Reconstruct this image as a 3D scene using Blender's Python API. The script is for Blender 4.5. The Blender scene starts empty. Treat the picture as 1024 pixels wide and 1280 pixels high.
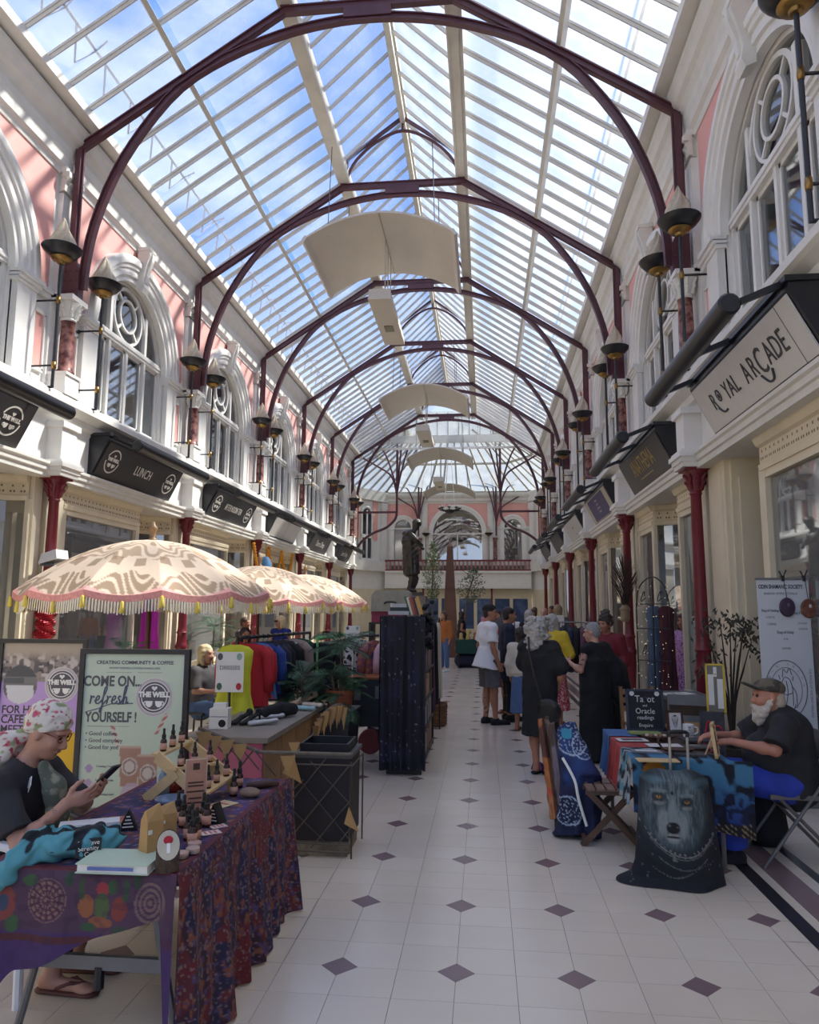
import bpy, math, random
import numpy as np
from mathutils import Matrix, Vector, Quaternion
random.seed(7)
rng = np.random.default_rng(7)
SC = bpy.context.scene
COL = SC.collection
PI = math.pi

# ------------------------------------------------------------------ camera
CAMX, CAMH = 1.62, 1.65
F, PITCH, YAW, ROLL = 903.0, .1343, .1026, .0058
def cam_axes():
    cy, sy, cp, sp = math.cos(YAW), math.sin(YAW), math.cos(PITCH), math.sin(PITCH)
    fw = Vector((-sy*cp, cy*cp, sp)); r0 = Vector((cy, sy, 0)); u0 = r0.cross(fw)
    r = r0*math.cos(ROLL) + u0*math.sin(ROLL); u = -r0*math.sin(ROLL) + u0*math.cos(ROLL)
    return r, u, fw
_r, _u, _f = cam_axes()
cam_d = bpy.data.cameras.new('camera'); cam = bpy.data.objects.new('camera', cam_d); COL.objects.link(cam)
cam_d.sensor_fit = 'HORIZONTAL'; cam_d.sensor_width = 36; cam_d.lens = F*36/1024
cam_d.clip_start = .05; cam_d.clip_end = 400
m = Matrix(((_r.x, _u.x, -_f.x), (_r.y, _u.y, -_f.y), (_r.z, _u.z, -_f.z))).to_4x4()
m.translation = (CAMX, 0, CAMH); cam.matrix_world = m
SC.camera = cam

# ------------------------------------------------------------------ light
SC.view_settings.view_transform = 'Standard'; SC.view_settings.look = 'None'
SC.view_settings.gamma = 1; SC.view_settings.use_curve_mapping = False
SC.view_settings.exposure = 0.98
SC.cycles.use_denoising = True
SC.cycles.max_bounces = 8; SC.cycles.diffuse_bounces = 5; SC.cycles.glossy_bounces = 3
SC.cycles.transparent_max_bounces = 24; SC.cycles.transmission_bounces = 4
SC.cycles.sample_clamp_indirect = 6; SC.cycles.caustics_reflective = False; SC.cycles.caustics_refractive = False
SUN_DIR = Vector((1.0, .55, 1.42)).normalized()
sun_d = bpy.data.lights.new('sun', 'SUN'); sun_d.energy = 5.6; sun_d.angle = math.radians(3.6); sun_d.color = (1, .95, .86)
sun = bpy.data.objects.new('sun', sun_d); COL.objects.link(sun)
sun.rotation_euler = SUN_DIR.to_track_quat('Z', 'Y').to_euler(); sun.location = (12, 10, 20)

def make_world():
    w = bpy.data.worlds.new('world'); SC.world = w; w.use_nodes = True
    nt = w.node_tree; nt.nodes.clear(); N = nt.nodes.new; L = nt.links.new
    out = N('ShaderNodeOutputWorld'); bg = N('ShaderNodeBackground')
    tc = N('ShaderNodeTexCoord'); sep = N('ShaderNodeSeparateXYZ'); L(tc.outputs['Generated'], sep.inputs[0])
    ramp = N('ShaderNodeValToRGB'); L(sep.outputs['Z'], ramp.inputs[0])
    cr = ramp.color_ramp; cr.elements[0].position = 0; cr.elements[0].color = (.50, .60, .76, 1)
    cr.elements[1].position = 1; cr.elements[1].color = (.07, .17, .52, 1)
    e = cr.elements.new(.45); e.color = (.13, .26, .62, 1)
    mp = N('ShaderNodeMapping'); mp.inputs['Scale'].default_value = (1.0, 1.0, 2.2); mp.inputs['Location'].default_value = (.35, .1, .2); L(tc.outputs['Generated'], mp.inputs[0])
    nz = N('ShaderNodeTexNoise'); nz.inputs['Scale'].default_value = 2.1; nz.inputs['Detail'].default_value = 7; nz.inputs['Roughness'].default_value = .58
    L(mp.outputs[0], nz.inputs['Vector'])
    r2 = N('ShaderNodeValToRGB'); r2.color_ramp.elements[0].position = .52; r2.color_ramp.elements[1].position = .84
    L(nz.outputs['Fac'], r2.inputs[0])
    mix = N('ShaderNodeMix'); mix.data_type = 'RGBA'; L(r2.outputs[0], mix.inputs[0]); L(ramp.outputs[0], mix.inputs[6]); mix.inputs[7].default_value = (.74, .79, .87, 1)
    # brighter haze round the sun
    dt = N('ShaderNodeVectorMath'); dt.operation = 'DOT_PRODUCT'; L(tc.outputs['Generated'], dt.inputs[0]); dt.inputs[1].default_value = tuple(SUN_DIR)
    mr = N('ShaderNodeMapRange'); L(dt.outputs['Value'], mr.inputs[0]); mr.inputs[1].default_value = .6; mr.inputs[2].default_value = 1; mr.inputs[4].default_value = .5
    mh = N('ShaderNodeMix'); mh.data_type = 'RGBA'; L(mr.outputs[0], mh.inputs[0]); L(mix.outputs[2], mh.inputs[6]); mh.inputs[7].default_value = (.95, .96, 1, 1); mix = mh
    # ground below the horizon
    gr = N('ShaderNodeMath'); gr.operation = 'GREATER_THAN'; gr.inputs[1].default_value = -.01; L(sep.outputs['Z'], gr.inputs[0])
    mg = N('ShaderNodeMix'); mg.data_type = 'RGBA'; L(gr.outputs[0], mg.inputs[0]); mg.inputs[6].default_value = (.25, .24, .22, 1); L(mix.outputs[2], mg.inputs[7])
    L(mg.outputs[2], bg.inputs[0]); bg.inputs[1].default_value = 1.0
    L(bg.outputs[0], out.inputs[0])
make_world()

# ------------------------------------------------------------------ materials
MATS = {}
def lin(c):
    return tuple(((x/255)/12.92 if x/255 <= .04045 else ((x/255+.055)/1.055)**2.4) for x in c)
def mat(name, rgb, rough=.6, metal=0, vary=.12, scale=6, bump=0, spec=.5, bscale=None, attr=None, rgb2=None, coat=0, thr=None, world=False):
    """Principled material with noise variation. rgb in sRGB 0..255. attr: colour attribute name; rgb2: second colour through noise."""
    if name in MATS: return MATS[name]
    m = bpy.data.materials.new(name); m.use_nodes = True; MATS[name] = m
    nt = m.node_tree; b = nt.nodes['Principled BSDF']; N = nt.nodes.new; L = nt.links.new
    c = lin(rgb)
    tc = N('ShaderNodeTexCoord'); nz = N('ShaderNodeTexNoise'); nz.inputs['Scale'].default_value = scale; nz.inputs['Detail'].default_value = 4
    L(N('ShaderNodeNewGeometry').outputs['Position'] if world else tc.outputs['Object'], nz.inputs['Vector'])
    ramp = N('ShaderNodeValToRGB'); L(nz.outputs['Fac'], ramp.inputs[0])
    lo = tuple(x*(1-vary) for x in c); hi = tuple(min(1, x*(1+vary)) for x in c)
    if rgb2: lo, hi = c, lin(rgb2)
    t0, t1 = thr or (.3, .7)
    ramp.color_ramp.elements[0].position = t0; ramp.color_ramp.elements[0].color = (*lo, 1)
    ramp.color_ramp.elements[1].position = t1; ramp.color_ramp.elements[1].color = (*hi, 1)
    if attr:
        at = N('ShaderNodeAttribute'); at.attribute_name = attr
        mx = N('ShaderNodeMix'); mx.data_type = 'RGBA'; mx.blend_type = 'MULTIPLY'; mx.inputs[0].default_value = 1
        L(at.outputs['Color'], mx.inputs[6]); L(ramp.outputs[0], mx.inputs[7]); L(mx.outputs[2], b.inputs['Base Color'])
    else: L(ramp.outputs[0], b.inputs['Base Color'])
    b.inputs['Roughness'].default_value = rough; b.inputs['Metallic'].default_value = metal
    b.inputs['Specular IOR Level'].default_value = spec; b.inputs['Coat Weight'].default_value = coat
    if bump:
        n2 = N('ShaderNodeTexNoise'); n2.inputs['Scale'].default_value = bscale or scale*4; n2.inputs['Detail'].default_value = 3
        L(tc.outputs['Object'], n2.inputs['Vector'])
        bp = N('ShaderNodeBump'); bp.inputs['Strength'].default_value = bump; bp.inputs['Distance'].default_value = .02
        L(n2.outputs['Fac'], bp.inputs['Height']); L(bp.outputs[0], b.inputs['Normal'])
    return m
def glass_mat(name, tint, refl=.12, haze=0, hazecol=(1, 1, 1), rough=.02, dirt=0):
    m = bpy.data.materials.new(name); m.use_nodes = True; MATS[name] = m
    nt = m.node_tree; nt.nodes.clear(); N = nt.nodes.new; L = nt.links.new
    out = N('ShaderNodeOutputMaterial'); tr = N('ShaderNodeBsdfTransparent'); tr.inputs[0].default_value = (*tint, 1)
    gl = N('ShaderNodeBsdfGlossy'); gl.inputs['Roughness'].default_value = rough; gl.inputs[0].default_value = (.9, .92, .95, 1)
    lw = N('ShaderNodeLayerWeight'); lw.inputs[0].default_value = .25
    mr = N('ShaderNodeMapRange'); L(lw.outputs['Fresnel'], mr.inputs[0]); mr.inputs[3].default_value = refl; mr.inputs[4].default_value = min(1, refl+.6)
    m1 = N('ShaderNodeMixShader'); L(mr.outputs[0], m1.inputs[0]); L(tr.outputs[0], m1.inputs[1]); L(gl.outputs[0], m1.inputs[2])
    if haze:
        tl = N('ShaderNodeBsdfTranslucent'); tl.inputs[0].default_value = (*hazecol, 1)
        df = N('ShaderNodeBsdfDiffuse'); df.inputs[0].default_value = (*hazecol, 1)
        m0 = N('ShaderNodeMixShader'); m0.inputs[0].default_value = .35; L(tl.outputs[0], m0.inputs[1]); L(df.outputs[0], m0.inputs[2])
        m2 = N('ShaderNodeMixShader'); L(m1.outputs[0], m2.inputs[1]); L(m0.outputs[0], m2.inputs[2])
        if dirt:
            tc = N('ShaderNodeTexCoord'); nz = N('ShaderNodeTexNoise'); nz.inputs['Scale'].default_value = 1.3; nz.inputs['Detail'].default_value = 6
            L(tc.outputs['Object'], nz.inputs['Vector'])
            rr = N('ShaderNodeMapRange'); L(nz.outputs['Fac'], rr.inputs[0]); rr.inputs[1].default_value = .35; rr.inputs[2].default_value = .75
            rr.inputs[3].default_value = haze; rr.inputs[4].default_value = haze+dirt; L(rr.outputs[0], m2.inputs[0])
        else: m2.inputs[0].default_value = haze
        L(m2.outputs[0], out.inputs[0])
    else: L(m1.outputs[0], out.inputs[0])
    return m
W = mat('white_paint', (228, 226, 222), .55, vary=.04, scale=3)
WD = mat('white_trim_paint', (222, 220, 214), .5, vary=.05, scale=5)
CRM = mat('cream_paint', (222, 210, 184), .5, vary=.05, scale=3)
PINK = mat('pink_paint', (231, 172, 164), .65, vary=.05, scale=2)
MAR = mat('maroon_iron_paint', (112, 30, 44), .35, vary=.1, scale=9)
RIB = mat('maroon_rib_paint', (86, 52, 62), .42, vary=.12, scale=6)
BLK = mat('black_metal', (30, 31, 36), .35, vary=.15, scale=10)
CHAR = mat('charcoal_board', (48, 48, 52), .5, vary=.08, scale=6)
BRASS = mat('brass', (150, 120, 70), .35, metal=.9, vary=.2)
MARB = mat('brown_marble', (82, 40, 40), .25, rgb2=(176, 126, 116), scale=9, thr=(.4, .72))
STONE = mat('flame_plaster', (196, 184, 164), .75, vary=.12, scale=20, bump=.3)
BAR = mat('glazing_bar_paint', (200, 195, 184), .6, vary=.08, scale=3)
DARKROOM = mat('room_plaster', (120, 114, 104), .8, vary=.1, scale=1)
SHOPIN = mat('shop_plaster', (176, 168, 150), .8, vary=.08, scale=1)
GLASS = glass_mat('roof_glass', (.93, .96, .98), .03, .12, (1, .97, .92), .05, .24)
WGLASS = glass_mat('window_glass', (.86, .88, .88), .14, .05, (.6, .62, .62), .02)
SGLASS = glass_mat('shop_window_glass', (.9, .91, .9), .34, .2, (.8, .8, .78), .02)

# ------------------------------------------------------------------ mesh helpers
def basis(ax):
    ax = Vector(ax).normalized()
    a = Vector((0, 0, 1)) if abs(ax.z) < .9 else Vector((1, 0, 0))
    u = a.cross(ax).normalized(); return u, ax.cross(u), ax
class MB:
    def __init__(s, T=None, flip=False): s.v = []; s.f = []; s.T = T; s.flip = flip; s.c = None
    def add(s, vs, fs):
        o = len(s.v)
        s.v += [tuple(p) for p in (map(s.T, vs) if s.T else vs)]
        s.f += [tuple(i+o for i in (reversed(f) if s.flip else f)) for f in fs]
    def box(s, x0, x1, y0, y1, z0, z1):
        if x0 > x1: x0, x1 = x1, x0
        if y0 > y1: y0, y1 = y1, y0
        if z0 > z1: z0, z1 = z1, z0
        s.add([(x0,y0,z0),(x1,y0,z0),(x1,y1,z0),(x0,y1,z0),(x0,y0,z1),(x1,y0,z1),(x1,y1,z1),(x0,y1,z1)],
              [(3,2,1,0),(4,5,6,7),(0,1,5,4),(1,2,6,5),(2,3,7,6),(3,0,4,7)]); return s
    def bar(s, a, b, w, h, up=(0, 0, 1)):
        """rectangular bar from a to b; w across, h along up"""
        a, b = Vector(a), Vector(b); d = (b-a).normalized(); up = Vector(up)
        x = d.cross(up); x = x.normalized() if x.length > 1e-6 else basis(d)[0]; z = x.cross(d)
        vs = [p + x*i*w/2 + z*k*h/2 for p in (a, b) for i, k in ((-1,-1),(1,-1),(1,1),(-1,1))]
        s.add(vs, [(3,2,1,0),(4,5,6,7),(0,1,5,4),(1,2,6,5),(2,3,7,6),(3,0,4,7)]); return s
    def prism(s, poly, axis, a0, a1):
        """poly: 2D outline (ccw looking down the axis); axis 'x': (y,z), 'y': (x,z), 'z': (x,y)"""
        n = len(poly)
        f3 = {'x': lambda p, a: (a, p[0], p[1]), 'y': lambda p, a: (p[0], a, p[1]), 'z': lambda p, a: (p[0], p[1], a)}[axis]
        vs = [f3(p, a0) for p in poly] + [f3(p, a1) for p in poly]
        fs = [tuple(reversed(range(n))), tuple(range(n, 2*n))] + [(i, (i+1) % n, n+(i+1) % n, n+i) for i in range(n)]
        if axis == 'y': fs = [tuple(reversed(f)) for f in fs]
        s.add(vs, fs); return s
    def tube(s, path, r, n=8, caps=True, sq=None):
        P = [Vector(p) for p in path]; m_ = len(P); R = r if isinstance(r, (list, tuple)) else [r]*m_
        vs = []; fs = []; u = None
        for i, p in enumerate(P):
            t = (P[min(i+1, m_-1)] - P[max(i-1, 0)]).normalized()
            if u is None: u = basis(t)[0]
            u = (u - t*u.dot(t)); u = u.normalized() if u.length > 1e-6 else basis(t)[0]
            w = t.cross(u)
            for k in range(n):
                a = 2*PI*k/n; vs.append(p + (u*math.cos(a) + w*math.sin(a))*R[i])
        for i in range(m_-1):
            for k in range(n): fs.append((i*n+k, i*n+(k+1) % n, (i+1)*n+(k+1) % n, (i+1)*n+k))
        if caps: fs += [tuple(reversed(range(n))), tuple(range((m_-1)*n, m_*n))]
        s.add(vs, fs); return s
    def lathe(s, prof, n=16, c=(0, 0, 0), sx=1, sy=1):
        vs = []; fs = []; m_ = len(prof)
        for r, z in prof:
            for k in range(n):
                a = 2*PI*k/n; vs.append((c[0]+r*math.cos(a)*sx, c[1]+r*math.sin(a)*sy, c[2]+z))
        for i in range(m_-1):
            for k in range(n): fs.append((i*n+k, i*n+(k+1) % n, (i+1)*n+(k+1) % n, (i+1)*n+k))
        fs += [tuple(reversed(range(n))), tuple(range((m_-1)*n, m_*n))]
        s.add(vs, fs); return s
    def grid(s, fn, nu, nv, thick=0):
        vs = [fn(i/nu, j/nv) for j in range(nv+1) for i in range(nu+1)]
        fs = [(j*(nu+1)+i, j*(nu+1)+i+1, (j+1)*(nu+1)+i+1, (j+1)*(nu+1)+i) for j in range(nv) for i in range(nu)]
        s.add(vs, fs); return s
    def ball(s, c, r, n=10, m_=6):
        rr = r if isinstance(r, (list, tuple)) else (r, r, r)
        vs = [(c[0], c[1], c[2]-rr[2])]; fs = []
        for j in range(1, m_):
            t = PI*j/m_
            for k in range(n): a = 2*PI*k/n; vs.append((c[0]+rr[0]*math.sin(t)*math.cos(a), c[1]+rr[1]*math.sin(t)*math.sin(a), c[2]-rr[2]*math.cos(t)))
        vs.append((c[0], c[1], c[2]+rr[2])); e = len(vs)-1
        for k in range(n): fs.append((0, 1+(k+1) % n, 1+k)); fs.append((e, 1+(m_-2)*n+k, 1+(m_-2)*n+(k+1) % n))
        for j in range(m_-2):
            for k in range(n): fs.append((1+j*n+k, 1+j*n+(k+1) % n, 1+(j+1)*n+(k+1) % n, 1+(j+1)*n+k))
        s.add(vs, fs); return s
    def ring(s, cy, cz, prof, a0=0, a1=PI, n=24, closed=False):
        """sweep a closed (r, d) profile around centre (y=cy, z=cz); d is the x coordinate"""
        m_ = len(prof); vs = []; fs = []
        for i in range(n+1):
            a = a0+(a1-a0)*i/n
            for r, d in prof: vs.append((d, cy+r*math.cos(a), cz+r*math.sin(a)))
        for i in range(n):
            for k in range(m_): fs.append((i*m_+k, (i+1)*m_+k, (i+1)*m_+(k+1) % m_, i*m_+(k+1) % m_))
        if not closed: fs += [tuple(range(m_)), tuple(reversed(range(n*m_, (n+1)*m_)))]
        s.add(vs, fs); return s
    def mesh(s, name, mt=None, smooth=False, angle=None):
        me = bpy.data.meshes.new(name); me.from_pydata(s.v, [], s.f)
        if mt: me.materials.append(mt)
        if smooth:
            me.shade_smooth()
            if angle: me.set_sharp_from_angle(angle=angle)
        me.update(); return me
    def build(s, name, mt, parent=None, smooth=False, angle=None, loc=None, rz=0):
        return link(name, s.mesh(name, mt, smooth, angle), parent, loc, rz)
def link(name, data, parent=None, loc=None, rz=0):
    o = bpy.data.objects.new(name, data); COL.objects.link(o)
    if parent is not None: o.parent = parent
    if loc is not None: o.location = loc
    if rz: o.rotation_euler = (0, 0, rz)
    return o
def tag(o, label=None, cat=None, group=None, kind=None):
    if label: o['label'] = label
    if cat: o['category'] = cat
    if group: o['group'] = group
    if kind: o['kind'] = kind
    return o
def thing(name, label, cat, loc=(0, 0, 0), rz=0, group=None):
    o = link(name, None, None, loc, rz); o.empty_display_size = .1
    return tag(o, label, cat, group)
def copy_tree(o, parent=None, loc=None, rz=None, label=None):
    c = o.copy(); COL.objects.link(c)
    if parent is not None: c.parent = parent
    if loc is not None: c.location = loc
    if rz is not None: c.rotation_euler = (0, 0, rz)
    if label: c['label'] = label
    for ch in list(o.children): copy_tree(ch, c)
    return c
def struct(name, data=None, parent=None, loc=None):
    o = link(name, data, parent, loc)
    if parent is None: o['kind'] = 'structure'
    return o
def text(txt, size, mt, parent, mtx, name='lettering', align='CENTER', ext=.0015, sx=1, spacing=1, bold=0):
    cu = bpy.data.curves.new(name, 'FONT'); cu.body = txt; cu.size = size; cu.align_x = align; cu.align_y = 'CENTER'
    cu.extrude = ext; cu.space_character = spacing; cu.offset = bold; cu.resolution_u = 3
    cu.materials.append(mt); o = bpy.data.objects.new(name, cu); COL.objects.link(o); o.parent = parent
    o.matrix_local = mtx @ Matrix.Diagonal((sx, 1, 1, 1)); return o
def frame_mtx(o, xdir, ydir):
    x = Vector(xdir).normalized(); y = Vector(ydir).normalized(); z = x.cross(y)
    m_ = Matrix(((x.x, y.x, z.x), (x.y, y.y, z.y), (x.z, y.z, z.z))).to_4x4(); m_.translation = o; return m_
def smooth_path(pts, n=6):
    P = [Vector(p) for p in pts]; out = []
    for i in range(len(P)-1):
        a, b, c, d = P[max(i-1, 0)], P[i], P[i+1], P[min(i+2, len(P)-1)]
        for k in range(n):
            t = k/n
            out.append(.5*((2*b) + (c-a)*t + (2*a-5*b+4*c-d)*t*t + (3*b-a-3*c+d)*t**3))
    out.append(P[-1]); return out
ORD = ['first', 'second', 'third', 'fourth', 'fifth', 'sixth', 'seventh', 'eighth', 'ninth', 'tenth']

def AT(px, py, Y):
    """the point at distance Y down the nave behind a pixel of the photograph"""
    d = _f+_r*((px-512)/F)+_u*((640-py)/F); t = Y/d.y; return Vector((CAMX+d.x*t, Y, CAMH+d.z*t))
def ATZ(px, py, Z):
    d = _f+_r*((px-512)/F)+_u*((640-py)/F); t = (Z-CAMH)/d.z; return Vector((CAMX+d.x*t, d.y*t, Z))
# ------------------------------------------------------------------ the arcade
WX, Y0, BL = 4.48, 9.355, 4.521
def YC(n): return Y0 + BL*n
HB = BL/2
YEND = YC(5)            # last nave column
YB = -6.0               # nave behind the camera
def side_T(s, y=0):
    return (lambda p: (s*(WX-p[0]), p[1]+y, p[2])), s > 0
def SMB(s, y=0):
    T, fl = side_T(s, y); return MB(T, fl)
def SPRISM(mb, poly, y0, y1):      # moulding profile (d, z) along y
    mb.prism(poly, 'y', y0, y1); return mb
SIDE = {-1: 'left', 1: 'right'}

# ---- floor: tiles 2 x 3 to a diamond
TX, TY = .5434/2, .7612/3
FX0, FY0 = -.6835+CAMX, 3.5722
floor = struct('floor', MB().box(-8.2, 8.2, YB, 46.5, -.2, -.006).mesh('floor', mat('grout', (150, 142, 132), .7)))
def floor_mat(name, rgb, rgb2, rough):
    m_ = mat(name, rgb, rough, rgb2=rgb2, scale=1.1, spec=.6, world=True)
    nt = m_.node_tree; b = nt.nodes['Principled BSDF']
    n2 = nt.nodes.new('ShaderNodeTexNoise'); n2.inputs['Scale'].default_value = 2.2; n2.inputs['Detail'].default_value = 5
    tc = nt.nodes.new('ShaderNodeNewGeometry'); nt.links.new(tc.outputs['Position'], n2.inputs['Vector'])
    mr = nt.nodes.new('ShaderNodeMapRange'); mr.inputs[3].default_value = rough-.05; mr.inputs[4].default_value = rough+.08
    nt.links.new(n2.outputs['Fac'], mr.inputs[0]); nt.links.new(mr.outputs[0], b.inputs['Roughness'])
    return m_
TILE = floor_mat('floor_tile', (212, 200, 182), (224, 212, 194), .2)
TILE2 = floor_mat('floor_tile_pale', (216, 204, 187), (226, 215, 198), .2)
DIA = floor_mat('diamond_tile', (120, 98, 100), (134, 112, 113), .24)
def tile_mesh(nm, w, h, mt, b=.0012):
    mb = MB(); x, y = w/2-b, h/2-b
    mb.add([(-x-.0008, -y-.0008, -.006), (x+.0008, -y-.0008, -.006), (x+.0008, y+.0008, -.006), (-x-.0008, y+.0008, -.006), (-x, -y, 0), (x, -y, 0), (x, y, 0), (-x, y, 0)],
           [(4,5,6,7),(0,1,5,4),(1,2,6,5),(2,3,7,6),(3,0,4,7)])
    return mb.mesh(nm, mt)
tm = [tile_mesh('tile', TX, TY, TILE), tile_mesh('tile', TX, TY, TILE2)]
dm_mb = MB(); dm_mb.lathe([(.087, -.003), (.087, .0006), (.0855, .001)], 4)
dm = dm_mb.mesh('diamond_tile', DIA)
rest = MB(); cand = []
BANDX = 3.245
for i in range(-20, 9):
    for j in range(-36, 170):
        x, y = FX0+(i+.5)*TX, FY0+(j+.5)*TY
        if x < -3.2 or y > 44.5 or y < YB or x-TX/2 > BANDX-.01: continue
        if x+TX/2 > BANDX: x1 = BANDX
        else: x1 = x+TX/2
        vis = y > 2.3 and (x > .62 or y > 5.2 or (x > -1 and y < 3.6 and y > 2.2)) and -1.0 < x < 3.2 and y < 10.5 and x1 == x+TX/2
        cand.append((0 if vis else 1, math.hypot(x-CAMX, y), x, y, x1, (i*7+j*3) % 5 == 0))
cand.sort()
for q, (v, d_, x, y, x1, alt) in enumerate(cand):
    if q < 300: link('tile', tm[1 if alt else 0], floor, (x, y, 0))
    else:
        x0 = x-TX/2
        rest.add([(x0+.002, y-TY/2+.002, 0), (x1-.002, y-TY/2+.002, 0), (x1-.002, y+TY/2-.002, 0), (x0+.002, y+TY/2-.002, 0)], [(0, 1, 2, 3)])
tag(rest.build('far_tiles', TILE, floor), kind='stuff')
drest = MB(); cand = []
for i in range(-7, 5):
    for j in range(-12, 54):
        x, y = FX0+i*2*TX, FY0+j*3*TY
        if x > 3.13 or x < -3.1: continue
        cand.append((0 if y > 2 and -1 < x else 1, y, x))
cand.sort()
for q, (v, y, x) in enumerate(cand):
    if q < 110: link('diamond_tile', dm, floor, (x, y, 0))
    else: drest.add([(x-.087, y, .001), (x, y-.087, .001), (x+.087, y, .001), (x, y+.087, .001)], [(0, 1, 2, 3)])
tag(drest.build('far_diamond_tiles', DIA, floor), kind='stuff')
BB = floor_mat('border_black_tile', (34, 32, 40), (46, 44, 52), .28)
for s in (1, -1):
    for nm, a, b, mt in (('border_strip_black', 3.25, 3.335, BB), ('border_strip_mauve', 3.40, 3.565, DIA), ('border_strip_black', 3.65, 3.715, BB)):
        MB().box(s*a, s*b, YB, 33, -.005, .0008).build(nm, mt, floor)
    for a, b in ((3.335, 3.40), (3.565, 3.65)):
        mb = MB(); y = YB
        while y < 33: mb.box(s*a+s*.002, s*b-s*.002, y+.002, y+.5, -.005, 0); y += .502
        mb.build('border_tiles', TILE, floor)
    mb = MB(); y = YB
    while y < 44:
        x = 3.717
        while x < 8: mb.add([(s*x+.002*s, y+.002, 0), (s*(x+.298), y+.002, 0), (s*(x+.298), y+.298, 0), (s*x+.002*s, y+.298, 0)], [(0, 1, 2, 3) if s > 0 else (3, 2, 1, 0)]); x += .3
        y += .3
    tag(mb.build('walkway_tiles', TILE, floor), kind='stuff')

# ---- upper walls with arched windows
def arch_wall(mb, y0, y1, z0, z1, hw, zs, zsill, r, cy, n=20, depth=.25):
    q = lambda a, b, c, d: mb.add([a, b, c, d], [(0, 1, 2, 3)])
    R = lambda ya, yb, za, zb: q((0, ya, za), (0, yb, za), (0, yb, zb), (0, ya, zb))
    R(y0, cy-hw, z0, z1); R(cy+hw, y1, z0, z1); R(cy-hw, cy+hw, z0, zsill)
    A = [(cy+hw*math.cos(PI*i/n), zs+r*math.sin(PI*i/n)) for i in range(n+1)]
    for i in range(n):
        (ya, za), (yb, zb) = A[i], A[i+1]
        q((0, yb, zb), (0, ya, za), (0, ya, z1), (0, yb, z1))
        q((0, ya, za), (0, yb, zb), (-depth, yb, zb), (-depth, ya, za))
    q((0, cy-hw, zsill), (0, cy-hw, zs), (-depth, cy-hw, zs), (-depth, cy-hw, zsill))
    q((0, cy+hw, zs), (0, cy+hw, zsill), (-depth, cy+hw, zsill), (-depth, cy+hw, zs))
    q((0, cy-hw, zsill), (-depth, cy-hw, zsill), (-depth, cy+hw, zsill), (0, cy+hw, zsill))
ZS, RW, RO, ZSILL = 6.05, 1.27, 1.66, 4.7
CORNICE = [(-.05, 7.9), (.03, 7.9), (.05, 7.98), (.1, 8.02), (.1, 8.16), (.12, 8.2), (.12, 8.32), (.18, 8.4), (.24, 8.44), (.28, 8.52), (.31, 8.56), (.31, 8.64), (.18, 8.68), (.18, 8.82), (-.3, 8.9), (-.3, 7.9)]
SILLC = [(-.1, 4.2), (.12, 4.2), (.15, 4.27), (.2, 4.3), (.22, 4.38), (.32, 4.43), (.36, 4.46), (.36, 4.54), (.3, 4.6), (-.1, 4.64)]
ARCHI = [(-.15, 3.42), (.2, 3.42), (.2, 3.49), (.23, 3.5), (.23, 3.56), (.26, 3.58), (.26, 3.62), (.14, 3.64), (-.15, 3.64)]
walls = {}
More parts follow.
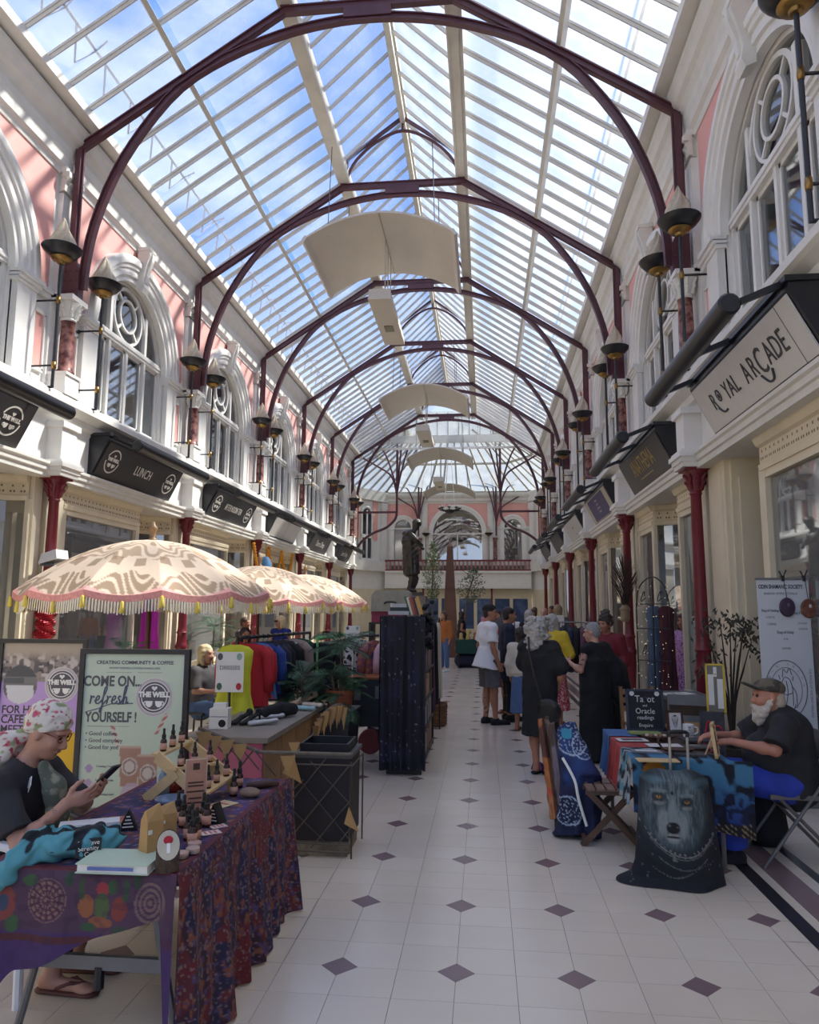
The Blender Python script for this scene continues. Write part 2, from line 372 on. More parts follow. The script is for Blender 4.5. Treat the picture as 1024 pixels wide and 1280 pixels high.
for s in (-1, 1):
    mb = SMB(s)
    for k in range(6): arch_wall(mb, YC(k-1), YC(k), 4.6, 9.0, RW, ZS, ZSILL, RW, YC(k-1)+HB)
    mb.box(-.25, 0, YB, YC(-1), 3.4, 9.0)                              # plain stretch behind the camera
    mb.box(-.25, .12, YB, YEND, 3.6, 4.22)                              # fascia
    w = walls[s] = struct('wall_'+SIDE[s], mb.mesh('wall_'+SIDE[s], W))
    for nm, prof in (('cornice', CORNICE), ('sill_cornice', SILLC), ('architrave', ARCHI)):
        SPRISM(SMB(s), prof, YB, YEND+.3).build(nm, WD, w)
    SMB(s).box(-3.6, -.1, YB, YEND+.3, 3.435, 3.46).build('soffit', W, w)
    # plain pieces that repeat once a bay
    T0 = SMB(s)
    sp = SMB(s); n = 40; ys = [-2.02+4.04*i/n for i in range(n+1)]
    bot = [max(6.1, ZS+math.sqrt(max(0, (RO-.03)**2-y*y)) if abs(y) < RO else 6.1) for y in ys]
    for i in range(n):
        ya, yb = ys[i], ys[i+1]
        sp.add([(.012, ya, bot[i]), (.012, yb, bot[i+1]), (.012, yb, 7.92), (.012, ya, 7.92)], [(0, 1, 2, 3)])
    spm = sp.mesh('pink_panel', PINK)
    am = SMB(s).ring(0, ZS, [(1.24, -.05), (1.24, .05), (1.33, .05), (1.335, .09), (1.38, .1), (1.45, .085), (1.46, .12), (1.52, .125), (1.53, .155), (1.6, .16), (1.67, .13), (1.68, .08), (1.68, -.05)][::-1], n=32)
    amesh = am.mesh('archivolt', W, True, .6)
    ks = SMB(s); ks.prism([(.05, 7.2), (.16, 7.16), (.2, 7.25), (.17, 7.4), (.2, 7.55), (.24, 7.72), (.28, 7.84), (.25, 7.95), (.05, 7.97)], 'y', -.1, .1)
    ks.prism([(.05, 7.3), (.2, 7.34), (.22, 7.52), (.29, 7.74), (.3, 7.88), (.05, 7.93)], 'y', -.04, .04)
    ks.prism([(.05, 7.92), (.28, 7.92), (.29, 7.97), (.05, 7.99)], 'y', -.12, .12)
    ksm = ks.mesh('keystone', WD)
    pl = SMB(s)
    for q in (-1, 1):
        pl.box(-.02, .09, q*1.27, q*1.67, 4.64, 5.9)
        for zz, dd in ((5.89, .11), (5.94, .14), (5.99, .17)): pl.box(-.02, dd, q*1.24, q*(1.67+dd-.1), zz, zz+.06)
        pl.box(-.02, .05, q*1.67, q*2.05, 5.95, 6.08); pl.box(-.02, .08, q*1.67, q*2.05, 6.03, 6.08)
        # frame of the small pink panel
        for ya, yb, za, zb in ((1.72, 1.755, 4.9, 5.7), (1.965, 2.0, 4.9, 5.7), (1.72, 2.0, 4.87, 4.92), (1.72, 2.0, 5.68, 5.73)): pl.box(0, .035, q*ya, q*yb, za, zb)
    plm = pl.mesh('pilaster', W)
    pp = SMB(s)
    for q in (-1, 1): pp.box(0, .012, q*1.755, q*1.965, 4.92, 5.68)
    ppm = pp.mesh('small_pink_panel', PINK)
    for k in range(6):
        y = YC(k-1)+HB
        for nm, me in (('pink_panel', spm), ('archivolt', amesh), ('keystone', ksm), ('pilaster', plm), ('small_pink_panel', ppm)):
            link(nm, me, w, (0, y, 0))
    # pieces at each column line
    up = SMB(s)
    up.box(-.02, .05, -.22, .22, 4.64, 6.0); up.box(-.02, .08, -.15, .15, 6.0, 7.62)
    up.box(-.02, .12, -.2, .2, 6.0, 6.1); up.box(-.02, .13, -.2, .2, 7.92, 8.0)
    up.box(0, .34, -.19, .19, 4.6, 4.7); up.box(0, .32, -.17, .17, 4.7, 4.88); up.box(0, .34, -.19, .19, 4.88, 4.92)
    up.box(0, .36, -.2, .2, 5.98, 6.05)
    upm = up.mesh('column_pilaster', W)
    lf = SMB(s)
    def leafcap(z0, z1, d, w_, nn):                                    # acanthus capital of curled leaves
        for row in range(2):
            for i in range(nn):
                y = -w_+2*w_*(i+.5*(row+1) % 1 if row else i)/(nn-1) if nn > 1 else 0
                za = z0+(z1-z0)*row*.45
                lf.prism([(d-.03, za), (d+.02, za), (d+.03, za+(z1-z0)*.35), (d+.07, za+(z1-z0)*.5), (d+.05, za+(z1-z0)*.55), (d-.03, za+(z1-z0)*.5)], 'y', y-.035, y+.035)
        lf.box(0, d+.02, -w_, w_, z0, z1)
        for q in (-1, 1): lf.box(d-.02, d+.09, q*(w_+.02)-.03, q*(w_+.02)+.03, z1-.1, z1-.02)
    leafcap(7.64, 7.94, .09, .15, 4)
    lfm = lf.mesh('leaf_capital', WD)
    mc = MB(); mc.lathe([(.12, 4.92), (.13, 4.95), (.11, 4.98), (.098, 5.0), (.1, 5.3), (.09, 5.68), (.1, 5.7)], 16); mcm = mc.mesh('marble_shaft', MARB, True, .7)
    lc = MB(); lc.lathe([(.095, 5.7), (.11, 5.72), (.1, 5.75), (.11, 5.84), (.16, 5.95), (.16, 5.98)], 14)
    for i in range(8):
        a = i*PI/4; c_, s_ = math.cos(a), math.sin(a)
        for zz, rr in ((5.76, .105), (5.85, .125)): lc.tube([(c_*rr, s_*rr, zz), (c_*(rr+.02), s_*(rr+.02), zz+.07), (c_*(rr+.055), s_*(rr+.055), zz+.1), (c_*(rr+.05), s_*(rr+.05), zz+.08)], [.022, .025, .018, .01], 5)
    lcm = lc.mesh('shaft_capital', WD, True, .6)
    bl = SMB(s); bl.box(0, .34, -.18, .18, 3.62, 4.22)
    for za, zb, dd in ((3.44, 3.5, .38), (3.5, 3.56, .40), (3.56, 3.62, .43), (3.62, 3.66, .4)): bl.box(0, dd, -.18-dd+.34, .18+dd-.34, za, zb)
    bl.box(0, .38, -.22, .22, 4.12, 4.2)
    blm = bl.mesh('fascia_block', W)
    for n in range(-1, 6):
        y = YC(n)
        for nm, me in (('column_pilaster', upm), ('leaf_capital', lfm), ('fascia_block', blm)): link(nm, me, w, (0, y, 0))
        link('marble_shaft', mcm, w, (s*(WX-.2), y, 0)); link('shaft_capital', lcm, w, (s*(WX-.2), y, 0))
    # rooms behind
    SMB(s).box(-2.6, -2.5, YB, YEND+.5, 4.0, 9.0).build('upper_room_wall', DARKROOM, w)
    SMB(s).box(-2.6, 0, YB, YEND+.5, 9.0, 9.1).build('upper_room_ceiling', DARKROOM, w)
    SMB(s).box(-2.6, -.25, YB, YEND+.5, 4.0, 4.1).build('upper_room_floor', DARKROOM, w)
    SMB(s).box(-3.6, -3.5, YB, YEND+.5, -.1, 4.0).build('shop_back_wall', SHOPIN, w)
    for n in range(-1, 6):
        SMB(s).box(-3.5, -.1, YC(n)-.06, YC(n)+.06, 0, 3.42).build('shop_party_wall', SHOPIN, w)
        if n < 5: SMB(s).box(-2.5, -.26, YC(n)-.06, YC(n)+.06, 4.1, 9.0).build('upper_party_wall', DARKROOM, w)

# ---- arched windows
def window_meshes(s):
    d = -.14; fr = SMB(s)
    fr.ring(0, ZS, [(1.2, d-.05), (1.27, d-.05), (1.27, d+.06), (1.2, d+.06)], n=28)
    for q in (-1, 1): fr.box(d-.05, d+.06, q*1.2, q*1.27, ZSILL, ZS)
    fr.box(d-.05, d+.06, -1.27, 1.27, ZSILL, ZSILL+.09)
    fr.box(d-.05, d+.08, -1.27, 1.27, 6.1, 6.24); fr.box(d-.05, d+.1, -1.27, 1.27, 6.15, 6.19)
    for q in (-1, 1):
        fr.box(d-.05, d+.07, q*.585, q*.655, ZSILL+.05, 6.12); fr.box(d-.05, d+.07, q*.58, q*.66, 6.2, 6.95)
    fr.box(d-.04, d+.05, -.035, .035, ZSILL+.05, 6.12)
    # lights have inner casements
    for ya, yb in ((-1.2, -.68), (-.56, -.035), (.035, .56), (.68, 1.2)):
        for a, b in ((ya, ya+.04), (yb-.04, yb)): fr.box(d-.03, d+.02, a, b, ZSILL+.09, 6.1)
        fr.box(d-.03, d+.02, ya, yb, ZSILL+.09, ZSILL+.14); fr.box(d-.03, d+.02, ya, yb, 6.05, 6.1)
    # inner arch over the middle pair and ring tracery
    fr.ring(0, 6.6, [(.575, d-.04), (.63, d-.04), (.63, d+.05), (.575, d+.05)], n=20)
    rg = SMB(s); zc = 6.74
    for r0, r1 in ((.47, .51), (.26, .30)):
        rg.ring(0, zc, [(r0, d-.03), (r1, d-.03), (r1, d+.04), (r0, d+.04)], 0, 2*PI, 28, True)
    for i in range(4):
        a = PI/4+i*PI/2; c_, s_ = math.cos(a), math.sin(a)
        rg.bar((d, .29*c_, zc+.29*s_), (d, .48*c_, zc+.48*s_), .04, .06, (1, 0, 0))
    panes = []
    for ya, yb in ((-1.2, -.68), (-.56, -.035), (.035, .56), (.68, 1.2)):
        panes.append(SMB(s).box(d-.012, d, ya, yb, ZSILL+.09, 6.1).mesh('pane', WGLASS))
    def fan(y0, y1, zlow, rad, cz, nn=12):
        ys = [y0+(y1-y0)*i/nn for i in range(nn+1)]; mb = SMB(s)
        for i in range(nn):
            ya, yb = ys[i], ys[i+1]
            za = cz+math.sqrt(max(0, rad*rad-ya*ya)); zb = cz+math.sqrt(max(0, rad*rad-yb*yb))
            mb.add([(d, ya, zlow), (d, yb, zlow), (d, yb, max(zlow+.001, zb)), (d, ya, max(zlow+.001, za))], [(0, 1, 2, 3)])
        return mb.mesh('pane', WGLASS)
    panes += [fan(-1.22, -.62, 6.2, 1.24, ZS), fan(-.62, .62, 6.2, 1.24, ZS, 20), fan(.62, 1.22, 6.2, 1.24, ZS)]
    sl = SMB(s).box(-.2, .06, -1.29, 1.29, ZSILL-.08, ZSILL)
    return fr.mesh('window_frame', W), rg.mesh('ring_tracery', W, True, .7), panes, sl.mesh('window_sill', WD)
wn = 1
for s in (-1, 1):
    fm, rm, pm, sm = window_meshes(s)
    for k in range(6):
        o = struct('window_%d' % wn, fm, None, (0, YC(k-1)+HB, 0)); wn += 1
        link('ring_tracery', rm, o); link('window_sill', sm, o)
        for p_ in pm: link('pane', p_, o)

# ---- shopfronts
FRET = mat('fretwork_dark', (128, 112, 84), .7)
def shop_cornice(mb, dk, path):
    """entablature along a path of (d, y) points, outwards on the left of the walk"""
    P = [Vector((p[0], p[1])) for p in path]; prof = [(0, 3.08), (.05, 3.08), (.06, 3.14), (.03, 3.16), (.03, 3.32), (.07, 3.34), (.1, 3.4), (.1, 3.43), (0, 3.43)]
    N_ = []
    for i in range(len(P)):
        t = (P[min(i+1, len(P)-1)]-P[max(i-1, 0)]).normalized(); N_.append(Vector((t.y, -t.x)))
    m_ = len(prof); vs = []; fs = []
    for p, nn in zip(P, N_):
        for o, z in prof: vs.append((p.x+nn.x*o, p.y+nn.y*o, z))
    for i in range(len(P)-1):
        for k in range(m_): fs.append((i*m_+k, i*m_+(k+1) % m_, (i+1)*m_+(k+1) % m_, (i+1)*m_+k))
    fs += [tuple(range(m_)), tuple(reversed(range((len(P)-1)*m_, len(P)*m_)))]
    mb.add(vs, fs)
    for i in range(len(P)-1):                                           # fretted flowers in the frieze
        seg = P[i+1]-P[i]; l = seg.length; t = seg/l; nn = Vector((t.y, -t.x)); q = max(1, int(l/.105))
        for k in range(q):
            c = P[i]+seg*(k+.5)/q+nn*.031
            for dz, dt in ((.04, 0), (-.035, -.022), (-.035, .022)):
                a = c+t*(dt-.012); b = c+t*(dt+.012)
                dk.add([(a.x, a.y, 3.24+dz-.014), (b.x, b.y, 3.24+dz-.014), (b.x, b.y, 3.24+dz+.014), (a.x, a.y, 3.24+dz+.014)], [(0, 1, 2, 3)])
dn = 1
def shopfront(s, k, segs):
    global wn, dn
    y = YC(k-1)+HB
    for sg in segs:
        kind, ya, yb = sg[:3]
        if kind == 'win':
            fr = SMB(s); dk = SMB(s); d = -.02
            shop_cornice(fr, dk, [(d, ya), (d, yb)])
            fr.box(d-.08, d+.04, ya, yb, 0, .12); fr.box(d-.06, d, ya, yb, .12, .5); fr.box(d-.08, d+.05, ya, yb, .48, .55)
            nm_ = sg[3]
            for i in range(nm_+1):
                yy = ya+(yb-ya)*i/nm_; h = .035 if 0 < i < nm_ else .05
                yy = min(max(yy, ya+h), yb-h)
                fr.box(d-.06, d+.035, yy-h, yy+h, .5, 3.1)
            fr.box(d-.06, d+.03, ya, yb, 3.0, 3.1)
            o = struct('window_%d' % wn, fr.mesh('shop_window', CRM), None, (0, y, 0)); wn += 1
            link('fretwork', dk.mesh('fretwork', FRET), o)
            for i in range(nm_):
                a = ya+(yb-ya)*i/nm_; b = ya+(yb-ya)*(i+1)/nm_
                SMB(s).box(d-.03, d-.02, a+.02, b-.02, .52, 3.05).build('pane', SGLASS, o)
        elif kind == 'recess':
            fr = SMB(s); dk = SMB(s)
            dd = -1.15
            # far return: a curved window
            R_ = .55; path = [(-.02, yb), (-.02, yb-.0)]
            pts = [(-.02-R_+R_*math.cos(a), yb-.05-R_*1.0+R_*0+R_*(1-math.sin(a))-R_*0) for a in [PI/2*i/6 for i in range(7)]]
            pts = [(-.02-R_*math.sin(a), yb-R_*.9*(1-math.cos(a))) for a in [PI/2*i/6 for i in range(7)]]+[(dd, yb-R_*.9)]
            if len(sg) > 3: pts = [(-.02, yb), (dd, yb)]; fr.box(dd-.2, -.02, yb-.02, yb+.05, 0, 3.44); fr.box(dd, -.1, yb-.05, yb-.02, .3, 3.2)
            else: shop_cornice(fr, dk, pts[::-1])
            gl = SMB(s)
            for i in range(len(pts)-1 if len(sg) < 4 else 0):
                a, b = pts[i], pts[i+1]
                fr.add([(a[0], a[1], 0), (b[0], b[1], 0), (b[0], b[1], .52), (a[0], a[1], .52)], [(3, 2, 1, 0)])
                gl.add([(a[0], a[1], .52), (b[0], b[1], .52), (b[0], b[1], 3.08), (a[0], a[1], 3.08)], [(3, 2, 1, 0)])
            for i in (0, 6, 7) if len(sg) < 4 else (): fr.box(pts[i][0]-.03, pts[i][0]+.03, pts[i][1]-.035, pts[i][1]+.035, .5, 3.1)
            # near return: flat glass and posts
            fr.box(dd, -.02, ya, ya+.04, 0, .52); fr.box(dd, -.02, ya-.02, ya+.05, 3.08, 3.42)
            for q in (-.04, dd): fr.box(q-.03, q+.04, ya-.02, ya+.05, .5, 3.1)
            gl.box(dd, -.04, ya+.01, ya+.02, .52, 3.08)
            o = struct('window_%d' % wn, fr.mesh('shop_entrance', CRM), None, (0, y, 0)); wn += 1
            link('fretwork', dk.mesh('fretwork', FRET), o); link('curved_pane', gl.mesh('curved_pane', SGLASS), o)
            yf = yb-(R_*.9 if len(sg) < 4 else .02)
            SMB(s).box(dd-.08, dd, ya, yf, 2.55, 3.44).build('fanlight_panel', CRM, o)
            dr = SMB(s)
            for a, b, za, zb in ((ya, ya+.13, 0, 2.5), (yf-.13, yf, 0, 2.5), (ya, yf, 0, .75), (ya, yf, 2.38, 2.55)): dr.box(dd-.06, dd-.01, a, b, za, zb)
            do = struct('door_%d' % dn, dr.mesh('door_frame', CRM), None, (0, y, 0)); dn += 1
            SMB(s).box(dd-.04, dd-.03, ya+.1, yf-.1, .75, 2.4).build('pane', SGLASS, do)
            SMB(s).box(dd-.01, dd+.05, yf-.2, yf-.17, .95, 1.25).build('handle', BRASS, do)
        else:                                                           # cream pilaster
            fr = SMB(s); fr.box(-.35, .04, ya, yb, 0, 3.44); fr.box(-.35, .07, ya-.02, yb+.02, 0, .25)
            if yb-ya > .3: fr.box(0, .06, ya+.08, yb-.08, .3, 3.3)
            fr.build('cream_pilaster', CRM, walls[s], loc=(0, y, 0))
for k in range(6):
    if k == 0:
        shopfront(1, k, [('win', -2.2, .55, 2), ('recess', .6, 1.55, 1), ('pil', 1.58, 2.2)])
    else:
        shopfront(1, k, [('pil', -2.2, -1.95), ('win', -1.95, -.72, 1), ('recess', -.72, .85), ('win', .85, 2.0, 1), ('pil', 2.02, 2.2)])
    shopfront(-1, k, [('pil', -2.2, -1.8), ('win', -1.77, .58, 1), ('recess', .58, 2.0), ('pil', 2.02, 2.2)])
for s in (-1, 1): SMB(s).box(-.35, 0, YB, YC(-1), 0, 3.44).build('plain_front', CRM, walls[s])

# ---- cast-iron columns
cm = MB(); cm.lathe([(.14, 0), (.14, .08), (.115, .1), (.12, .16), (.105, .2), (.1, .85), (.115, .88), (.12, .92), (.1, .96), (.095, 1.0), (.088, 1.15), (.105, 1.18), (.088, 1.21), (.08, 1.3), (.066, 3.1), (.08, 3.12), (.07, 3.15)], 16)
cmesh = cm.mesh('shaft', MAR, True, .7)
cc = MB(); cc.lathe([(.068, 3.13), (.09, 3.2), (.1, 3.32), (.15, 3.4), (.15, 3.43)], 14); cc.box(-.16, .16, -.16, .16, 3.41, 3.45)
for i in range(8):
    a = i*PI/4; c_, s_ = math.cos(a), math.sin(a)
    for zz, rr in ((3.17, .075), (3.26, .09)): cc.tube([(c_*rr, s_*rr, zz), (c_*(rr+.02), s_*(rr+.02), zz+.07), (c_*(rr+.06), s_*(rr+.06), zz+.1), (c_*(rr+.05), s_*(rr+.05), zz+.075)], [.02, .024, .016, .008], 5)
ccm = cc.mesh('capital', MAR, True, .6)
for s in (-1, 1):
    for n in range(0, 6):
        o = thing('iron_column', 'slender maroon iron column under the %s-hand shops, %s from the front' % (SIDE[s], ORD[n]), 'column', (s*4.3, YC(n), 0))
        o['kind'] = 'thing'; link('shaft', cmesh, o); link('capital', ccm, o)

# ---- roof ribs
def rib_meshes():
    out = []
    for s in (-1, 1):
        po = MB(); po.box(s*4.28-.04, s*4.28+.04, -.06, .06, 6.05, 8.36); po.box(s*4.28-.07, s*4.28+.07, -.015, .015, 6.05, 8.36)
        po.prism([(s*4.36, 6.05), (s*4.13, 6.05), (s*4.13, 6.45), (s*4.19, 6.6), (s*4.36, 6.6)][::-s], 'y', -.07, .07)
        out.append(('post', po))
        rv = MB()
        for zz in (6.15, 6.3, 6.45):
            for dx in (4.17, 4.25, 4.33): rv.ball((s*dx, -.072, zz), .012, 5, 4)
        out.append(('rivets', rv))
        ra = MB(); ra.bar((s*4.3, 0, 8.38), (s*1.25, 0, 10.4), .045, .11); ra.bar((s*4.3, 0, 8.44), (s*1.25, 0, 10.46), .1, .018); ra.bar((s*4.3, 0, 8.33), (s*1.25, 0, 10.35), .1, .018)
        out.append(('rafter', ra))
        gu = MB(); gu.prism([(s*3.05, 9.24), (s*2.1, 9.86), (s*2.2, 9.72), (s*2.5, 9.5)][::s], 'y', -.02, .02); out.append(('gusset', gu))
    cb = MB(); cb.box(-1.3, 1.3, -.03, .03, 10.36, 10.46); cb.box(-1.3, 1.3, -.055, .055, 10.45, 10.47); cb.box(-1.3, 1.3, -.05, .05, 10.35, 10.365); cb.box(-.35, .35, -.05, .05, 10.2, 10.36)
    out.append(('crown_beam', cb))
    half = [(4.1, 6.2), (4.08, 6.6), (3.98, 7.2), (3.72, 7.95), (3.32, 8.65), (2.78, 9.3), (2.1, 9.72), (1.3, 10.02), (.6, 10.16), (0, 10.2)]
    full = [(-x, z) for x, z in half[:-1]] + half[::-1]
    P = smooth_path([(x, 0, z) for x, z in full], 3)
    ar = MB()
    for i in range(len(P)-1):
        t = (P[i+1]-P[i]).normalized(); up = Vector((-t.z, 0, t.x)); e = t*.012
        ar.bar(P[i]-e, P[i+1]+e, .04, .09, up); ar.bar(P[i]+up*.045-e, P[i+1]+up*.045+e, .095, .018, up); ar.bar(P[i]-up*.045-e, P[i+1]-up*.045+e, .095, .018, up)
    out.append(('arch', ar))
    lt = MB(); sb = [(-1.22, 0, 10.5), (-1.16, 0, 11.05), (0, 0, 11.92), (1.16, 0, 11.05), (1.22, 0, 10.5)]
    for a, b in zip(sb, sb[1:]): lt.bar(a, b, .05, .08, (0, 1, 0))
    lt.tube(smooth_path([(-1.17, 0, 10.62), (-.98, 0, 11.0), (-.55, 0, 11.4), (0, 0, 11.62), (.55, 0, 11.4), (.98, 0, 11.0), (1.17, 0, 10.62)], 4), .032, 6)
    lt.bar((0, 0, 11.6), (0, 0, 11.9), .04, .04, (0, 1, 0))
    out.append(('lantern_arch', lt))
    return [(nm, mb.mesh(nm, RIB)) for nm, mb in out]
rms = rib_meshes()
for n in range(-1, 6):
    o = thing('roof_rib', 'maroon iron roof rib spanning the nave, %s from the front' % ORD[n+1], 'roof rib', (0, YC(n), 0))
    for nm, me in rms:
        q = link(nm, me, o)
        if nm == 'rivets': q['kind'] = 'stuff'

# ---- glazed roof
ceil = struct('ceiling', MB().box(-.09, .09, YB, YEND+1, 11.98, 12.1).mesh('ridge_beam', BAR))
MB().box(-.05, .05, YB, YEND+1, 11.78, 11.98).build('ridge_board', BAR, ceil)
NB = 9
for s in (-1, 1):
    pb = MB(); pb.box(s*1.13, s*1.3, YB, YEND+1, 10.48, 10.72); pb.box(s*1.11, s*1.15, YB, YEND+1, 10.46, 10.54); pb.box(s*1.26, s*1.36, YB, YEND+1, 10.52, 10.62); pb.box(s*1.16, s*1.2, YB, YEND+1, 10.72, 10.9)
    pb.build('purlin', BAR, ceil)
    MB().bar((s*2.76, YB, 9.55), (s*2.76, YEND+1, 9.55), .07, .16, (s*.55, 0, .83)).build('middle_purlin', BAR, ceil)
    MB().box(s*4.0, s*4.5, YB, YEND+1, 8.68, 8.82).build('gutter', WD, ceil)
    gr = MB(); gr.tube([(s*3.75, YB, 9.42), (s*3.75, YEND, 9.42)], .022, 6)
    for k in range(0, 48 if s < 0 else 0):
        y = YB+.9+k*BL/NB*1.5
        if y > YEND: break
        gr.tube([(s*3.75, y-.25, 9.42), (s*3.9, y, 9.05), (s*3.75, y+.25, 9.42), (s*3.45, y, 9.33)], .015, 4)
    gr.build('gutter_rail', mat('galvanised', (140, 146, 156), .5, .3), ceil)
    brm = MB(); brm.bar((s*4.22, 0, 8.74), (s*1.28, 0, 10.72), .042, .035, (0, 0, 1)); brm.bar((s*4.22, 0, 8.71), (s*1.28, 0, 10.69), .018, .09, (0, 0, 1)); bme = brm.mesh('glazing_bar', BAR)
    lbm = MB(); lbm.bar((s*1.2, 0, 10.86), (s*.04, 0, 11.98), .036, .06, (0, 0, 1)); lme = lbm.mesh('lantern_bar', BAR)
    def pane_me(a, b):
        mb = MB(); w_ = BL/NB/2-.012
        mb.add([(a[0], -w_, a[1]), (b[0], -w_, b[1]), (b[0], w_, b[1]), (a[0], w_, a[1])], [(0, 1, 2, 3) if s > 0 else (3, 2, 1, 0)])
        return mb.mesh('glass_pane', GLASS)
    pms = [pane_me((s*4.3, 8.72), (s*2.8, 9.73)), pane_me((s*2.72, 9.785), (s*1.25, 10.77)), pane_me((s*1.2, 10.9), (s*.05, 12.02))]
    rb = MB(); rg_ = MB()
    y = YC(-1)
    for i in range(-40, 64):
        y = YC(-1)+(i+.5)*BL/NB
        if y < YB or y > YEND+1: continue
        if 0 <= i < 48:
            link('glazing_bar', bme, ceil, (0, y, 0)); link('lantern_bar', lme, ceil, (0, y, 0))
            for pm_ in pms: link('glass_pane', pm_, ceil, (0, y+BL/NB/2, 0))
        else:
            rb.bar((s*4.22, y, 8.74), (s*1.28, y, 10.72), .055, .11); rb.bar((s*1.2, y, 10.86), (s*.04, y, 11.98), .045, .08)
            h = BL/NB/2-.012; yy = y+BL/NB/2
            for a, b in (((4.3, 8.72), (1.25, 10.77)), ((1.2, 10.9), (.05, 12.02))):
                rg_.add([(s*a[0], yy-h, a[1]), (s*b[0], yy-h, b[1]), (s*b[0], yy+h, b[1]), (s*a[0], yy+h, a[1])], [(0, 1, 2, 3)])
    tag(rb.build('other_glazing_bars', BAR, ceil), kind='stuff'); tag(rg_.build('other_glass_panes', GLASS, ceil), kind='stuff')
# ------------------------------------------------------------------ signs, awnings, torches, panels
WHT = mat('white_lettering', (232, 230, 224), .5, vary=.03)
DKL = mat('dark_lettering', (58, 58, 66), .5, vary=.03)
GLD = mat('gold_lettering', (186, 160, 104), .45, vary=.05)
SGW = mat('sign_white_board', (214, 211, 206), .45, vary=.03)
SGP = mat('sign_purple_board', (84, 74, 118), .5, vary=.05)
SGG = mat('sign_grey_board', (76, 74, 76), .4, vary=.08, scale=4)
def disc(r, z=0, n=28, r0=None):
    mb = MB()
    if r0 is None: mb.add([(r*math.cos(2*PI*i/n), r*math.sin(2*PI*i/n), z) for i in range(n)], [tuple(range(n))])
    else:
        mb.add([(q*math.cos(2*PI*i/n), q*math.sin(2*PI*i/n), z) for q in (r0, r) for i in range(n)], [(i, n+i, n+(i+1) % n, (i+1) % n) for i in range(n)])
    return mb
def badge(parent, mtx, r, inv=False, cups=True):
    """round badge: ring, name across, two cups and a heart"""
    pale, dark = (WHT, CHAR)
    if inv:
        o = disc(r*1.02, .0).build('badge_ground', mat('badge_cream', (216, 208, 204), .6, vary=.03), parent); o.matrix_local = mtx
        o = disc(r*.86, .0006, r0=r*.98).build('badge_ring', mat('badge_pale_ring', (188, 178, 178), .6, vary=.03), parent); o.matrix_local = mtx
        o = disc(r*.80, .001).build('badge_disc', mat('badge_grey', (92, 86, 92), .6, vary=.03), parent); o.matrix_local = mtx
        o = disc(r*.71, .0015, r0=r*.66).build('badge_ring', pale, parent); o.matrix_local = mtx
        bd = MB(); bd.box(-r*.84, r*.84, -r*.02, r*.26, .001, .002); o = bd.build('badge_band', MATS['badge_grey'], parent); o.matrix_local = mtx
    else:
        o = disc(r, .001, r0=r*.88).build('badge_ring', pale, parent); o.matrix_local = mtx
        bd = MB(); bd.box(-r*1.02, r*1.02, -r*.05, r*.33, .0012, .0018); o = bd.build('badge_band', dark, parent); o.matrix_local = mtx
    tx = text('THE WELL', r*.36, pale, parent, mtx @ Matrix.Translation((0, r*.13, .003)), 'badge_lettering', bold=.006*r/.1*.4)
    mb = MB()
    for q in (-1, 1):
        c = q*r*.26; w = r*.2
        mb.prism([(c-w, -r*.2), (c-w*.8, -r*.42), (c-w*.3, -r*.52), (c+w*.3, -r*.52), (c+w*.8, -r*.42), (c+w, -r*.2)], 'z', .0015, .003)
        h = [(c+q*w*(1+.45*math.sin(PI*i/6)), -r*(.22+.2*i/6), .002) for i in range(7)]; mb.tube(h, r*.03, 4)
    hx, hy, hs = 0, r*.48, r*.16
    mb.prism([(hx, hy-hs), (hx+hs, hy), (hx+hs*.8, hy+hs*.5), (hx+hs*.35, hy+hs*.55), (hx, hy+hs*.2), (hx-hs*.35, hy+hs*.55), (hx-hs*.8, hy+hs*.5), (hx-hs, hy)], 'z', .0015, .003)
    o = mb.build('badge_cups', pale, parent); o.matrix_local = mtx; o['kind'] = 'stuff'
def shop_sign(s, k, label, board, texts, logos=False, frame=BLK, panels=None, ground=None):
    y = YC(k-1)+HB; t = thing('shop_sign', label, 'sign', (0, y, 0))
    SMB(s).prism([(.12, 3.66), (.17, 3.66), (.44, 4.2), (.44, 4.25), (.12, 4.25)], 'y', -1.38, 1.38).build('sign_box', frame, t)
    tb, bb = Vector((s*(WX-.44), 0, 4.2)), Vector((s*(WX-.17), 0, 3.66))
    up = (tb-bb).normalized(); h = (tb-bb).length; xd = Vector((0, -s, 0)); nrm = xd.cross(up); c = (tb+bb)/2+nrm*.006
    M_ = frame_mtx(c, xd, up)
    fb = MB().box(-1.33, 1.33, -h/2+.03, h/2-.03, 0, .012).build('sign_board', board, t); fb.matrix_local = M_
    if ground is not None:
        q = MB().box(-.98, .98, -h/2+.05, h/2-.05, .012, .016).build('sign_panel', ground, t); q.matrix_local = M_
    for (tx, sz, mt, ox, oy, sx, sp) in texts: text(tx, sz, mt, t, M_ @ Matrix.Translation((ox, oy, .018)), sx=sx, spacing=sp, ext=.002)
    if logos:
        for q in (-1, 1): badge(fb, Matrix.Translation((q*1.02, 0, .012)), .2)
    if panels:
        for x in panels: q = MB().box(x-.004, x+.004, -h/2+.03, h/2-.03, .012, .0135).build('board_joint', DKL, t); q.matrix_local = M_
    return t, M_, h
shop_sign(-1, 0, 'dark shop sign with round cup badge at the left edge of the view', CHAR, [], True)
shop_sign(-1, 1, 'dark shop sign reading LUNCH between two round badges', CHAR, [('LUNCH', .23, WHT, 0, 0, .74, 1.05)], True)
shop_sign(-1, 2, 'dark shop sign reading AFTERNOON TEA between two round badges', CHAR, [('AFTERNOON TEA', .21, WHT, 0, 0, .64, 1.0)], True)
shop_sign(-1, 3, 'blank white two-panel shop sign in a black box above the left shops', SGW, [], panels=[0])
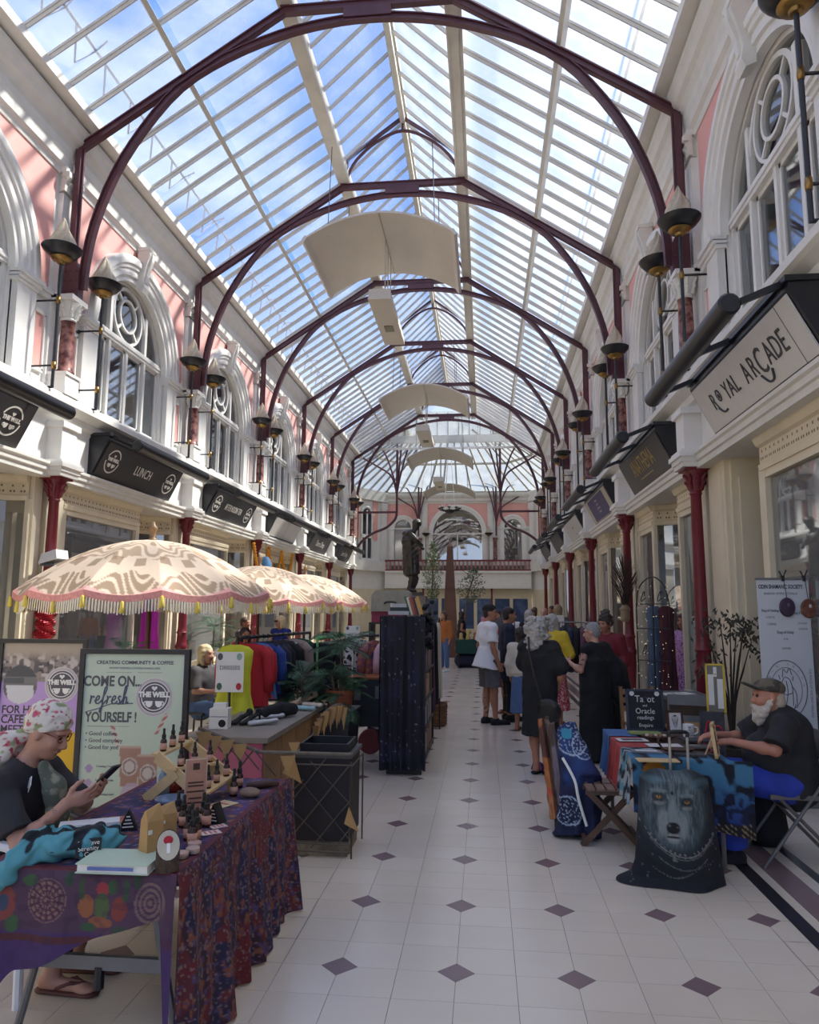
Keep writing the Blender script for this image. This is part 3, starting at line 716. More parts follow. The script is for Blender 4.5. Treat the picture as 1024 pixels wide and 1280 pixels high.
shop_sign(-1, 4, 'dark shop sign with white script-like lettering, nearer of two alike on the left', SGG, [('Seren Drop', .3, WHT, 0, 0, .85, 1)])
shop_sign(-1, 5, 'dark shop sign with white script-like lettering, farther of two alike on the left', SGG, [('Seren Drop', .3, WHT, 0, 0, .85, 1)])
t, M_, h = shop_sign(1, 0, 'pale sign board with ROYAL ARCADE in dark spaced capitals', SGW, [('R', .27, DKL, -.9, .0, .8, 1), ('O', .2, DKL, -.72, .02, .8, 1), ('YAL', .27, DKL, -.36, .0, .8, 1.05), ('A', .3, DKL, .08, .0, .72, 1), ('R', .3, DKL, .26, 0, .75, 1), ('C', .36, DKL, .44, -.01, .72, 1), ('ADE', .3, DKL, .78, 0, .72, 1.05)], panels=[1.08])
tr = MB(); tr.tube(smooth_path([(.32, -.11, .019), (.4, -.2, .019), (.5, -.2, .019), (.56, -.12, .019)], 4), .012, 5); tr.tube(smooth_path([(-.86, -.08, .019), (-.78, -.15, .019), (-.68, -.15, .019)], 4), .012, 5); tr.ball((-.72, .02, .018), (.025, .03, .004), 8, 4)
q = tr.build('lettering_flourish', DKL, t); q.matrix_local = M_; q['kind'] = 'stuff'
shop_sign(1, 1, 'grey sign board reading ANATHEMA in thin gold capitals', SGG, [('ANATHEMA', .38, GLD, .05, .05, .68, 1.02)])
q = MB().box(-.42, .42, -.15, -.135, .016, .018).build('sign_rule', GLD, t := bpy.data.objects['shop_sign.007']); q.matrix_local = M_
t, M_, h = shop_sign(1, 2, 'purple panel on a cream shop sign along the right shops', mat('sign_cream', (196, 188, 170), .5, vary=.03), [], ground=SGP)
mb = MB()
for i in range(4):
    w_ = (.3, .22, .34, .26)[i]; mb.box(-w_/2, w_/2, .13-.085*i, .17-.085*i, .016, .019)
q = mb.build('faded_print', mat('faded_lettering', (164, 156, 176), .5), t); q.matrix_local = M_; q['kind'] = 'stuff'
t, M_, h = shop_sign(1, 3, 'white shop sign with faint grey print along the right shops', SGW, [])
mb = MB(); mb.box(-.16, .16, .02, .07, .012, .015); mb.box(-.12, .3, -.16, -.14, .012, .015)
q = mb.build('faded_print', mat('faint_print', (170, 160, 160), .5), t); q.matrix_local = M_; q['kind'] = 'stuff'
shop_sign(1, 4, 'plain grey shop sign, fifth along the right shops', SGG, [])
shop_sign(1, 5, 'plain grey shop sign, sixth and farthest along the right shops', SGG, [])
def awning_me(s):
    tb = MB(); T, fl = side_T(s); x = s*(WX-.88)
    tb.lathe([(.075, -1.36), (.092, -1.34), (.092, 1.34), (.075, 1.36)], 16)
    tb.v = [(x+p[0], p[2], 4.1+p[1]) for p in tb.v]; tb.f = [tuple(reversed(f)) for f in tb.f]
    arms = []
    for yy in (-1.28, -.05, 1.2):
        a = SMB(s); a.bar((.45, yy, 4.27), (.84, yy, 4.11), .05, .05); arms.append(a.mesh('arm', BLK))
    lb = SMB(s).box(.125, .47, -1.4, 1.4, 4.252, 4.3)
    return tb.mesh('roller_tube', BLK, True, .6), arms, lb.mesh('wall_rail', BLK)
for s in (-1, 1):
    tm_, ams, lb = awning_me(s)
    for k in range(6):
        o = thing('awning_roller', 'rolled black awning tube on three arms, %s along the %s-hand shops' % (ORD[k], SIDE[s]), 'awning', (0, YC(k-1)+HB, 0))
        link('roller_tube', tm_, o); link('wall_rail', lb, o)
        for a in ams: link('arm', a, o)
# wall torches
def torch_me(s):
    x = s*(-.38)
    pole = MB(); pole.tube([(0, 0, 4.56), (0, 0, 6.38)], .022, 8); pole.tube([(0, 0, 4.57), (s*.16, 0, 4.57)], .018, 6)
    brs = []
    for z in (4.87, 5.79):
        b = MB(); b.tube([(0, 0, z), (s*.37, 0, z)], .014, 6); b.ball((s*.35, 0, z), .03, 8, 6); brs.append(b.mesh('bracket', BLK, True))
    kn = []
    for z in (4.87, 5.79):
        k_ = MB(); k_.lathe([(.028, z-.05), (.032, z), (.028, z+.05)], 8); kn.append(k_.mesh('knuckle', BRASS, True))
    bowl = MB(); bowl.lathe([(.05, 6.38), (.13, 6.40), (.2, 6.44), (.25, 6.5), (.265, 6.53), (.25, 6.54), (.19, 6.49), (.05, 6.46)], 24)
    cup = MB(); cup.lathe([(.025, 6.3), (.05, 6.31), (.06, 6.34), (.12, 6.36), (.14, 6.39), (.11, 6.41)], 18)
    fl = MB(); n = 20; prof = [(.17, 6.5), (.165, 6.56), (.14, 6.64), (.105, 6.73), (.065, 6.82), (.03, 6.9), (.004, 6.96)]
    vs = []; 
    for j, (r, z) in enumerate(prof):
        for k in range(n):
            a = 2*PI*k/n+j*.28; rr = r*(1+.16*math.cos(5*(2*PI*k/n))); vs.append((rr*math.cos(a), rr*math.sin(a), z+.03*math.cos(5*2*PI*k/n)*(j > 0)))
    fl.add(vs, [(i*n+k, i*n+(k+1) % n, (i+1)*n+(k+1) % n, (i+1)*n+k) for i in range(len(prof)-1) for k in range(n)]+[tuple(range((len(prof)-1)*n, len(prof)*n))])
    return pole.mesh('pole', BLK, True, .7), brs, kn, bowl.mesh('bowl', BLK, True, .8), cup.mesh('bowl_foot', BRASS, True, .8), fl.mesh('flame', STONE, True)
def place_torch(ms, loc, rz, label, grp='torches along the walls'):
    o = thing('wall_torch', label, 'torch', loc, rz, grp)
    link('pole', ms[0], o); link('bowl', ms[3], o); link('bowl_foot', ms[4], o); link('flame', ms[5], o)
    for b in ms[1]: link('bracket', b, o)
    for b in ms[2]: link('knuckle', b, o)
    return o
TORCH = {}
for s in (-1, 1):
    ms = TORCH[s] = torch_me(s)
    for n in range(-1, 6):
        for q in (-1, 1):
            if n == -1 and q == -1: continue
            place_torch(ms, (s*4.1, YC(n)+q*.55, 0), 0, 'bowl torch on the %s wall, on the %s side of the %s roof rib' % (SIDE[s], 'near' if q < 0 else 'far', ORD[n+1]))
# curved reflector panels and light boxes below the ridge
PAN = mat('panel_white', (206, 200, 190), .55, vary=.03, scale=2)
pm_ = MB(); n = 24
def pz(x): return .44*(1-(x/1.36)**2)
for i in range(n):
    xa, xb = -1.36+2.72*i/n, -1.36+2.72*(i+1)/n
    pm_.prism([(xa, pz(xa)), (xb, pz(xb)), (xb, pz(xb)+.04), (xa, pz(xa)+.04)], 'y', -1.2, 1.2)
pme = pm_.mesh('reflector', PAN)
cpms = [MB().bar((q*1.36, -1.22, .0), (q*1.36, 1.22, .0), .06, .12, (q*-.55, 0, .8)).mesh('end_rail', PAN) for q in (-1, 1)]
bol = MB()
for q in (-1, 1):
    for yy in (-.9, -.3, .3, .9): bol.ball((q*1.40, yy, .0), .018, 6, 4)
bom = bol.mesh('bolts', BLK)
seam = MB(); seam.box(-.008, .008, -1.2, 1.2, .43, .437); sem = seam.mesh('seam', mat('seam_grey', (170, 164, 156), .6))
cov = MB()
for i in range(10):
    xa, xb = -.55+1.1*i/10, -.55+1.1*(i+1)/10
    cov.prism([(xa, pz(xa)+.08), (xb, pz(xb)+.08), (xb, pz(xb)+.2), (xa, pz(xa)+.2)], 'y', .2, 1.25)
cvm = cov.mesh('top_cover', PAN)
wr = MB()
for q in (-1, 1):
    for yy in (-.9, .9): wr.tube([(q*1.0, yy, .2), (q*.95, yy, 2.0)], .008, 4)
wrm = wr.mesh('hanging_wires', BLK)
bx = MB(); bx.prism([(-.22, .0), (.22, .0), (.2, .2), (-.2, .2)], 'y', -1.2, 1.2); bxm = bx.mesh('light_box_body', PAN)
LBM = mat('lamp_lens', (120, 118, 100), .2)
for i, (y, z) in enumerate([(13.3, 8.32), (23.0, 8.2), (31.0, 7.98), (39.7, 7.95)]):
    o = thing('reflector_panel', 'curved off-white reflector panel hung under the glass roof, %s from the front' % ORD[i], 'ceiling panel', (-.22, y, z))
    for nm, me in (('reflector', pme), ('end_rail', cpms[0]), ('end_rail', cpms[1]), ('seam', sem), ('top_cover', cvm), ('hanging_wires', wrm)): link(nm, me, o)
    tag(link('bolts', bom, o), kind='stuff'); [tag(c_, kind='stuff') for c_ in o.children if c_.name.startswith('hanging_wires')]
    if i > 2: continue
    o = thing('light_box', 'long white light box hung on rods below a curved panel, %s from the front' % ORD[i], 'light fitting', (-.3, y+.75, z-.86))
    link('body', bxm, o); MB().box(-.09, .09, .1, .4, -.02, .0).build('lamp', LBM, o)
    for yy in (-1.0, -.6, -.2): MB().tube([(.08, yy, .18), (.08, yy, 1.28)], .01, 5).build('rod', PAN, o)

# ------------------------------------------------------------------ crossing and end wall
GS = glass_mat('screen_glass', (.9, .92, .92), .04, .22, (.85, .88, .88), .05)
cw = struct('wall_crossing', MB().mesh('wall_crossing', W))
def pwall(name, a, b, z0, z1, mt, parent, th=.2):
    a, b = Vector((*a, 0)), Vector((*b, 0)); d = (b-a).normalized(); n_ = Vector((d.y, -d.x, 0))*-th
    mb = MB(); mb.add([(a.x, a.y, z0), (b.x, b.y, z0), (b.x, b.y, z1), (a.x, a.y, z1), (a.x+n_.x, a.y+n_.y, z0), (b.x+n_.x, b.y+n_.y, z0), (b.x+n_.x, b.y+n_.y, z1), (a.x+n_.x, a.y+n_.y, z1)],
                      [(0,1,2,3),(7,6,5,4),(0,4,5,1),(2,6,7,3),(0,3,7,4),(1,5,6,2)])
    return mb.build(name, mt, parent)
YE = 45.2
plan = [(-4.6, 33.0), (-6.6, 33.0), (-6.6, 42), (-4.55, YE), (4.55, YE), (6.6, 42), (6.6, 33.0), (4.6, 33.0)]
for i in range(7):
    a, b = plan[i], plan[i+1]
    if i == 3: continue
    pwall('upper_wall', a, b, 2.9, 9.0, W, cw); pwall('lower_wall', a, b, 0, 2.9, CRM, cw)
    pwall('pink_band', (a[0]*.995, a[1]-.02), (b[0]*.995, b[1]-.02), 6.2, 8.3, PINK, cw, -.02) if i in (1, 5) else None
    pwall('upper_cornice', a, b, 8.35, 9.0, WD, cw, -.25); pwall('lower_cornice', a, b, 4.0, 4.6, WD, cw, -.35)
# diagonal bays with paired narrow lights
for s in (-1, 1):
    a, b = Vector((s*6.6, 42, 0)), Vector((s*4.55, YE, 0)); d = (b-a).normalized(); nn = Vector((-s*abs(d.y), -abs(d.x), 0)); nn = Vector((-s, -.64, 0)).normalized(); c = (a+b)/2
    for q in (-1, 1):
        e = b if q > 0 else a
        p_ = MB(); p_.box(-.22, .22, -.1, .1, 4.6, 8.3); p_.box(-.28, .28, -.15, .15, 7.9, 8.3)
        o = p_.build('corner_pilaster', W, cw); o.matrix_local = frame_mtx(e-d*q*.35+nn*.1, d, (nn.cross(d) if 0 else Vector((0, 0, 1)).cross(d)))
    def on(mb, nm, mt, off=.05, par=None):
        o = mb.build(nm, mt, par or cw); o.matrix_local = frame_mtx(c+nn*off, d, Vector((0, 0, 1)).cross(d)); return o
    for q in (-1, 1): on(MB().box(q*.85-.22, q*.85+.22, -.02, .02, 5.9, 8.3), 'pink_panel', PINK, .03)
    wo = struct('window_%d' % wn); wn += 1
    fr = MB(); fr.box(-.5, -.42, -.06, .06, 4.7, 7.5); fr.box(.42, .5, -.06, .06, 4.7, 7.5); fr.box(-.5, .5, -.06, .06, 6.0, 6.2); fr.box(-.05, .05, -.06, .06, 4.7, 7.7); fr.box(-.5, .5, -.08, .08, 4.6, 4.75)
    fr.tube([(.5*math.cos(PI*i/12), 0, 7.4+.5*math.sin(PI*i/12)) for i in range(13)], .09, 6)
    on(fr, 'window_frame', W, .08, wo)
    pn = MB(); pn.box(-.42, .42, -.01, .01, 4.75, 7.4); pn.lathe([(.42, -.01), (.42, .01)], 20); 
    for i in range(len(pn.v)-40, len(pn.v)): x, y, z = pn.v[i]; pn.v[i] = (x, z, 7.4+y)
    on(pn, 'dark_pane', mat('dark_window', (52, 54, 60), .12), .06, wo)
# the end wall: three arches over a balcony
ew = struct('wall_end', MB().box(-4.7, 4.7, YE, YE+.2, 8.3, 9.0).mesh('wall_end', W))
TE = lambda p: (p[1], YE-p[0], p[2])
def EMB(): return MB(TE, False)
def arch_end(y0, y1, cy, r, zs):
    mb = EMB(); arch_wall(mb, y0, y1, 4.4, 8.35, r, zs, 4.75, r, cy, 16, .25); mb.build('arch_wall', W, ew)
    n = 22; ys = [y0+.12+(y1-y0-.24)*i/n for i in range(n+1)]; pk = EMB(); ro = r+.25
    bt = [max(zs+.1, zs+math.sqrt(max(0, ro*ro-(y-cy)**2)) if abs(y-cy) < ro else zs+.1) for y in ys]
    for i in range(n): pk.add([(.015, ys[i], bt[i]), (.015, ys[i+1], bt[i+1]), (.015, ys[i+1], 8.3), (.015, ys[i], 8.3)], [(0, 1, 2, 3)])
    pk.build('pink_panel', PINK, ew)
    EMB().ring(cy, zs, [(r-.02, -.05), (r-.02, .06), (r+.1, .08), (r+.2, .12), (r+.28, .1), (r+.28, -.05)][::-1], n=28).build('archivolt', W, ew, True, .6)
    pl = EMB()
    for q in (-1, 1): pl.box(0, .08, cy+q*r, cy+q*(r+.28), 4.6, zs-.05); pl.box(0, .14, cy+q*(r-.03), cy+q*(r+.32), zs-.1, zs+.05)
    pl.build('pilaster', W, ew)
    gl = EMB(); A = [(cy+r*math.cos(PI*i/20), zs+r*math.sin(PI*i/20)) for i in range(21)]
    gl.add([(-.15, y, z) for y, z in A]+[(-.15, cy-r, 4.7), (-.15, cy+r, 4.7)], [tuple(range(23))])
    global wn
    o = struct('window_%d' % wn, gl.mesh('arched_pane', glass_mat('end_glass', (.6, .62, .62), .38, 0)) if 'end_glass' not in MATS else gl.mesh('arched_pane', MATS['end_glass'])); wn += 1
    fr = EMB(); fr.box(-.16, -.1, cy-r, cy+r, zs-.05, zs+.03)
    if r > 1: fr.box(-.16, -.1, cy-.03, cy+.03, 4.7, zs)
    fr.build('window_frame', W, o)
arch_end(-2.3, 2.3, 0, 1.55, 6.4); arch_end(-4.6, -2.3, -3.45, .55, 6.75); arch_end(2.3, 4.6, 3.45, .55, 6.75)
EMB().prism([(d, z) for d, z in [(-.1, 8.3), (.05, 8.3), (.08, 8.4), (.16, 8.45), (.18, 8.6), (.3, 8.7), (.36, 8.8), (.36, 8.95), (-.1, 9.0)]], 'y', -4.7, 4.7).build('cornice', WD, ew)
for s in (-1, 1):
    EMB().box(-.02, .12, s*2.05-.16, s*2.05+.16, 4.6, 8.3).build('pilaster', W, ew)
    MB().lathe([(.13, 4.75), (.11, 4.8), (.1, 5.9), (.17, 6.1)], 12, (s*2.36, YE-.15, 0)).build('marble_shaft', MARB, ew, True, .7)
SMB(1)
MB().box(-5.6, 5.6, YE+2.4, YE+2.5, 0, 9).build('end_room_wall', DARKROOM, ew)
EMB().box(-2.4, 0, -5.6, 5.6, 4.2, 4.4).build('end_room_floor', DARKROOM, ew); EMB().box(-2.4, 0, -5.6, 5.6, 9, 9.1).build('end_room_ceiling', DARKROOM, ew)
EMB().box(-.2, .5, -4.5, 4.5, 2.95, 4.02).build('balcony_fascia', W, ew); EMB().box(-.2, .62, -4.5, 4.5, 3.9, 4.04).build('balcony_edge', WD, ew); EMB().box(-.2, .6, -4.5, 4.5, 2.95, 3.1).build('balcony_moulding', WD, ew)
bal = thing('balcony_balustrade', 'maroon balustrade with turned balusters along the end wall balcony', 'balustrade', (0, YE-.5, 4.04))
MB().box(-4.5, 4.5, -.06, .06, .58, .68).build('handrail', MAR, bal); MB().box(-4.5, 4.5, -.06, .06, 0, .08).build('bottom_rail', MAR, bal)
bm = MB().lathe([(.05, .08), (.035, .14), (.075, .3), (.04, .45), (.06, .58)], 8).mesh('baluster', mat('baluster_pink', (170, 120, 124), .5), True, .8)
for i in range(36): link('baluster', bm, bal, (-4.4+8.8*i/35, 0, 0))
# shopfront under the balcony
ef = struct('window_%d' % wn); wn += 1
fb = EMB(); fb.box(-.1, 0, -4.5, 4.5, 2.35, 2.95); fb.box(-.1, 0, -4.5, 4.5, 0, .5)
BLU = mat('blue_window_print', (40, 62, 104), .3, rgb2=(96, 124, 168), scale=1.4, thr=(.45, .75))
for i in range(9):
    x = -4.4+8.8*i/8; fb.box(-.1, .04, x-.1, x+.1, 0, 2.95)
fb.build('end_shopfront', CRM, ef)
for i in range(8): EMB().box(-.06, -.04, -4.3+1.1*i, -3.4+1.1*i, .5, 2.35).build('blue_pane', BLU, ef)
for x in (-2.1, 2.1):
    o = thing('iron_column', 'thin maroon post under the balcony, %s of the obelisk' % ('left' if x < 0 else 'right'), 'column', (x, YE-.5, 0)); o['kind'] = 'thing'
    MB().lathe([(.1, 0), (.09, .1), (.07, .2), (.055, 2.8), (.09, 2.95)], 10).build('shaft', MAR, o, True, .7)
XG = glass_mat('crossing_glass', (.36, .39, .38), .04, .42, (.5, .52, .5), .05, .2)
# ceiling of the crossing: glazed hip
cc_ = struct('ceiling_crossing', MB().box(-2.5, 2.5, 34.9, 35.05, 11.1, 11.3).mesh('front_curb', BAR))
base = [(-6.6, 33.0), (-6.6, 42), (-4.55, YE), (4.55, YE), (6.6, 42), (6.6, 33.0)]; top = [(-2.5, 35), (-2.5, 39.5), (-1.7, 40.6), (1.7, 40.6), (2.5, 39.5), (2.5, 35)]
for i in range(5):
    a0, a1 = Vector((*base[i], 9.05)), Vector((*base[i+1], 9.05)); b0, b1 = Vector((*top[i], 11.4)), Vector((*top[i+1], 11.4))
    nb = 10 if i in (0, 2, 4) else 5; brs = MB(); pns = MB()
    for k in range(nb+1):
        p, q = a0.lerp(a1, k/nb), b0.lerp(b1, k/nb); brs.bar(p, q, .07, .12)
        if k < nb: pns.add([a0.lerp(a1, k/nb), a0.lerp(a1, (k+1)/nb), b0.lerp(b1, (k+1)/nb), b0.lerp(b1, k/nb)], [(0, 1, 2, 3)])
    brs.bar(a0.lerp(b0, .55), a1.lerp(b1, .55), .08, .14); brs.bar(b0, b1, .16, .2)
    tag(brs.build('crossing_bars', BAR, cc_), kind='stuff'); tag(pns.build('crossing_panes', XG, cc_), kind='stuff')
tp = MB(); tp.add([(*p, 11.45) for p in top], [tuple(range(6))]); tp.build('lantern_pane', XG, cc_)
# front slopes beside the nave roof
for s in (-1, 1):
    mb = MB(); mb.add([(s*6.6, 33, 9.05), (s*2.5, 35, 11.4), (s*1.3, 33, 10.8), (s*4.4, 33, 8.75)], [(0, 1, 2, 3) if s < 0 else (3, 2, 1, 0)]); mb.build('front_pane', XG, cc_)
MB().box(-3.0, 3.0, 33.2, 33.35, 9.45, 9.8).build('gable_board', WD, cc_)
gb = MB(); gp = MB()
for i in range(11): gb.box(-2.5+.5*i-.025, -2.5+.5*i+.025, 33.22, 33.3, 9.8, 10.9)
gp.add([(-3, 33.26, 9.8), (3, 33.26, 9.8), (1.2, 33.26, 11.0), (-1.2, 33.26, 11.0)], [(0, 1, 2, 3)])
tag(gb.build('gable_bars', BAR, cc_), kind='stuff'); gp.build('gable_pane', GLASS, cc_)
# glass screen hung across the nave
sc_ = thing('glass_screen', 'hazy glass smoke screen hung across the nave above a white tie bar', 'glass screen', (0, YEND+.25, 0))
MB().box(-4.25, 4.25, -.04, .04, 8.9, 8.99).build('tie_bar', WD, sc_)
gm = MB(); gm.add([(-4.2, 0, 8.99), (4.2, 0, 8.99), (1.3, 0, 10.7), (0, 0, 11.85), (-1.3, 0, 10.7)], [(0, 1, 2, 3, 4)]); gm.build('pane', GS, sc_)
for x in (-2.6, -1.4, 1.4, 2.6): MB().tube([(x, 0, 8.99), (x, 0, 10.5 if abs(x) < 2 else 9.7)], .012, 5).build('rod', WD, sc_)
# fan brackets of the crossing
def fan(s, y, lab, far):
    o = thing('fan_bracket', lab, 'iron bracket', (s*2.42, y, 0))
    P_ = MB(); P_.tube([(0, 0, 6.15 if not far else 6.2), (0, 0, 10.3)], .055, 8); P_.build('post', RIB, o)
    for ln, h, off in ((1.5, 9.9, .0), (2.3, 9.2, .1), (-1.3, 10.1, 0.), (-.6, 10.6, .1)):
        b = MB(); b.tube(smooth_path([(0, 0, 7.0), (s*ln*.12, 0, 7.9), (s*ln*.45, off, h-.75), (s*ln, off*3, h)], 5), .045, 6); b.build('branch', RIB, o)
    if not far:
        MB().bar((s*1.86, 0, 6.18), (-s*.04, 0, 6.18), .08, .09).build('tie', RIB, o)
        MB().tube(smooth_path([(0, 0, 6.2), (s*.08, 0, 5.85), (s*.5, 0, 5.45), (s*1.1, 0, 5.2), (s*1.6, 0, 4.85), (s*1.86, 0, 4.5)], 5), .06, 8).build('scroll', RIB, o)
    return o
for s in (-1, 1):
    fan(s, 33.4, '%s maroon iron fan bracket at the near side of the crossing' % SIDE[s], False)
    fan(s, YE-.4, '%s maroon iron fan bracket rising against the end wall' % SIDE[s], True)
    place_torch(TORCH[1], (s*1.95, YE-.42, -.15), PI/2, 'small bowl torch on the end wall, %s of the big arch' % SIDE[s])
ch = thing('chandelier', 'dark round chandelier hung on wires before the end arch', 'chandelier', (-.12, 37.3, 6.75))
MB().lathe([(.1, -.12), (.22, -.06), (.3, .02), (.25, .06), (.1, .1)], 16).build('hub', BLK, ch, True)
for i in range(8):
    a = 2*PI*i/8; MB().tube([(.2*math.cos(a), .2*math.sin(a), 0), (.5*math.cos(a), .5*math.sin(a), .05), (.5*math.cos(a), .5*math.sin(a), .12)], .03, 5).build('arm', BLK, ch)
    MB().lathe([(.03, .1), (.1, .12), (.1, .16), (.04, .17)], 8, (.52*math.cos(a), .52*math.sin(a), 0)).build('cup', BLK, ch)
    MB().lathe([(.035, .17), (.05, .22), (.02, .3)], 7, (.52*math.cos(a), .52*math.sin(a), 0)).build('lamp', mat('candle_white', (225, 220, 210), .5), ch)
w_ = MB()
for i in range(4): a = PI/4+PI/2*i; w_.tube([(.4*math.cos(a), .4*math.sin(a), .05), (.05*math.cos(a), .05*math.sin(a), 3.4)], .01, 4)
tag(w_.build('wires', WD, ch), kind='stuff')
# ------------------------------------------------------------------ soft bodies: smooth union of tapered shapes, meshed on a grid
def rotm(yaw=0, pitch=0, roll=0):
    return np.array(Matrix.Rotation(yaw, 3, 'Z') @ Matrix.Rotation(pitch, 3, 'X') @ Matrix.Rotation(roll, 3, 'Y'))
A3 = lambda p: np.array(p, float)
class Body:
    def __init__(s, k=.02): s.p = []; s.k = k; s.cuts = []; s.wr = None
    def cap(s, a, b, ra, rb=None, k=None, sq=None, flat=False, folds=None, sub=False):
        """tapered capsule; sq=(axis, f) squashes it by f along axis; flat: ends cut square; folds=(n, amp): pleats"""
        s.p.append(('c', A3(a), A3(b), ra, ra if rb is None else rb, k, sq, flat, folds, sub)); return s
    def ell(s, c, r, R=None, k=None, sub=False):
        s.p.append(('e', A3(c), A3(r if hasattr(r, '__len__') else (r, r, r)), R, None, k, None, None, None, sub)); return s
    def path(s, pts, rs, k=None, sq=None):
        for i in range(len(pts)-1): s.cap(pts[i], pts[i+1], rs[i], rs[i+1], k, sq)
        return s
    def cut(s, p, n): s.cuts.append((A3(p), A3(n)/np.linalg.norm(n))); return s        # keeps the side against n
    def mesh(s, vox, name, mt, smooth=True):
        lo = np.full(3, 1e9); hi = -lo; bb = []
        for q in s.p:
            if q[0] == 'c':
                r = max(q[3], q[4])*(1.15 if q[8] else 1); a = np.minimum(q[1], q[2])-r; b = np.maximum(q[1], q[2])+r
            else: r = q[2].max(); a = q[1]-r; b = q[1]+r
            bb.append((a, b))
            if not q[9]: lo = np.minimum(lo, a); hi = np.maximum(hi, b)
        lo -= 2*vox; hi += 2*vox; n = np.ceil((hi-lo)/vox).astype(int)+1
        V = np.full(n, .5, np.float32); ax = [lo[i]+vox*np.arange(n[i]) for i in range(3)]
        for q, (a, b) in zip(s.p, bb):
            k = q[5] if q[5] is not None else s.k; pad = k+2.5*vox
            i0 = np.clip(((a-pad-lo)/vox).astype(int), 0, n); i1 = np.clip(((b+pad-lo)/vox).astype(int)+2, 0, n)
            if (i1 <= i0).any(): continue
            X, Y, Z = np.meshgrid(ax[0][i0[0]:i1[0]], ax[1][i0[1]:i1[1]], ax[2][i0[2]:i1[2]], indexing='ij', copy=False)
            P = np.stack([X, Y, Z], -1).astype(np.float32)
            if q[0] == 'c':
                a_, b_ = q[1], q[2]; f = 1
                if q[6]:
                    u = A3(q[6][0]); f = q[6][1]; g = 1/f-1; c0 = (a_+b_)/2
                    P = P-c0; P = P+(P@u)[..., None]*u*g; a_ = a_-c0; b_ = b_-c0; a_ = a_+(a_@u)*u*g; b_ = b_+(b_@u)*u*g; P = P.astype(np.float32)
                d = b_-a_; L = np.linalg.norm(d)+1e-9; t = ((P-a_)@d)/(L*L); tc = np.clip(t, 0, 1)
                w = P-a_-tc[..., None]*d; rad = q[3]+(q[4]-q[3])*tc
                if q[8]:
                    u1 = np.array(basis(d)[0]); v1 = np.cross(d/L, u1); th = np.arctan2(w@v1, w@u1)
                    rad = rad*(1+q[8][1]*(.3+.7*tc)*(np.sin(q[8][0]*th+2*np.sin(2*th))))
                if q[7]: D = np.maximum(np.linalg.norm(P-a_-t[..., None]*d, axis=-1)-rad, np.maximum(-t, t-1)*L)
                else: D = np.linalg.norm(w, axis=-1)-rad
                if q[6] and f < 1: D = D*(.5+.5*f)
            else:
                Q = P-q[1]
                if q[3] is not None: Q = Q@q[3]
                rr = q[2]; l = np.linalg.norm(Q/rr, axis=-1); D = (l-1)*rr.min() if rr.max() > 2.5*rr.min() else (l-1)*l/np.maximum(np.linalg.norm(Q/(rr*rr), axis=-1), 1e-6)
            sl = tuple(slice(i0[i], i1[i]) for i in range(3)); cur = V[sl]
            if q[9]: V[sl] = np.maximum(cur, -D)
            else:
                h = np.maximum(k-np.abs(cur-D), 0)/k if k > 0 else 0
                V[sl] = np.minimum(cur, D)-h*h*k*.25
        if s.cuts or s.wr:
            X, Y, Z = np.meshgrid(*ax, indexing='ij', copy=False)
            if s.wr:
                am, fr = s.wr; V += (am*(np.sin(fr*X+1.7*np.sin(fr*.6*Z))*np.sin(fr*.8*Y+2*np.sin(fr*.5*Z+1))+.6*np.sin(fr*1.9*Z+2.2*np.sin(fr*.9*X+1)+1.3*np.sin(fr*.7*Y)))).astype(np.float32)
            for p, nn in s.cuts: V = np.maximum(V, ((X-p[0])*nn[0]+(Y-p[1])*nn[1]+(Z-p[2])*nn[2]).astype(np.float32))
        v, f = surf(V, lo, vox)
        return np_mesh(name, v, f, mt, smooth)
def surf(V, lo, h):
    ins = V < 0; c = [ins[i:ins.shape[0]-1+i, j:ins.shape[1]-1+j, k:ins.shape[2]-1+k] for i in (0, 1) for j in (0, 1) for k in (0, 1)]
    sm = sum(x.astype(np.int8) for x in c); m = (sm > 0) & (sm < 8); I = np.argwhere(m)
    idx = np.full(m.shape, -1, np.int64); idx[m] = np.arange(len(I))
    offs = [(i, j, k) for i in (0, 1) for j in (0, 1) for k in (0, 1)]
    cv = [V[I[:, 0]+o[0], I[:, 1]+o[1], I[:, 2]+o[2]] for o in offs]
    pos = np.zeros((len(I), 3)); cnt = np.zeros(len(I))
    for a in range(8):
        for b in range(a+1, 8):
            d = [offs[b][q]-offs[a][q] for q in range(3)]
            if sum(map(abs, d)) != 1: continue
            e = (cv[a] < 0) != (cv[b] < 0); t = np.where(e, cv[a]/(cv[a]-cv[b]+1e-12), 0)
            pos += np.where(e[:, None], A3(offs[a])+t[:, None]*A3(d), 0); cnt += e
    v = lo+h*(I+pos/np.maximum(cnt, 1)[:, None]); F_ = []
    n = ins.shape
    for axd in range(3):
        a, b = [(1, 2), (2, 0), (0, 1)][axd]
        s0 = [slice(1, -1)]*3; s0[axd] = slice(0, n[axd]-1); s1 = list(s0); s1[axd] = slice(1, n[axd])
        e = ins[tuple(s0)] != ins[tuple(s1)]; E_ = np.argwhere(e)
        if not len(E_): continue
        base_ = E_.copy(); base_[:, a] += 1; base_[:, b] += 1
        fl = ins[tuple(base_.T)]
        def cell(da, db):
            q = base_.copy(); q[:, a] -= da; q[:, b] -= db; return idx[tuple(q.T)]
        Q = np.stack([cell(1, 1), cell(0, 1), cell(0, 0), cell(1, 0)], 1); Q[~fl] = Q[~fl][:, ::-1]; F_.append(Q)
    return v, np.concatenate(F_) if F_ else np.zeros((0, 4), int)
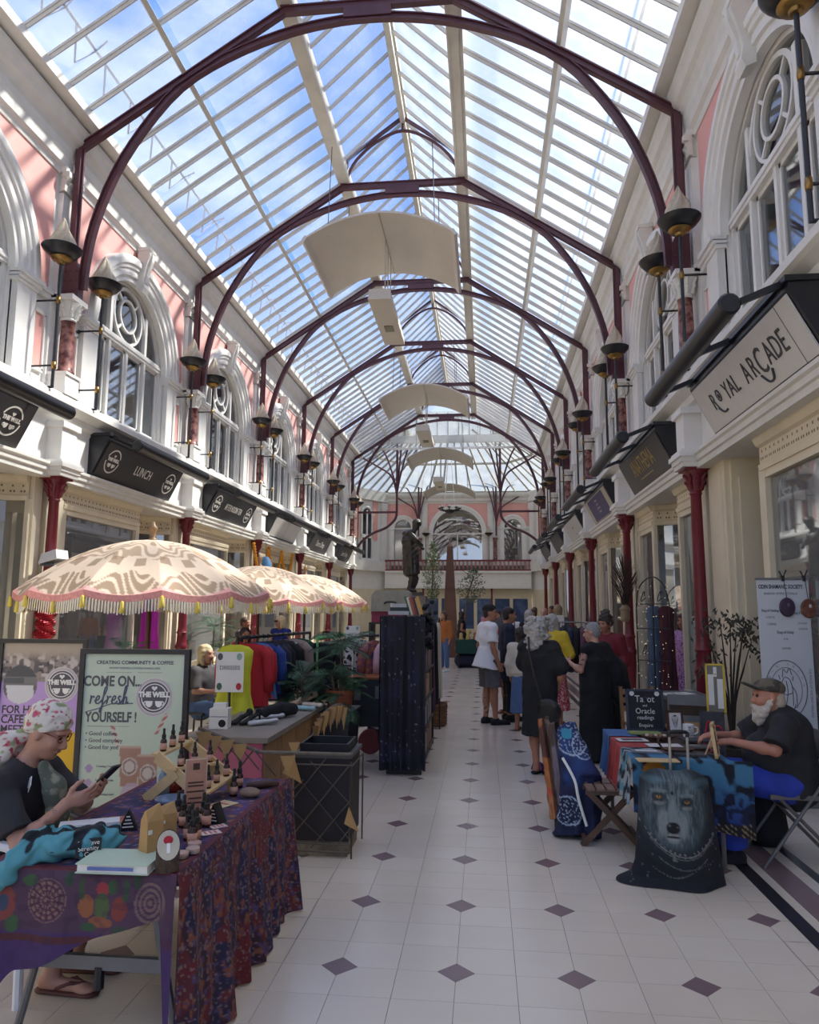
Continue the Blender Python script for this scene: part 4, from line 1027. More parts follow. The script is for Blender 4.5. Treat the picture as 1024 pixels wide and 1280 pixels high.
def np_mesh(name, v, f, mt=None, smooth=True):
    me = bpy.data.meshes.new(name); n = len(f); k = f.shape[1]
    me.vertices.add(len(v)); me.vertices.foreach_set('co', np.ascontiguousarray(v, np.float32).ravel())
    me.loops.add(n*k); me.loops.foreach_set('vertex_index', np.ascontiguousarray(f, np.int32).ravel())
    me.polygons.add(n); me.polygons.foreach_set('loop_start', np.arange(n, dtype=np.int32)*k)
    me.polygons.foreach_set('use_smooth', np.full(n, smooth))
    if mt: me.materials.append(mt)
    me.update(calc_edges=True); return me
def paint(me, fn, name='col'):
    """colour attribute from fn(points Nx3) -> Nx3 linear colours (flat print on cloth)"""
    n = len(me.vertices); co = np.empty(n*3, np.float32); me.vertices.foreach_get('co', co); c = fn(co.reshape(-1, 3))
    at = me.color_attributes.new(name, 'FLOAT_COLOR', 'POINT'); at.data.foreach_set('color', np.concatenate([c, np.ones((n, 1))], 1).astype(np.float32).ravel())
def vnoise(p, sc, seed=0):
    """cheap smooth value noise in [0,1] for painting prints"""
    p = np.asarray(p, float)*sc+seed*17.31; i = np.floor(p).astype(np.int64); f = p-i; f = f*f*(3-2*f); out = 0
    def h(a): 
        q = (a[..., 0]*374761393+a[..., 1]*668265263+a[..., 2]*2147483647+seed*144665) & 0x7fffffff; q = ((q ^ (q >> 13))*1274126177) & 0x7fffffff; return ((q ^ (q >> 16)) & 65535)/65535
    for dx in (0, 1):
        for dy in (0, 1):
            for dz in (0, 1):
                w = (f[..., 0] if dx else 1-f[..., 0])*(f[..., 1] if dy else 1-f[..., 1])*(f[..., 2] if dz else 1-f[..., 2]); out = out+w*h(i+np.array([dx, dy, dz]))
    return out
PRINT = mat('printed_cloth', (255, 255, 255), .85, vary=.06, scale=30, attr='col', bump=.15, bscale=200)
PRINTG = mat('printed_board', (255, 255, 255), .5, vary=.02, scale=30, attr='col')

# ------------------------------------------------------------------ people
SK1 = mat('skin_fair', (196, 148, 126), .55, vary=.08, scale=14)
SK2 = mat('skin_tan', (168, 116, 92), .55, vary=.1, scale=14)
SKT = mat('skin_tattooed', (188, 140, 120), .55, rgb2=(92, 72, 70), scale=26, thr=(.52, .62))
BLKC = mat('black_cloth', (26, 26, 30), .85, vary=.15, scale=12, bump=.15)
WHTC = mat('white_cloth', (226, 226, 230), .85, vary=.03, scale=8, bump=.1)
GREYC = mat('grey_cloth', (92, 90, 94), .85, vary=.1, scale=20, bump=.1)
NAVY = mat('navy_cloth', (32, 36, 58), .85, vary=.15, scale=14, bump=.1)
DENIM = mat('denim', (82, 108, 148), .85, vary=.15, scale=30, bump=.1)
REDC = mat('red_cloth', (176, 36, 46), .8, vary=.12, scale=10, bump=.1)
MARC = mat('maroon_velvet', (112, 20, 36), .7, vary=.2, scale=10, bump=.1)
BEIC = mat('beige_cloth', (208, 198, 180), .85, vary=.06, scale=10, bump=.1)
YELC = mat('yellow_cloth', (216, 186, 52), .8, vary=.1, scale=10, bump=.1)
BLUC = mat('royal_blue_cloth', (38, 60, 158), .85, vary=.15, scale=8, bump=.15)
LILC = mat('lilac_print', (196, 150, 196), .85, rgb2=(120, 72, 130), scale=40, thr=(.5, .6))
ORGC = mat('rust_cloth', (176, 106, 54), .85, vary=.1)
HGREY = mat('grey_hair', (176, 172, 166), .6, vary=.25, scale=60, bump=.6, bscale=120)
HDARK = mat('dark_hair', (44, 32, 28), .5, vary=.3, scale=60, bump=.5, bscale=120)
HBRN = mat('brown_hair', (84, 60, 44), .5, vary=.3, scale=60, bump=.5, bscale=120)
HBLD = mat('blonde_hair', (226, 210, 170), .5, vary=.15, scale=60, bump=.5, bscale=120)
EYEW = mat('eye_dark', (46, 36, 34), .2); LEATH = mat('black_leather', (30, 28, 30), .4, vary=.2, scale=20, bump=.2)
LIPM = mat('lip', (160, 92, 88), .5)
TAN = mat('brown_leather', (120, 82, 54), .5, vary=.15, scale=20)
def head(B, c, R, s=1, ears=True):
    T = lambda p: A3(c)+R@(A3(p)*s)
    B.ell(T((0, -.012, .03)), A3((.074, .094, .09))*s, R, .02); B.ell(T((0, .028, -.035)), A3((.061, .066, .085))*s, R, .03)
    B.ell(T((0, .062, -.098)), A3((.028, .026, .022))*s, R, .03); B.cap(T((0, .088, .012)), T((0, .112, -.032)), .009*s, .0145*s, .014)
    for q in (-1, 1):
        B.ell(T((q*.034, .068, -.03)), .024*s, None, .03); B.ell(T((q*.03, .083, .03)), A3((.026, .012, .008))*s, R, .015)
        if ears: B.ell(T((q*.076, -.005, -.008)), A3((.011, .022, .032))*s, R, .01)
        B.ell(T((q*.014, .104, -.036)), .011*s, None, .01)
    B.ell(T((0, .096, -.066)), A3((.022, .008, .007))*s, R, .008)
    for q in (-1, 1): B.ell(T((q*.031, .098, .008)), .012*s, None, 0, sub=True)
    return T
def hand(B, w, d, pn, s=1, curl=.7, side=1, spread=.1):
    """palm and five fingers from wrist w along d; pn = palm normal (the fingers curl towards it); side: thumb direction sign"""
    d = A3(d)/np.linalg.norm(d); pn = A3(pn); pn = pn-d*(pn@d); pn /= np.linalg.norm(pn); x = np.cross(d, pn)*side; w = A3(w)
    B.cap(w, w+d*.05*s, .026*s, .034*s, .015, sq=(pn, .6)); B.cap(w+d*.04*s-x*.02*s, w+d*.08*s-x*.022*s, .018*s, .015*s, .012); B.cap(w+d*.04*s+x*.02*s, w+d*.08*s+x*.022*s, .02*s, .015*s, .012); B.cap(w+d*.03*s, w+d*.085*s, .02*s, .016*s, .012)
    for i, (o, L) in enumerate(((.03, .066), (.01, .078), (-.011, .072), (-.031, .056))):
        p = w+(d*.085+x*o)*s; a = curl*(.35+.12*i); dd = d*math.cos(a)+pn*math.sin(a)+x*spread*(1.5-i)*.12; q = p+dd*L*.5*s
        a2 = curl*(1.0+.2*i); d2 = d*math.cos(a2)+pn*math.sin(a2); r = q+d2*L*.32*s; a3 = a2+curl*.6; d3 = d*math.cos(a3)+pn*math.sin(a3); e = r+d3*L*.25*s
        B.path([p, q, r, e], [.0098*s, .0086*s, .0078*s, .0066*s], .004)
    p = w+(d*.022+x*.03)*s; q = p+(d*.55+x*.75+pn*.25)*.036*s; r = q+(d*.8+x*.25+pn*.55)*.036*s; e = r+(d*.85-x*.1+pn*.4)*.026*s
    B.path([p, q, r, e], [.016*s, .012*s, .010*s, .008*s], .008)
STAND = dict(head=(0, .03, 1.62), neck=(0, -.015, 1.46), chest=(0, 0, 1.27), waist=(0, .01, 1.08), pelvis=(0, -.01, .95),
    shR=(.175, -.01, 1.405), shL=(-.175, -.01, 1.405), elR=(.225, -.03, 1.12), elL=(-.225, -.03, 1.12), wrR=(.225, .06, .89), wrL=(-.225, .06, .89),
    hiR=(.088, -.005, .92), hiL=(-.088, -.005, .92), knR=(.095, .02, .49), knL=(-.095, .02, .49), anR=(.095, -.01, .085), anL=(-.095, -.01, .085),
    toR=(.11, .15, .03), toL=(-.11, .15, .03), hdR=None, hdL=None, pnR=(-1, .3, 0), pnL=(1, .3, 0), yaw=0, pitch=0, curl=.6)
class Person:
    def __init__(s, label, loc, rz, H=1.7, skin=SK1, fat=1, vox=.012, female=True, hs=1, hands='LR', **J):
        s.k = H/1.75; s.vox = vox; s.fat = fat
        s.J = dict(STAND); s.J.update(J); k = s.k
        for n_, v in list(s.J.items()):
            if isinstance(v, tuple) and n_ not in ('pnR', 'pnL', 'hdR', 'hdL'): s.J[n_] = A3(v)*k
        s.root = thing('person', label, 'person', loc, rz); J = s.J; s.hs = hs*k
        B = Body(.03); s.R = rotm(J['yaw'], J['pitch'])
        s.torso(B, 0); s.T = head(B, J['head'], s.R, s.hs)
        B.cap(J['neck'], A3(J['head'])+s.R@A3((0, -.02, -.05))*k, .054*k, .05*k, .03)
        for sd in 'RL':
            B.path([J['sh'+sd], J['el'+sd], J['wr'+sd]], [.046*k, .037*k, .026*k], .02); m_ = J['el'+sd]*.7+J['wr'+sd]*.3; B.ell(m_, .04*k, None, .03)
            if sd in hands:
                d = J['hd'+sd] if J['hd'+sd] is not None else J['wr'+sd]-J['el'+sd]
                hand(B, J['wr'+sd], d, J['pn'+sd], k, J['curl'], 1 if sd == 'R' else -1)
            B.path([J['hi'+sd], J['kn'+sd], J['an'+sd]], [.088*k*fat, .054*k, .037*k], .03); cf = J['kn'+sd]*.68+J['an'+sd]*.32+A3((0, -.018, 0))*k; B.ell(cf, A3((.05, .05, .1))*k, None, .04)
            B.cap(J['an'+sd]+A3((0, -.03, -.04))*k, J['to'+sd], .034*k, .026*k, .03); B.ell(J['to'+sd]+A3((0, .02, -.005))*k, A3((.036, .045, .02))*k, None, .02)
        s.body = link('body', B.mesh(vox, 'body', skin), s.root)
        ey = MB()
        for q in (-1, 1): ey.ball(tuple(s.T((q*.031, .085, .008))), .012*k, 8, 6)
        s.eyes = ey.build('eyes', EYEW, s.root, True); s.eyes['kind'] = 'stuff'
    def torso(s, B, g, hem=None):
        J = s.J; k = s.k; f = s.fat; Y = (0, 1, 0)
        up = J['neck']-J['pelvis']; fw = np.cross(up, J['shR']-J['shL']); fw = -fw/np.linalg.norm(fw) if np.linalg.norm(fw) else A3((0, 1, 0))
        sq = lambda q: (fw, q)
        B.cap(J['pelvis'], J['waist'], .15*k*f+g, .128*k*f+g, .05, sq(.76)); B.cap(J['waist'], J['chest'], .128*k*f+g, .152*k*(.5+.5*f)+g, .06, sq(.72))
        B.cap(J['chest'], J['neck']-(J['neck']-J['chest'])*.22, .15*k*(.5+.5*f)+g, .075*k+g, .06, sq(.7))
        B.cap(J['shR'], J['shL'], .052*k+g, .052*k+g, .05)
    def part(s, nm, B, mt, vox=None, **kw):
        o = link(nm, B.mesh(vox or s.vox, nm, mt), s.root)
        for a, b in kw.items(): o[a] = b
        return o
    def top(s, mt, sleeve=.6, hem=None, g=.014, sg=None, nm='top', vox=None, folds=0, extra=None, wr=(.003, 28), neckcut=True, collar=0):
        """shirt: torso plus sleeves to a fraction of the arm (1 = elbow, 2 = wrist); hem: z of the lower edge"""
        J = s.J; k = s.k; B = Body(.03); B.wr = wr; s.torso(B, g*k*1.0); sg = (sg or g*1.6)*k
        for sd in 'RL':
            if sleeve <= 0: B.cap(J['sh'+sd], J['sh'+sd]+(J['el'+sd]-J['sh'+sd])*.1, .056*k, .05*k, .03); continue
            a, b, c = J['sh'+sd], J['el'+sd], J['wr'+sd]
            if sleeve <= 1: B.cap(a, a+(b-a)*sleeve, .05*k+sg*.6, .042*k+sg*1.1, .03, flat=True); B.ell(a, .055*k+sg*.4, None, .03)
            else: B.cap(a, b, .05*k+sg*.6, .04*k+sg, .03); B.cap(b, b+(c-b)*(sleeve-1), .04*k+sg, .03*k+sg, .03, flat=True)
        if hem is not None:
            hz = hem*k; p = J['pelvis']; w = J['waist']; d = p-w; d = d/np.linalg.norm(d); L = max(.01, (p[2]-hz))
            B.cap(w, p+d*L, .14*k*s.fat+g*k, (.182 if folds else .162)*k*s.fat+g*k+(.016*k if folds else 0), .04, ((0, 1, 0), .92 if folds else .8), flat=True, folds=(9, .03) if folds else None)
        if neckcut: B.ell(A3(J['neck'])+A3((0, .03, .05))*k, A3((.075, .085, .06))*k, None, 0, sub=True)
        if extra: extra(B)
        return s.part(nm, B, mt, vox)
    def skirt(s, mt, hem, r0=.15, r1=.22, top=None, nm='skirt', n=9, amp=.05, sq=.8, vox=None, cx=0, cy=0, extra=None, sit=False):
        J = s.J; k = s.k; B = Body(.03); z0 = (top or 1.05)*k; B.cap((J['waist'][0], J['waist'][1], z0), (cx*k, cy*k, hem*k), r0*k*s.fat, r1*k, .03, ((0, 1, 0), sq), flat=True, folds=(n, amp))
        if extra: extra(B)
        return s.part(nm, B, mt, vox)
    def legs(s, mt, end=.95, g=.018, flare=0, nm='trousers', vox=None):
        """trousers: end measured as a fraction of knee..ankle beyond the knee (negative: shorts)"""
        J = s.J; k = s.k; f = s.fat; B = Body(.03); B.wr = (.003, 30); B.cap(J['pelvis'], J['waist']-(J['waist']-J['pelvis'])*.4, .145*k*f+g*.6, .125*k*f+g*.6, .04, ((0, 1, 0), .76))
        for sd in 'RL':
            a, b, c = J['hi'+sd], J['kn'+sd], J['an'+sd]; B.ell(a, .085*k*f+g, None, .05)
            if end <= 0: B.cap(a, b+(a-b)*(-end), .09*k*f+g, .075*k*f+g+flare, .03, flat=True)
            else: B.cap(a, b, .09*k*f+g, .058*k+g, .03); B.cap(b, b+(c-b)*end, .058*k+g, .042*k+g+flare, .03, flat=True)
        return s.part(nm, B, mt, vox)
    def shoes(s, mt, kind='shoe'):
        J = s.J; k = s.k
        for sd in 'RL':
            an, to = J['an'+sd], J['to'+sd]; B = Body(.015); z0 = min(to[2], an[2])-.03*k; h = A3((an[0], an[1]-.035*k, z0+.012)); t = A3((to[0], to[1]+.04*k, z0+.012)); d = t-h
            if kind == 'shoe':
                B.cap(h+A3((0, 0, .03)), t+A3((0, 0, .018)), .043*k, .036*k, .02); B.cap(h, t, .044*k, .042*k, .01, ((0, 0, 1), .35)); B.cap(an+A3((0, -.01, -.05))*k, an+A3((0, .0, -.01))*k, .044*k, .042*k, .02)
                s.part('shoe', B, mt, .009)
            else:
                B.cap(h-A3((0, 0, .002)), t-A3((0, 0, .002)), .042*k, .045*k, .01, ((0, 0, 1), .3)); m_ = h+d*.62
                for q in (-1, 1): B.path([h+d*.35+A3((q*.04*k, 0, .02)), m_+A3((q*.025*k, 0, .045*k)), t-d*.12+A3((0, 0, .035*k))], [.008]*3, .004)
                s.part('sandal', B, mt, .007)
    def hair(s, mt, kind='short', vox=None):
        T = s.T; R = s.R; k = s.hs; B = Body(.02)
        if kind == 'short':
            B.ell(T((0, -.02, .042)), A3((.083, .1, .09))*k, R); B.ell(T((0, -.05, -.02)), A3((.075, .06, .07))*k, R); B.ell(T((0, .12, -.05)), A3((.09, .075, .1))*k, R, 0, sub=True); B.ell(T((0, .1, -.04)), A3((.1, .06, .09))*k, R, 0, sub=True)
        elif kind == 'bob' or kind == 'long':
            z = -.12 if kind == 'bob' else -.28; B.ell(T((0, -.022, .04)), A3((.09, .105, .095))*k, R); B.cap(T((0, -.06, .0)), T((0, -.07, z)), .085*k, .06*k if kind == 'long' else .08*k, .04, (tuple(R@A3((0, 1, 0))), .65))
            for q in (-1, 1): B.cap(T((q*.065, -.01, .02)), T((q*.07, .01, z)), .04*k, .025*k, .03)
            B.ell(T((0, .12, -.05)), A3((.07, .08, .1))*k, R, 0, sub=True)
            B.wr = (.004, 60)
        elif kind == 'bun':
            B.ell(T((0, -.02, .045)), A3((.088, .104, .09))*k, R); B.ell(T((.01, -.05, .13)), A3((.065, .06, .045))*k, R); B.ell(T((0, -.06, -.01)), A3((.08, .055, .07))*k, R); B.ell(T((0, .12, -.06)), A3((.085, .08, .1))*k, R, 0, sub=True)
            for q in (-1, 1): B.cap(T((q*.074, .03, .02)), T((q*.075, .03, -.08)), .018*k, .008*k, .02)
            B.wr = (.006, 60)
        elif kind == 'curly':
            r_ = np.random.default_rng(3); B.ell(T((0, -.03, .02)), A3((.11, .12, .12))*k, R, .03)
            for i in range(330):
                a = r_.uniform(0, 2*PI); z = r_.uniform(-.24, .14); ro = .125+.03*math.sin(i)-.5*max(0, z-.06)-.12*max(0, -.16-z); x, y = ro*math.cos(a), ro*math.sin(a)-.03
                if y > .05 and z < .06: continue
                B.ell(T((x, y, z)), r_.uniform(.012, .024)*k, None, .008)
            B.cap(T((0, -.05, .0)), T((0, -.06, -.2)), .11*k, .1*k, .03); B.ell(T((0, .12, -.05)), A3((.07, .09, .09))*k, R, 0, sub=True)
        return s.part('hair', B, mt, vox or min(s.vox, .01))
    def cap(s, mt, brim=True):
        T = s.T; R = s.R; k = s.hs; B = Body(.012); B.ell(T((0, -.012, .052)), A3((.088, .108, .085))*k, R)
        B.cut(T((0, 0, .045)), R@A3((0, .15, -1)))
        if brim: B.ell(T((0, .115, .052)), A3((.068, .075, .010))*k, R@rotm(0, -.15), .008)
        return s.part('cap', B, mt, .008)
# ------------------------------------------------------------------ the people
# standing group in the aisle
p = Person('man in white T-shirt, black cap and grey shorts standing in the aisle', (1.68, 10.95, 0), -1.15, 1.74, SK2, 1.05, .011, yaw=-.5, hands='LR',
           wrL=(-.21, .1, .88), elL=(-.24, -.05, 1.12), knR=(.11, .04, .49), anR=(.12, .05, .085), toR=(.14, .2, .03))
p.top(WHTC, .75, .80, .022, nm='t_shirt', folds=1); p.legs(GREYC, -.1, .022, .015, nm='shorts'); p.shoes(BLKC); p.hair(HDARK, 'short'); p.cap(BLKC)
tt = MB(); a, b = A3(p.J['knL']), A3(p.J['anL'])
b_ = Body(.01); b_.cap(p.J['elL']*.95+p.J['wrL']*.05, p.J['wrL']*.85+p.J['elL']*.15, .042*p.k, .0305*p.k); b_.ell(p.J['elL']*.7+p.J['wrL']*.3, .0425*p.k); p.part('forearm_tattoo', b_, SKT, .01)
b_ = Body(.02); b_.cap(p.J['knL']*.85+p.J['anL']*.15, p.J['anL']*.8+p.J['knL']*.2, .053*p.k, .043*p.k); b_.ell(p.J['knL']*.68+p.J['anL']*.32+A3((0, -.018, 0))*p.k, A3((.0525, .0525, .1))*p.k, None, .03); p.part('calf_tattoo', b_, SKT, .01)
p = Person('person in dark navy coat standing behind the man in the white T-shirt', (1.98, 11.35, 0), -1.35, 1.7, SK2, 1.0, .013)
p.top(NAVY, 1.9, .62, .03, nm='coat'); p.legs(BLKC, .9); p.shoes(BLKC); p.hair(HDARK, 'short')
p = Person('woman in red shirt and maroon skirt with dark hair tied back and sandals', (2.02, 12.15, 0), PI-.5, 1.6, SK2, 1.0, .012, yaw=.1, anL=(-.1, -.1, .1), toL=(-.11, .03, .04))
p.top(REDC, .7, .9, .016, nm='shirt'); p.skirt(MARC, .45, .15, .2, 1.02); p.shoes(TAN, 'sandal'); p.hair(HBRN, 'short')
b_ = Body(.02); b_.ell((-.2, .08, .78), (.13, .06, .15)); b_.path([(-.15, .03, .9), (-.1, 0, 1.2), (-.1, -.02, 1.45)], [.012]*3, .01); p.part('shoulder_bag', b_, TAN, .012)
p = Person('woman with dark hair, cream top and long denim skirt seen from behind', (2.14, 10.4, 0), -.35, 1.42, SK2, 1.0, .011, yaw=-.7)
p.top(BEIC, 1.9, .95, .02, nm='jumper'); p.skirt(DENIM, .3, .17, .22, 1.08, nm='denim_skirt', n=5, amp=.02); p.shoes(TAN, 'sandal'); p.hair(HDARK, 'long')
p = Person('woman with curly grey hair and loose black dress, black bag on her hip', (2.19, 7.75, 0), -.55, 1.58, SK2, 1.12, .009, yaw=-.35, hands='LR',
           elR=(.29, -.02, 1.14), wrR=(.17, .1, .93), elL=(-.25, .08, 1.16), wrL=(-.08, .24, 1.08), hdL=(.7, .6, .2), hdR=(-.6, .5, -.5), anL=(-.05, -.02, .085), toL=(-.05, .14, .03), anR=(.07, .02, .085), toR=(.08, .18, .03))
def wing(B):
    k = p.k
    for sd, q in (('R', 1), ('L', -1)): B.cap(p.J['sh'+sd], p.J['el'+sd]*.75+p.J['sh'+sd]*.25, .07*k, .11*k, .04, ((0, 1, 0), .7))
    B.cap((0, 0, 1.3*k), (0, 0, .42*k), .19*k, .225*k, .05, ((0, 1, 0), .72), True, (7, .04))
p.top(BLKC, .1, None, .025, nm='dress', extra=wing, neckcut=False); p.hair(HGREY, 'curly', .008)
for sd in 'RL':
    b_ = Body(.01); an, to = p.J['an'+sd], p.J['to'+sd]; b_.cap((an[0], an[1]-.04, .018), (to[0], to[1]+.04, .018), .042, .045, .01, ((0, 0, 1), .45)); p.part('sandal_sole', b_, BLKC, .008)
    b_ = Body(.01); b_.path([(an[0]-.05, an[1], .04), (an[0]-.035, an[1]+.02, .1), (an[0]+.035, an[1]+.02, .1), (an[0]+.05, an[1], .04)], [.014]*4); b_.path([(to[0]-.045, to[1], .03), (to[0], to[1]-.02, .065), (to[0]+.045, to[1], .03)], [.016]*3); p.part('purple_strap', b_, mat('purple_leather', (92, 44, 92), .5), .008)
b_ = Body(.02); b_.ell((.2, -.2, .66), (.13, .055, .12)); b_.ell((.2, -.235, .71), (.115, .035, .075)); p.part('shoulder_bag', b_, LEATH, .009)
b_ = Body(.01); b_.path([(.12, -.2, .74), (.05, -.22, 1.0), (-.02, -.19, 1.25), (-.06, -.12, 1.37), (-.06, .0, 1.4)], [.012]*5); p.part('bag_strap', b_, LEATH, .008)
p = Person('woman with cropped grey hair in black dress and cape, facing left with bare tattooed arm', (2.86, 8.5, 0), .75, 1.52, SK1, 1.22, .009, yaw=.45, pitch=-.12,
           elL=(-.26, .02, 1.14), wrL=(-.2, .24, 1.22), hdL=(.3, .9, .25), elR=(.3, -.08, 1.13), wrR=(.3, .1, 1.0))
def cape(B):
    k = p.k; B.cap((0, 0, 1.25*k), (0, -.01, .02*k+.01), .22*k, .29*k, .06, ((0, 1, 0), .7), True, (8, .03))
    B.path([A3((.17, -.02, 1.38))*k, A3((.32, -.08, 1.1))*k, A3((.42, -.12, .78))*k], [.1*k, .16*k, .15*k], .07, ((0, 1, 0), .8)); B.cap(A3((.3, -.1, .85))*k, A3((.55, -.16, .72))*k, .09*k, .02*k, .05)
p.top(BLKC, 0, None, .02, nm='black_dress', extra=cape); p.hair(mat('cropped_grey_hair', (150, 148, 148), .7, vary=.3, scale=70, bump=.5), 'short', .008); p.shoes(BLKC)
b_ = Body(.01); b_.cap(p.J['shL']*.75+p.J['elL']*.25, p.J['elL'], .049*p.k, .0395*p.k); p.part('upper_arm_tattoo', b_, SKT, .009)
g = MB()
for q in (-1, 1): g.tube([tuple(p.T((q*.031+.022*math.cos(a), .105, .008+.018*math.sin(a)))) for a in [2*PI*i/12 for i in range(13)]], .0028, 4); g.tube([tuple(p.T((q*.055, .1, .012))), tuple(p.T((q*.078, 0, .01)))], .0025, 4)
g.build('glasses', mat('red_frames', (120, 50, 50), .4), p.root)
p = Person('woman with dark tied-up hair and maroon velvet top behind the cape', (3.16, 9.5, 0), PI-.35, 1.62, SK2, 1.05, .01, yaw=-.5, pitch=-.25, wrR=(.15, .25, 1.0), wrL=(-.15, .22, .95))
p.top(MARC, 1.95, .85, .022, sg=.04, nm='velvet_top'); p.skirt(BLKC, .1, .16, .22, 1.0); p.hair(HDARK, 'bun', .008); p.shoes(BLKC)
p = Person('woman in yellow cardigan and red patterned skirt with long grey hair, holding a phone', (2.62, 10.9, 0), -.3, 1.6, SK2, 1.1, .012, yaw=-.4, wrR=(.15, .28, 1.12), elR=(.27, .02, 1.12), wrL=(-.02, .3, 1.1))
p.top(YELC, 1.8, .95, .022, nm='cardigan'); p.skirt(mat('red_patterned_skirt', (170, 60, 76), .85, rgb2=(214, 168, 168), scale=40, thr=(.5, .6)), .25, .16, .27, 1.05, n=7, amp=.06); p.hair(HGREY, 'long'); p.shoes(TAN, 'sandal')
# further back
p = Person('woman in black pinafore dress with paper ears, far down the aisle', (.93, 22.6, 0), -PI/2+.25, 1.62, SK2, 1.12, .018, elR=(.22, -.06, 1.13), wrR=(.12, .2, 1.05), wrL=(-.12, .2, 1.05))
p.top(BLKC, 0, .9, .02, nm='bodice'); p.skirt(BLKC, .5, .16, .24, 1.1, n=7); p.shoes(BLKC); p.hair(HDARK, 'bob')
e = MB()
for q in (-1, 1): e.prism([(q*.02, .1), (q*.08, .1), (q*.065, .19)][::q], 'y', -.01, .01)
e.v = [tuple(p.T((x, y, z))) for x, y, z in e.v]; e.build('paper_ears', WHT, p.root)
p = Person('woman in rust top and pale jeans beside the dark bookcase', (.55, 19.8, 0), PI-.6, 1.62, SK1, 1.0, .018); p.top(ORGC, 1.8, .9, .02, nm='top'); p.legs(DENIM, .9); p.shoes(WHTC); p.hair(HBRN, 'long')
crowd = [('bald man in a dark jacket in the crowd under the end wall', 3.05, 17.5, 2.6, 1.72, SK1, NAVY, None, .0), ('woman in white top and sunhat in the far crowd', 2.35, 19.5, PI, 1.6, SK2, WHTC, HDARK, 'bob'),
         ('person with grey bob in dark top in the far crowd', 2.6, 16.2, .5, 1.66, SK1, BLKC, HGREY, 'bob'), ('person with brown hair and green top in the far crowd', 2.9, 19.0, 2, 1.7, SK2, mat('green_cloth', (60, 92, 70), .85), HBRN, 'short'),
         ('dark-haired man in a blue shirt in the far crowd by the white banner', 3.5, 20.5, 2.4, 1.78, SK2, NAVY, HDARK, 'short'), ('woman with tied dark hair and grey top in the far crowd', 2.1, 24.0, 2.8, 1.62, SK1, GREYC, HDARK, 'bun'),
         ('person in a pink top with fair hair in the far crowd', 1.75, 27.0, PI, 1.66, SK1, mat('pink_cloth', (206, 140, 150), .85), HBLD, 'long'), ('man in a beige shirt in the far crowd', 3.3, 24.5, 2.2, 1.76, SK2, BEIC, HBRN, 'short'),
         ('tall person with long fair hair beside the bald man', 3.25, 16.4, .3, 1.78, SK1, GREYC, mat('fair_hair', (150, 126, 96), .6, vary=.3, scale=60, bump=.5), 'long')]
for lab, x, y, rz, H, sk, c, hm, hk in crowd:
    p = Person(lab, (x, y, 0), rz, H, sk, 1.05, .02, wrR=(.18, .16, .98)); p.top(c, .8, .88, .02); p.legs(DENIM if c is not NAVY else BLKC, .92); p.shoes(BLKC)
    if hk: p.hair(hm, hk, .014)
    if 'sunhat' in lab: p.cap(WHTC)
# left side, beyond the clothes rails
p = Person('woman with white-blonde hair, sunglasses and bright blue sleeveless top', (-2.12, 13.2, 0), PI-.3, 1.53, SK1, 1.05, .014, yaw=-.5, elR=(.24, .02, 1.13), wrR=(.1, .28, 1.1), wrL=(-.1, .28, 1.05)); p.top(BLUC, 0, .9, .016); p.legs(DENIM, .9); p.shoes(WHTC); p.hair(HBLD, 'bob')
g = MB()
for q in (-1, 1): g.ball(tuple(p.T((q*.033, .1, .008))), (.026, .014, .02), 8, 6)
g.build('sunglasses', BLK, p.root)
p = Person('man in a dark T-shirt leaning towards the woman in the blue top', (-2.75, 13.0, 0), -PI/2-.2, 1.5, SK2, 1.1, .014, wrR=(.1, .36, 1.1), elR=(.24, .12, 1.1), wrL=(-.1, .36, 1.1)); p.top(GREYC, .8, .85, .022); p.legs(DENIM, .92); p.shoes(BLKC); p.hair(HBRN, 'short')
SITJ = dict(pelvis=(0, 0, .55), waist=(0, .0, .7), chest=(0, .01, .88), neck=(0, 0, 1.06), head=(0, .04, 1.21), shR=(.175, 0, 1.0), shL=(-.175, 0, 1.0), elR=(.22, .06, .76), elL=(-.22, .06, .76), wrR=(.13, .28, .76), wrL=(-.13, .28, .76),
            hiR=(.09, .02, .53), hiL=(-.09, .02, .53), knR=(.1, .44, .52), knL=(-.1, .44, .52), anR=(.1, .42, .085), anL=(-.1, .42, .085), toR=(.11, .57, .03), toL=(-.11, .57, .03))
p = Person('seated woman with curly fair hair and grey top beyond the green poster', (-1.72, 8.5, 0), -PI/2-.3, 1.6, SK1, 1.1, .013, **SITJ); p.top(GREYC, .9, None, .02); p.legs(DENIM, .9); p.shoes(BLKC); p.hair(HBLD, 'bob')
p = Person('person with dark hair browsing behind the clothes rail', (-1.85, 10.4, 0), PI+.4, 1.38, SK2, 1.0, .014, yaw=.2); p.top(REDC, 1.8, .85, .02); p.legs(BLKC, .9); p.shoes(BLKC); p.hair(HDARK, 'bob')
p = Person('woman with reddish hair and a lilac print dress at the right shop door', (4.62, 11.35, 0), 2.0, 1.62, SK2, 1.0, .011, yaw=.4); p.top(LILC, .8, .95, .014, nm='dress_bodice'); p.skirt(LILC, .12, .15, .22, 1.1, n=6, amp=.03); p.hair(mat('auburn_hair', (86, 44, 34), .5, vary=.3, scale=60, bump=.5), 'bob'); p.shoes(TAN, 'sandal')
cc0 = thing('cafe_chair', 'dark cafe chair under the seated fair-haired woman, mint jacket over its back', 'chair', (-1.74, 8.5, 0), -PI/2-.3)
MB().box(-.2, .2, -.2, .2, .43, .455).build('seat', BLK, cc0); MB().box(-.2, .2, -.24, -.21, .62, .84).build('backrest', BLK, cc0)
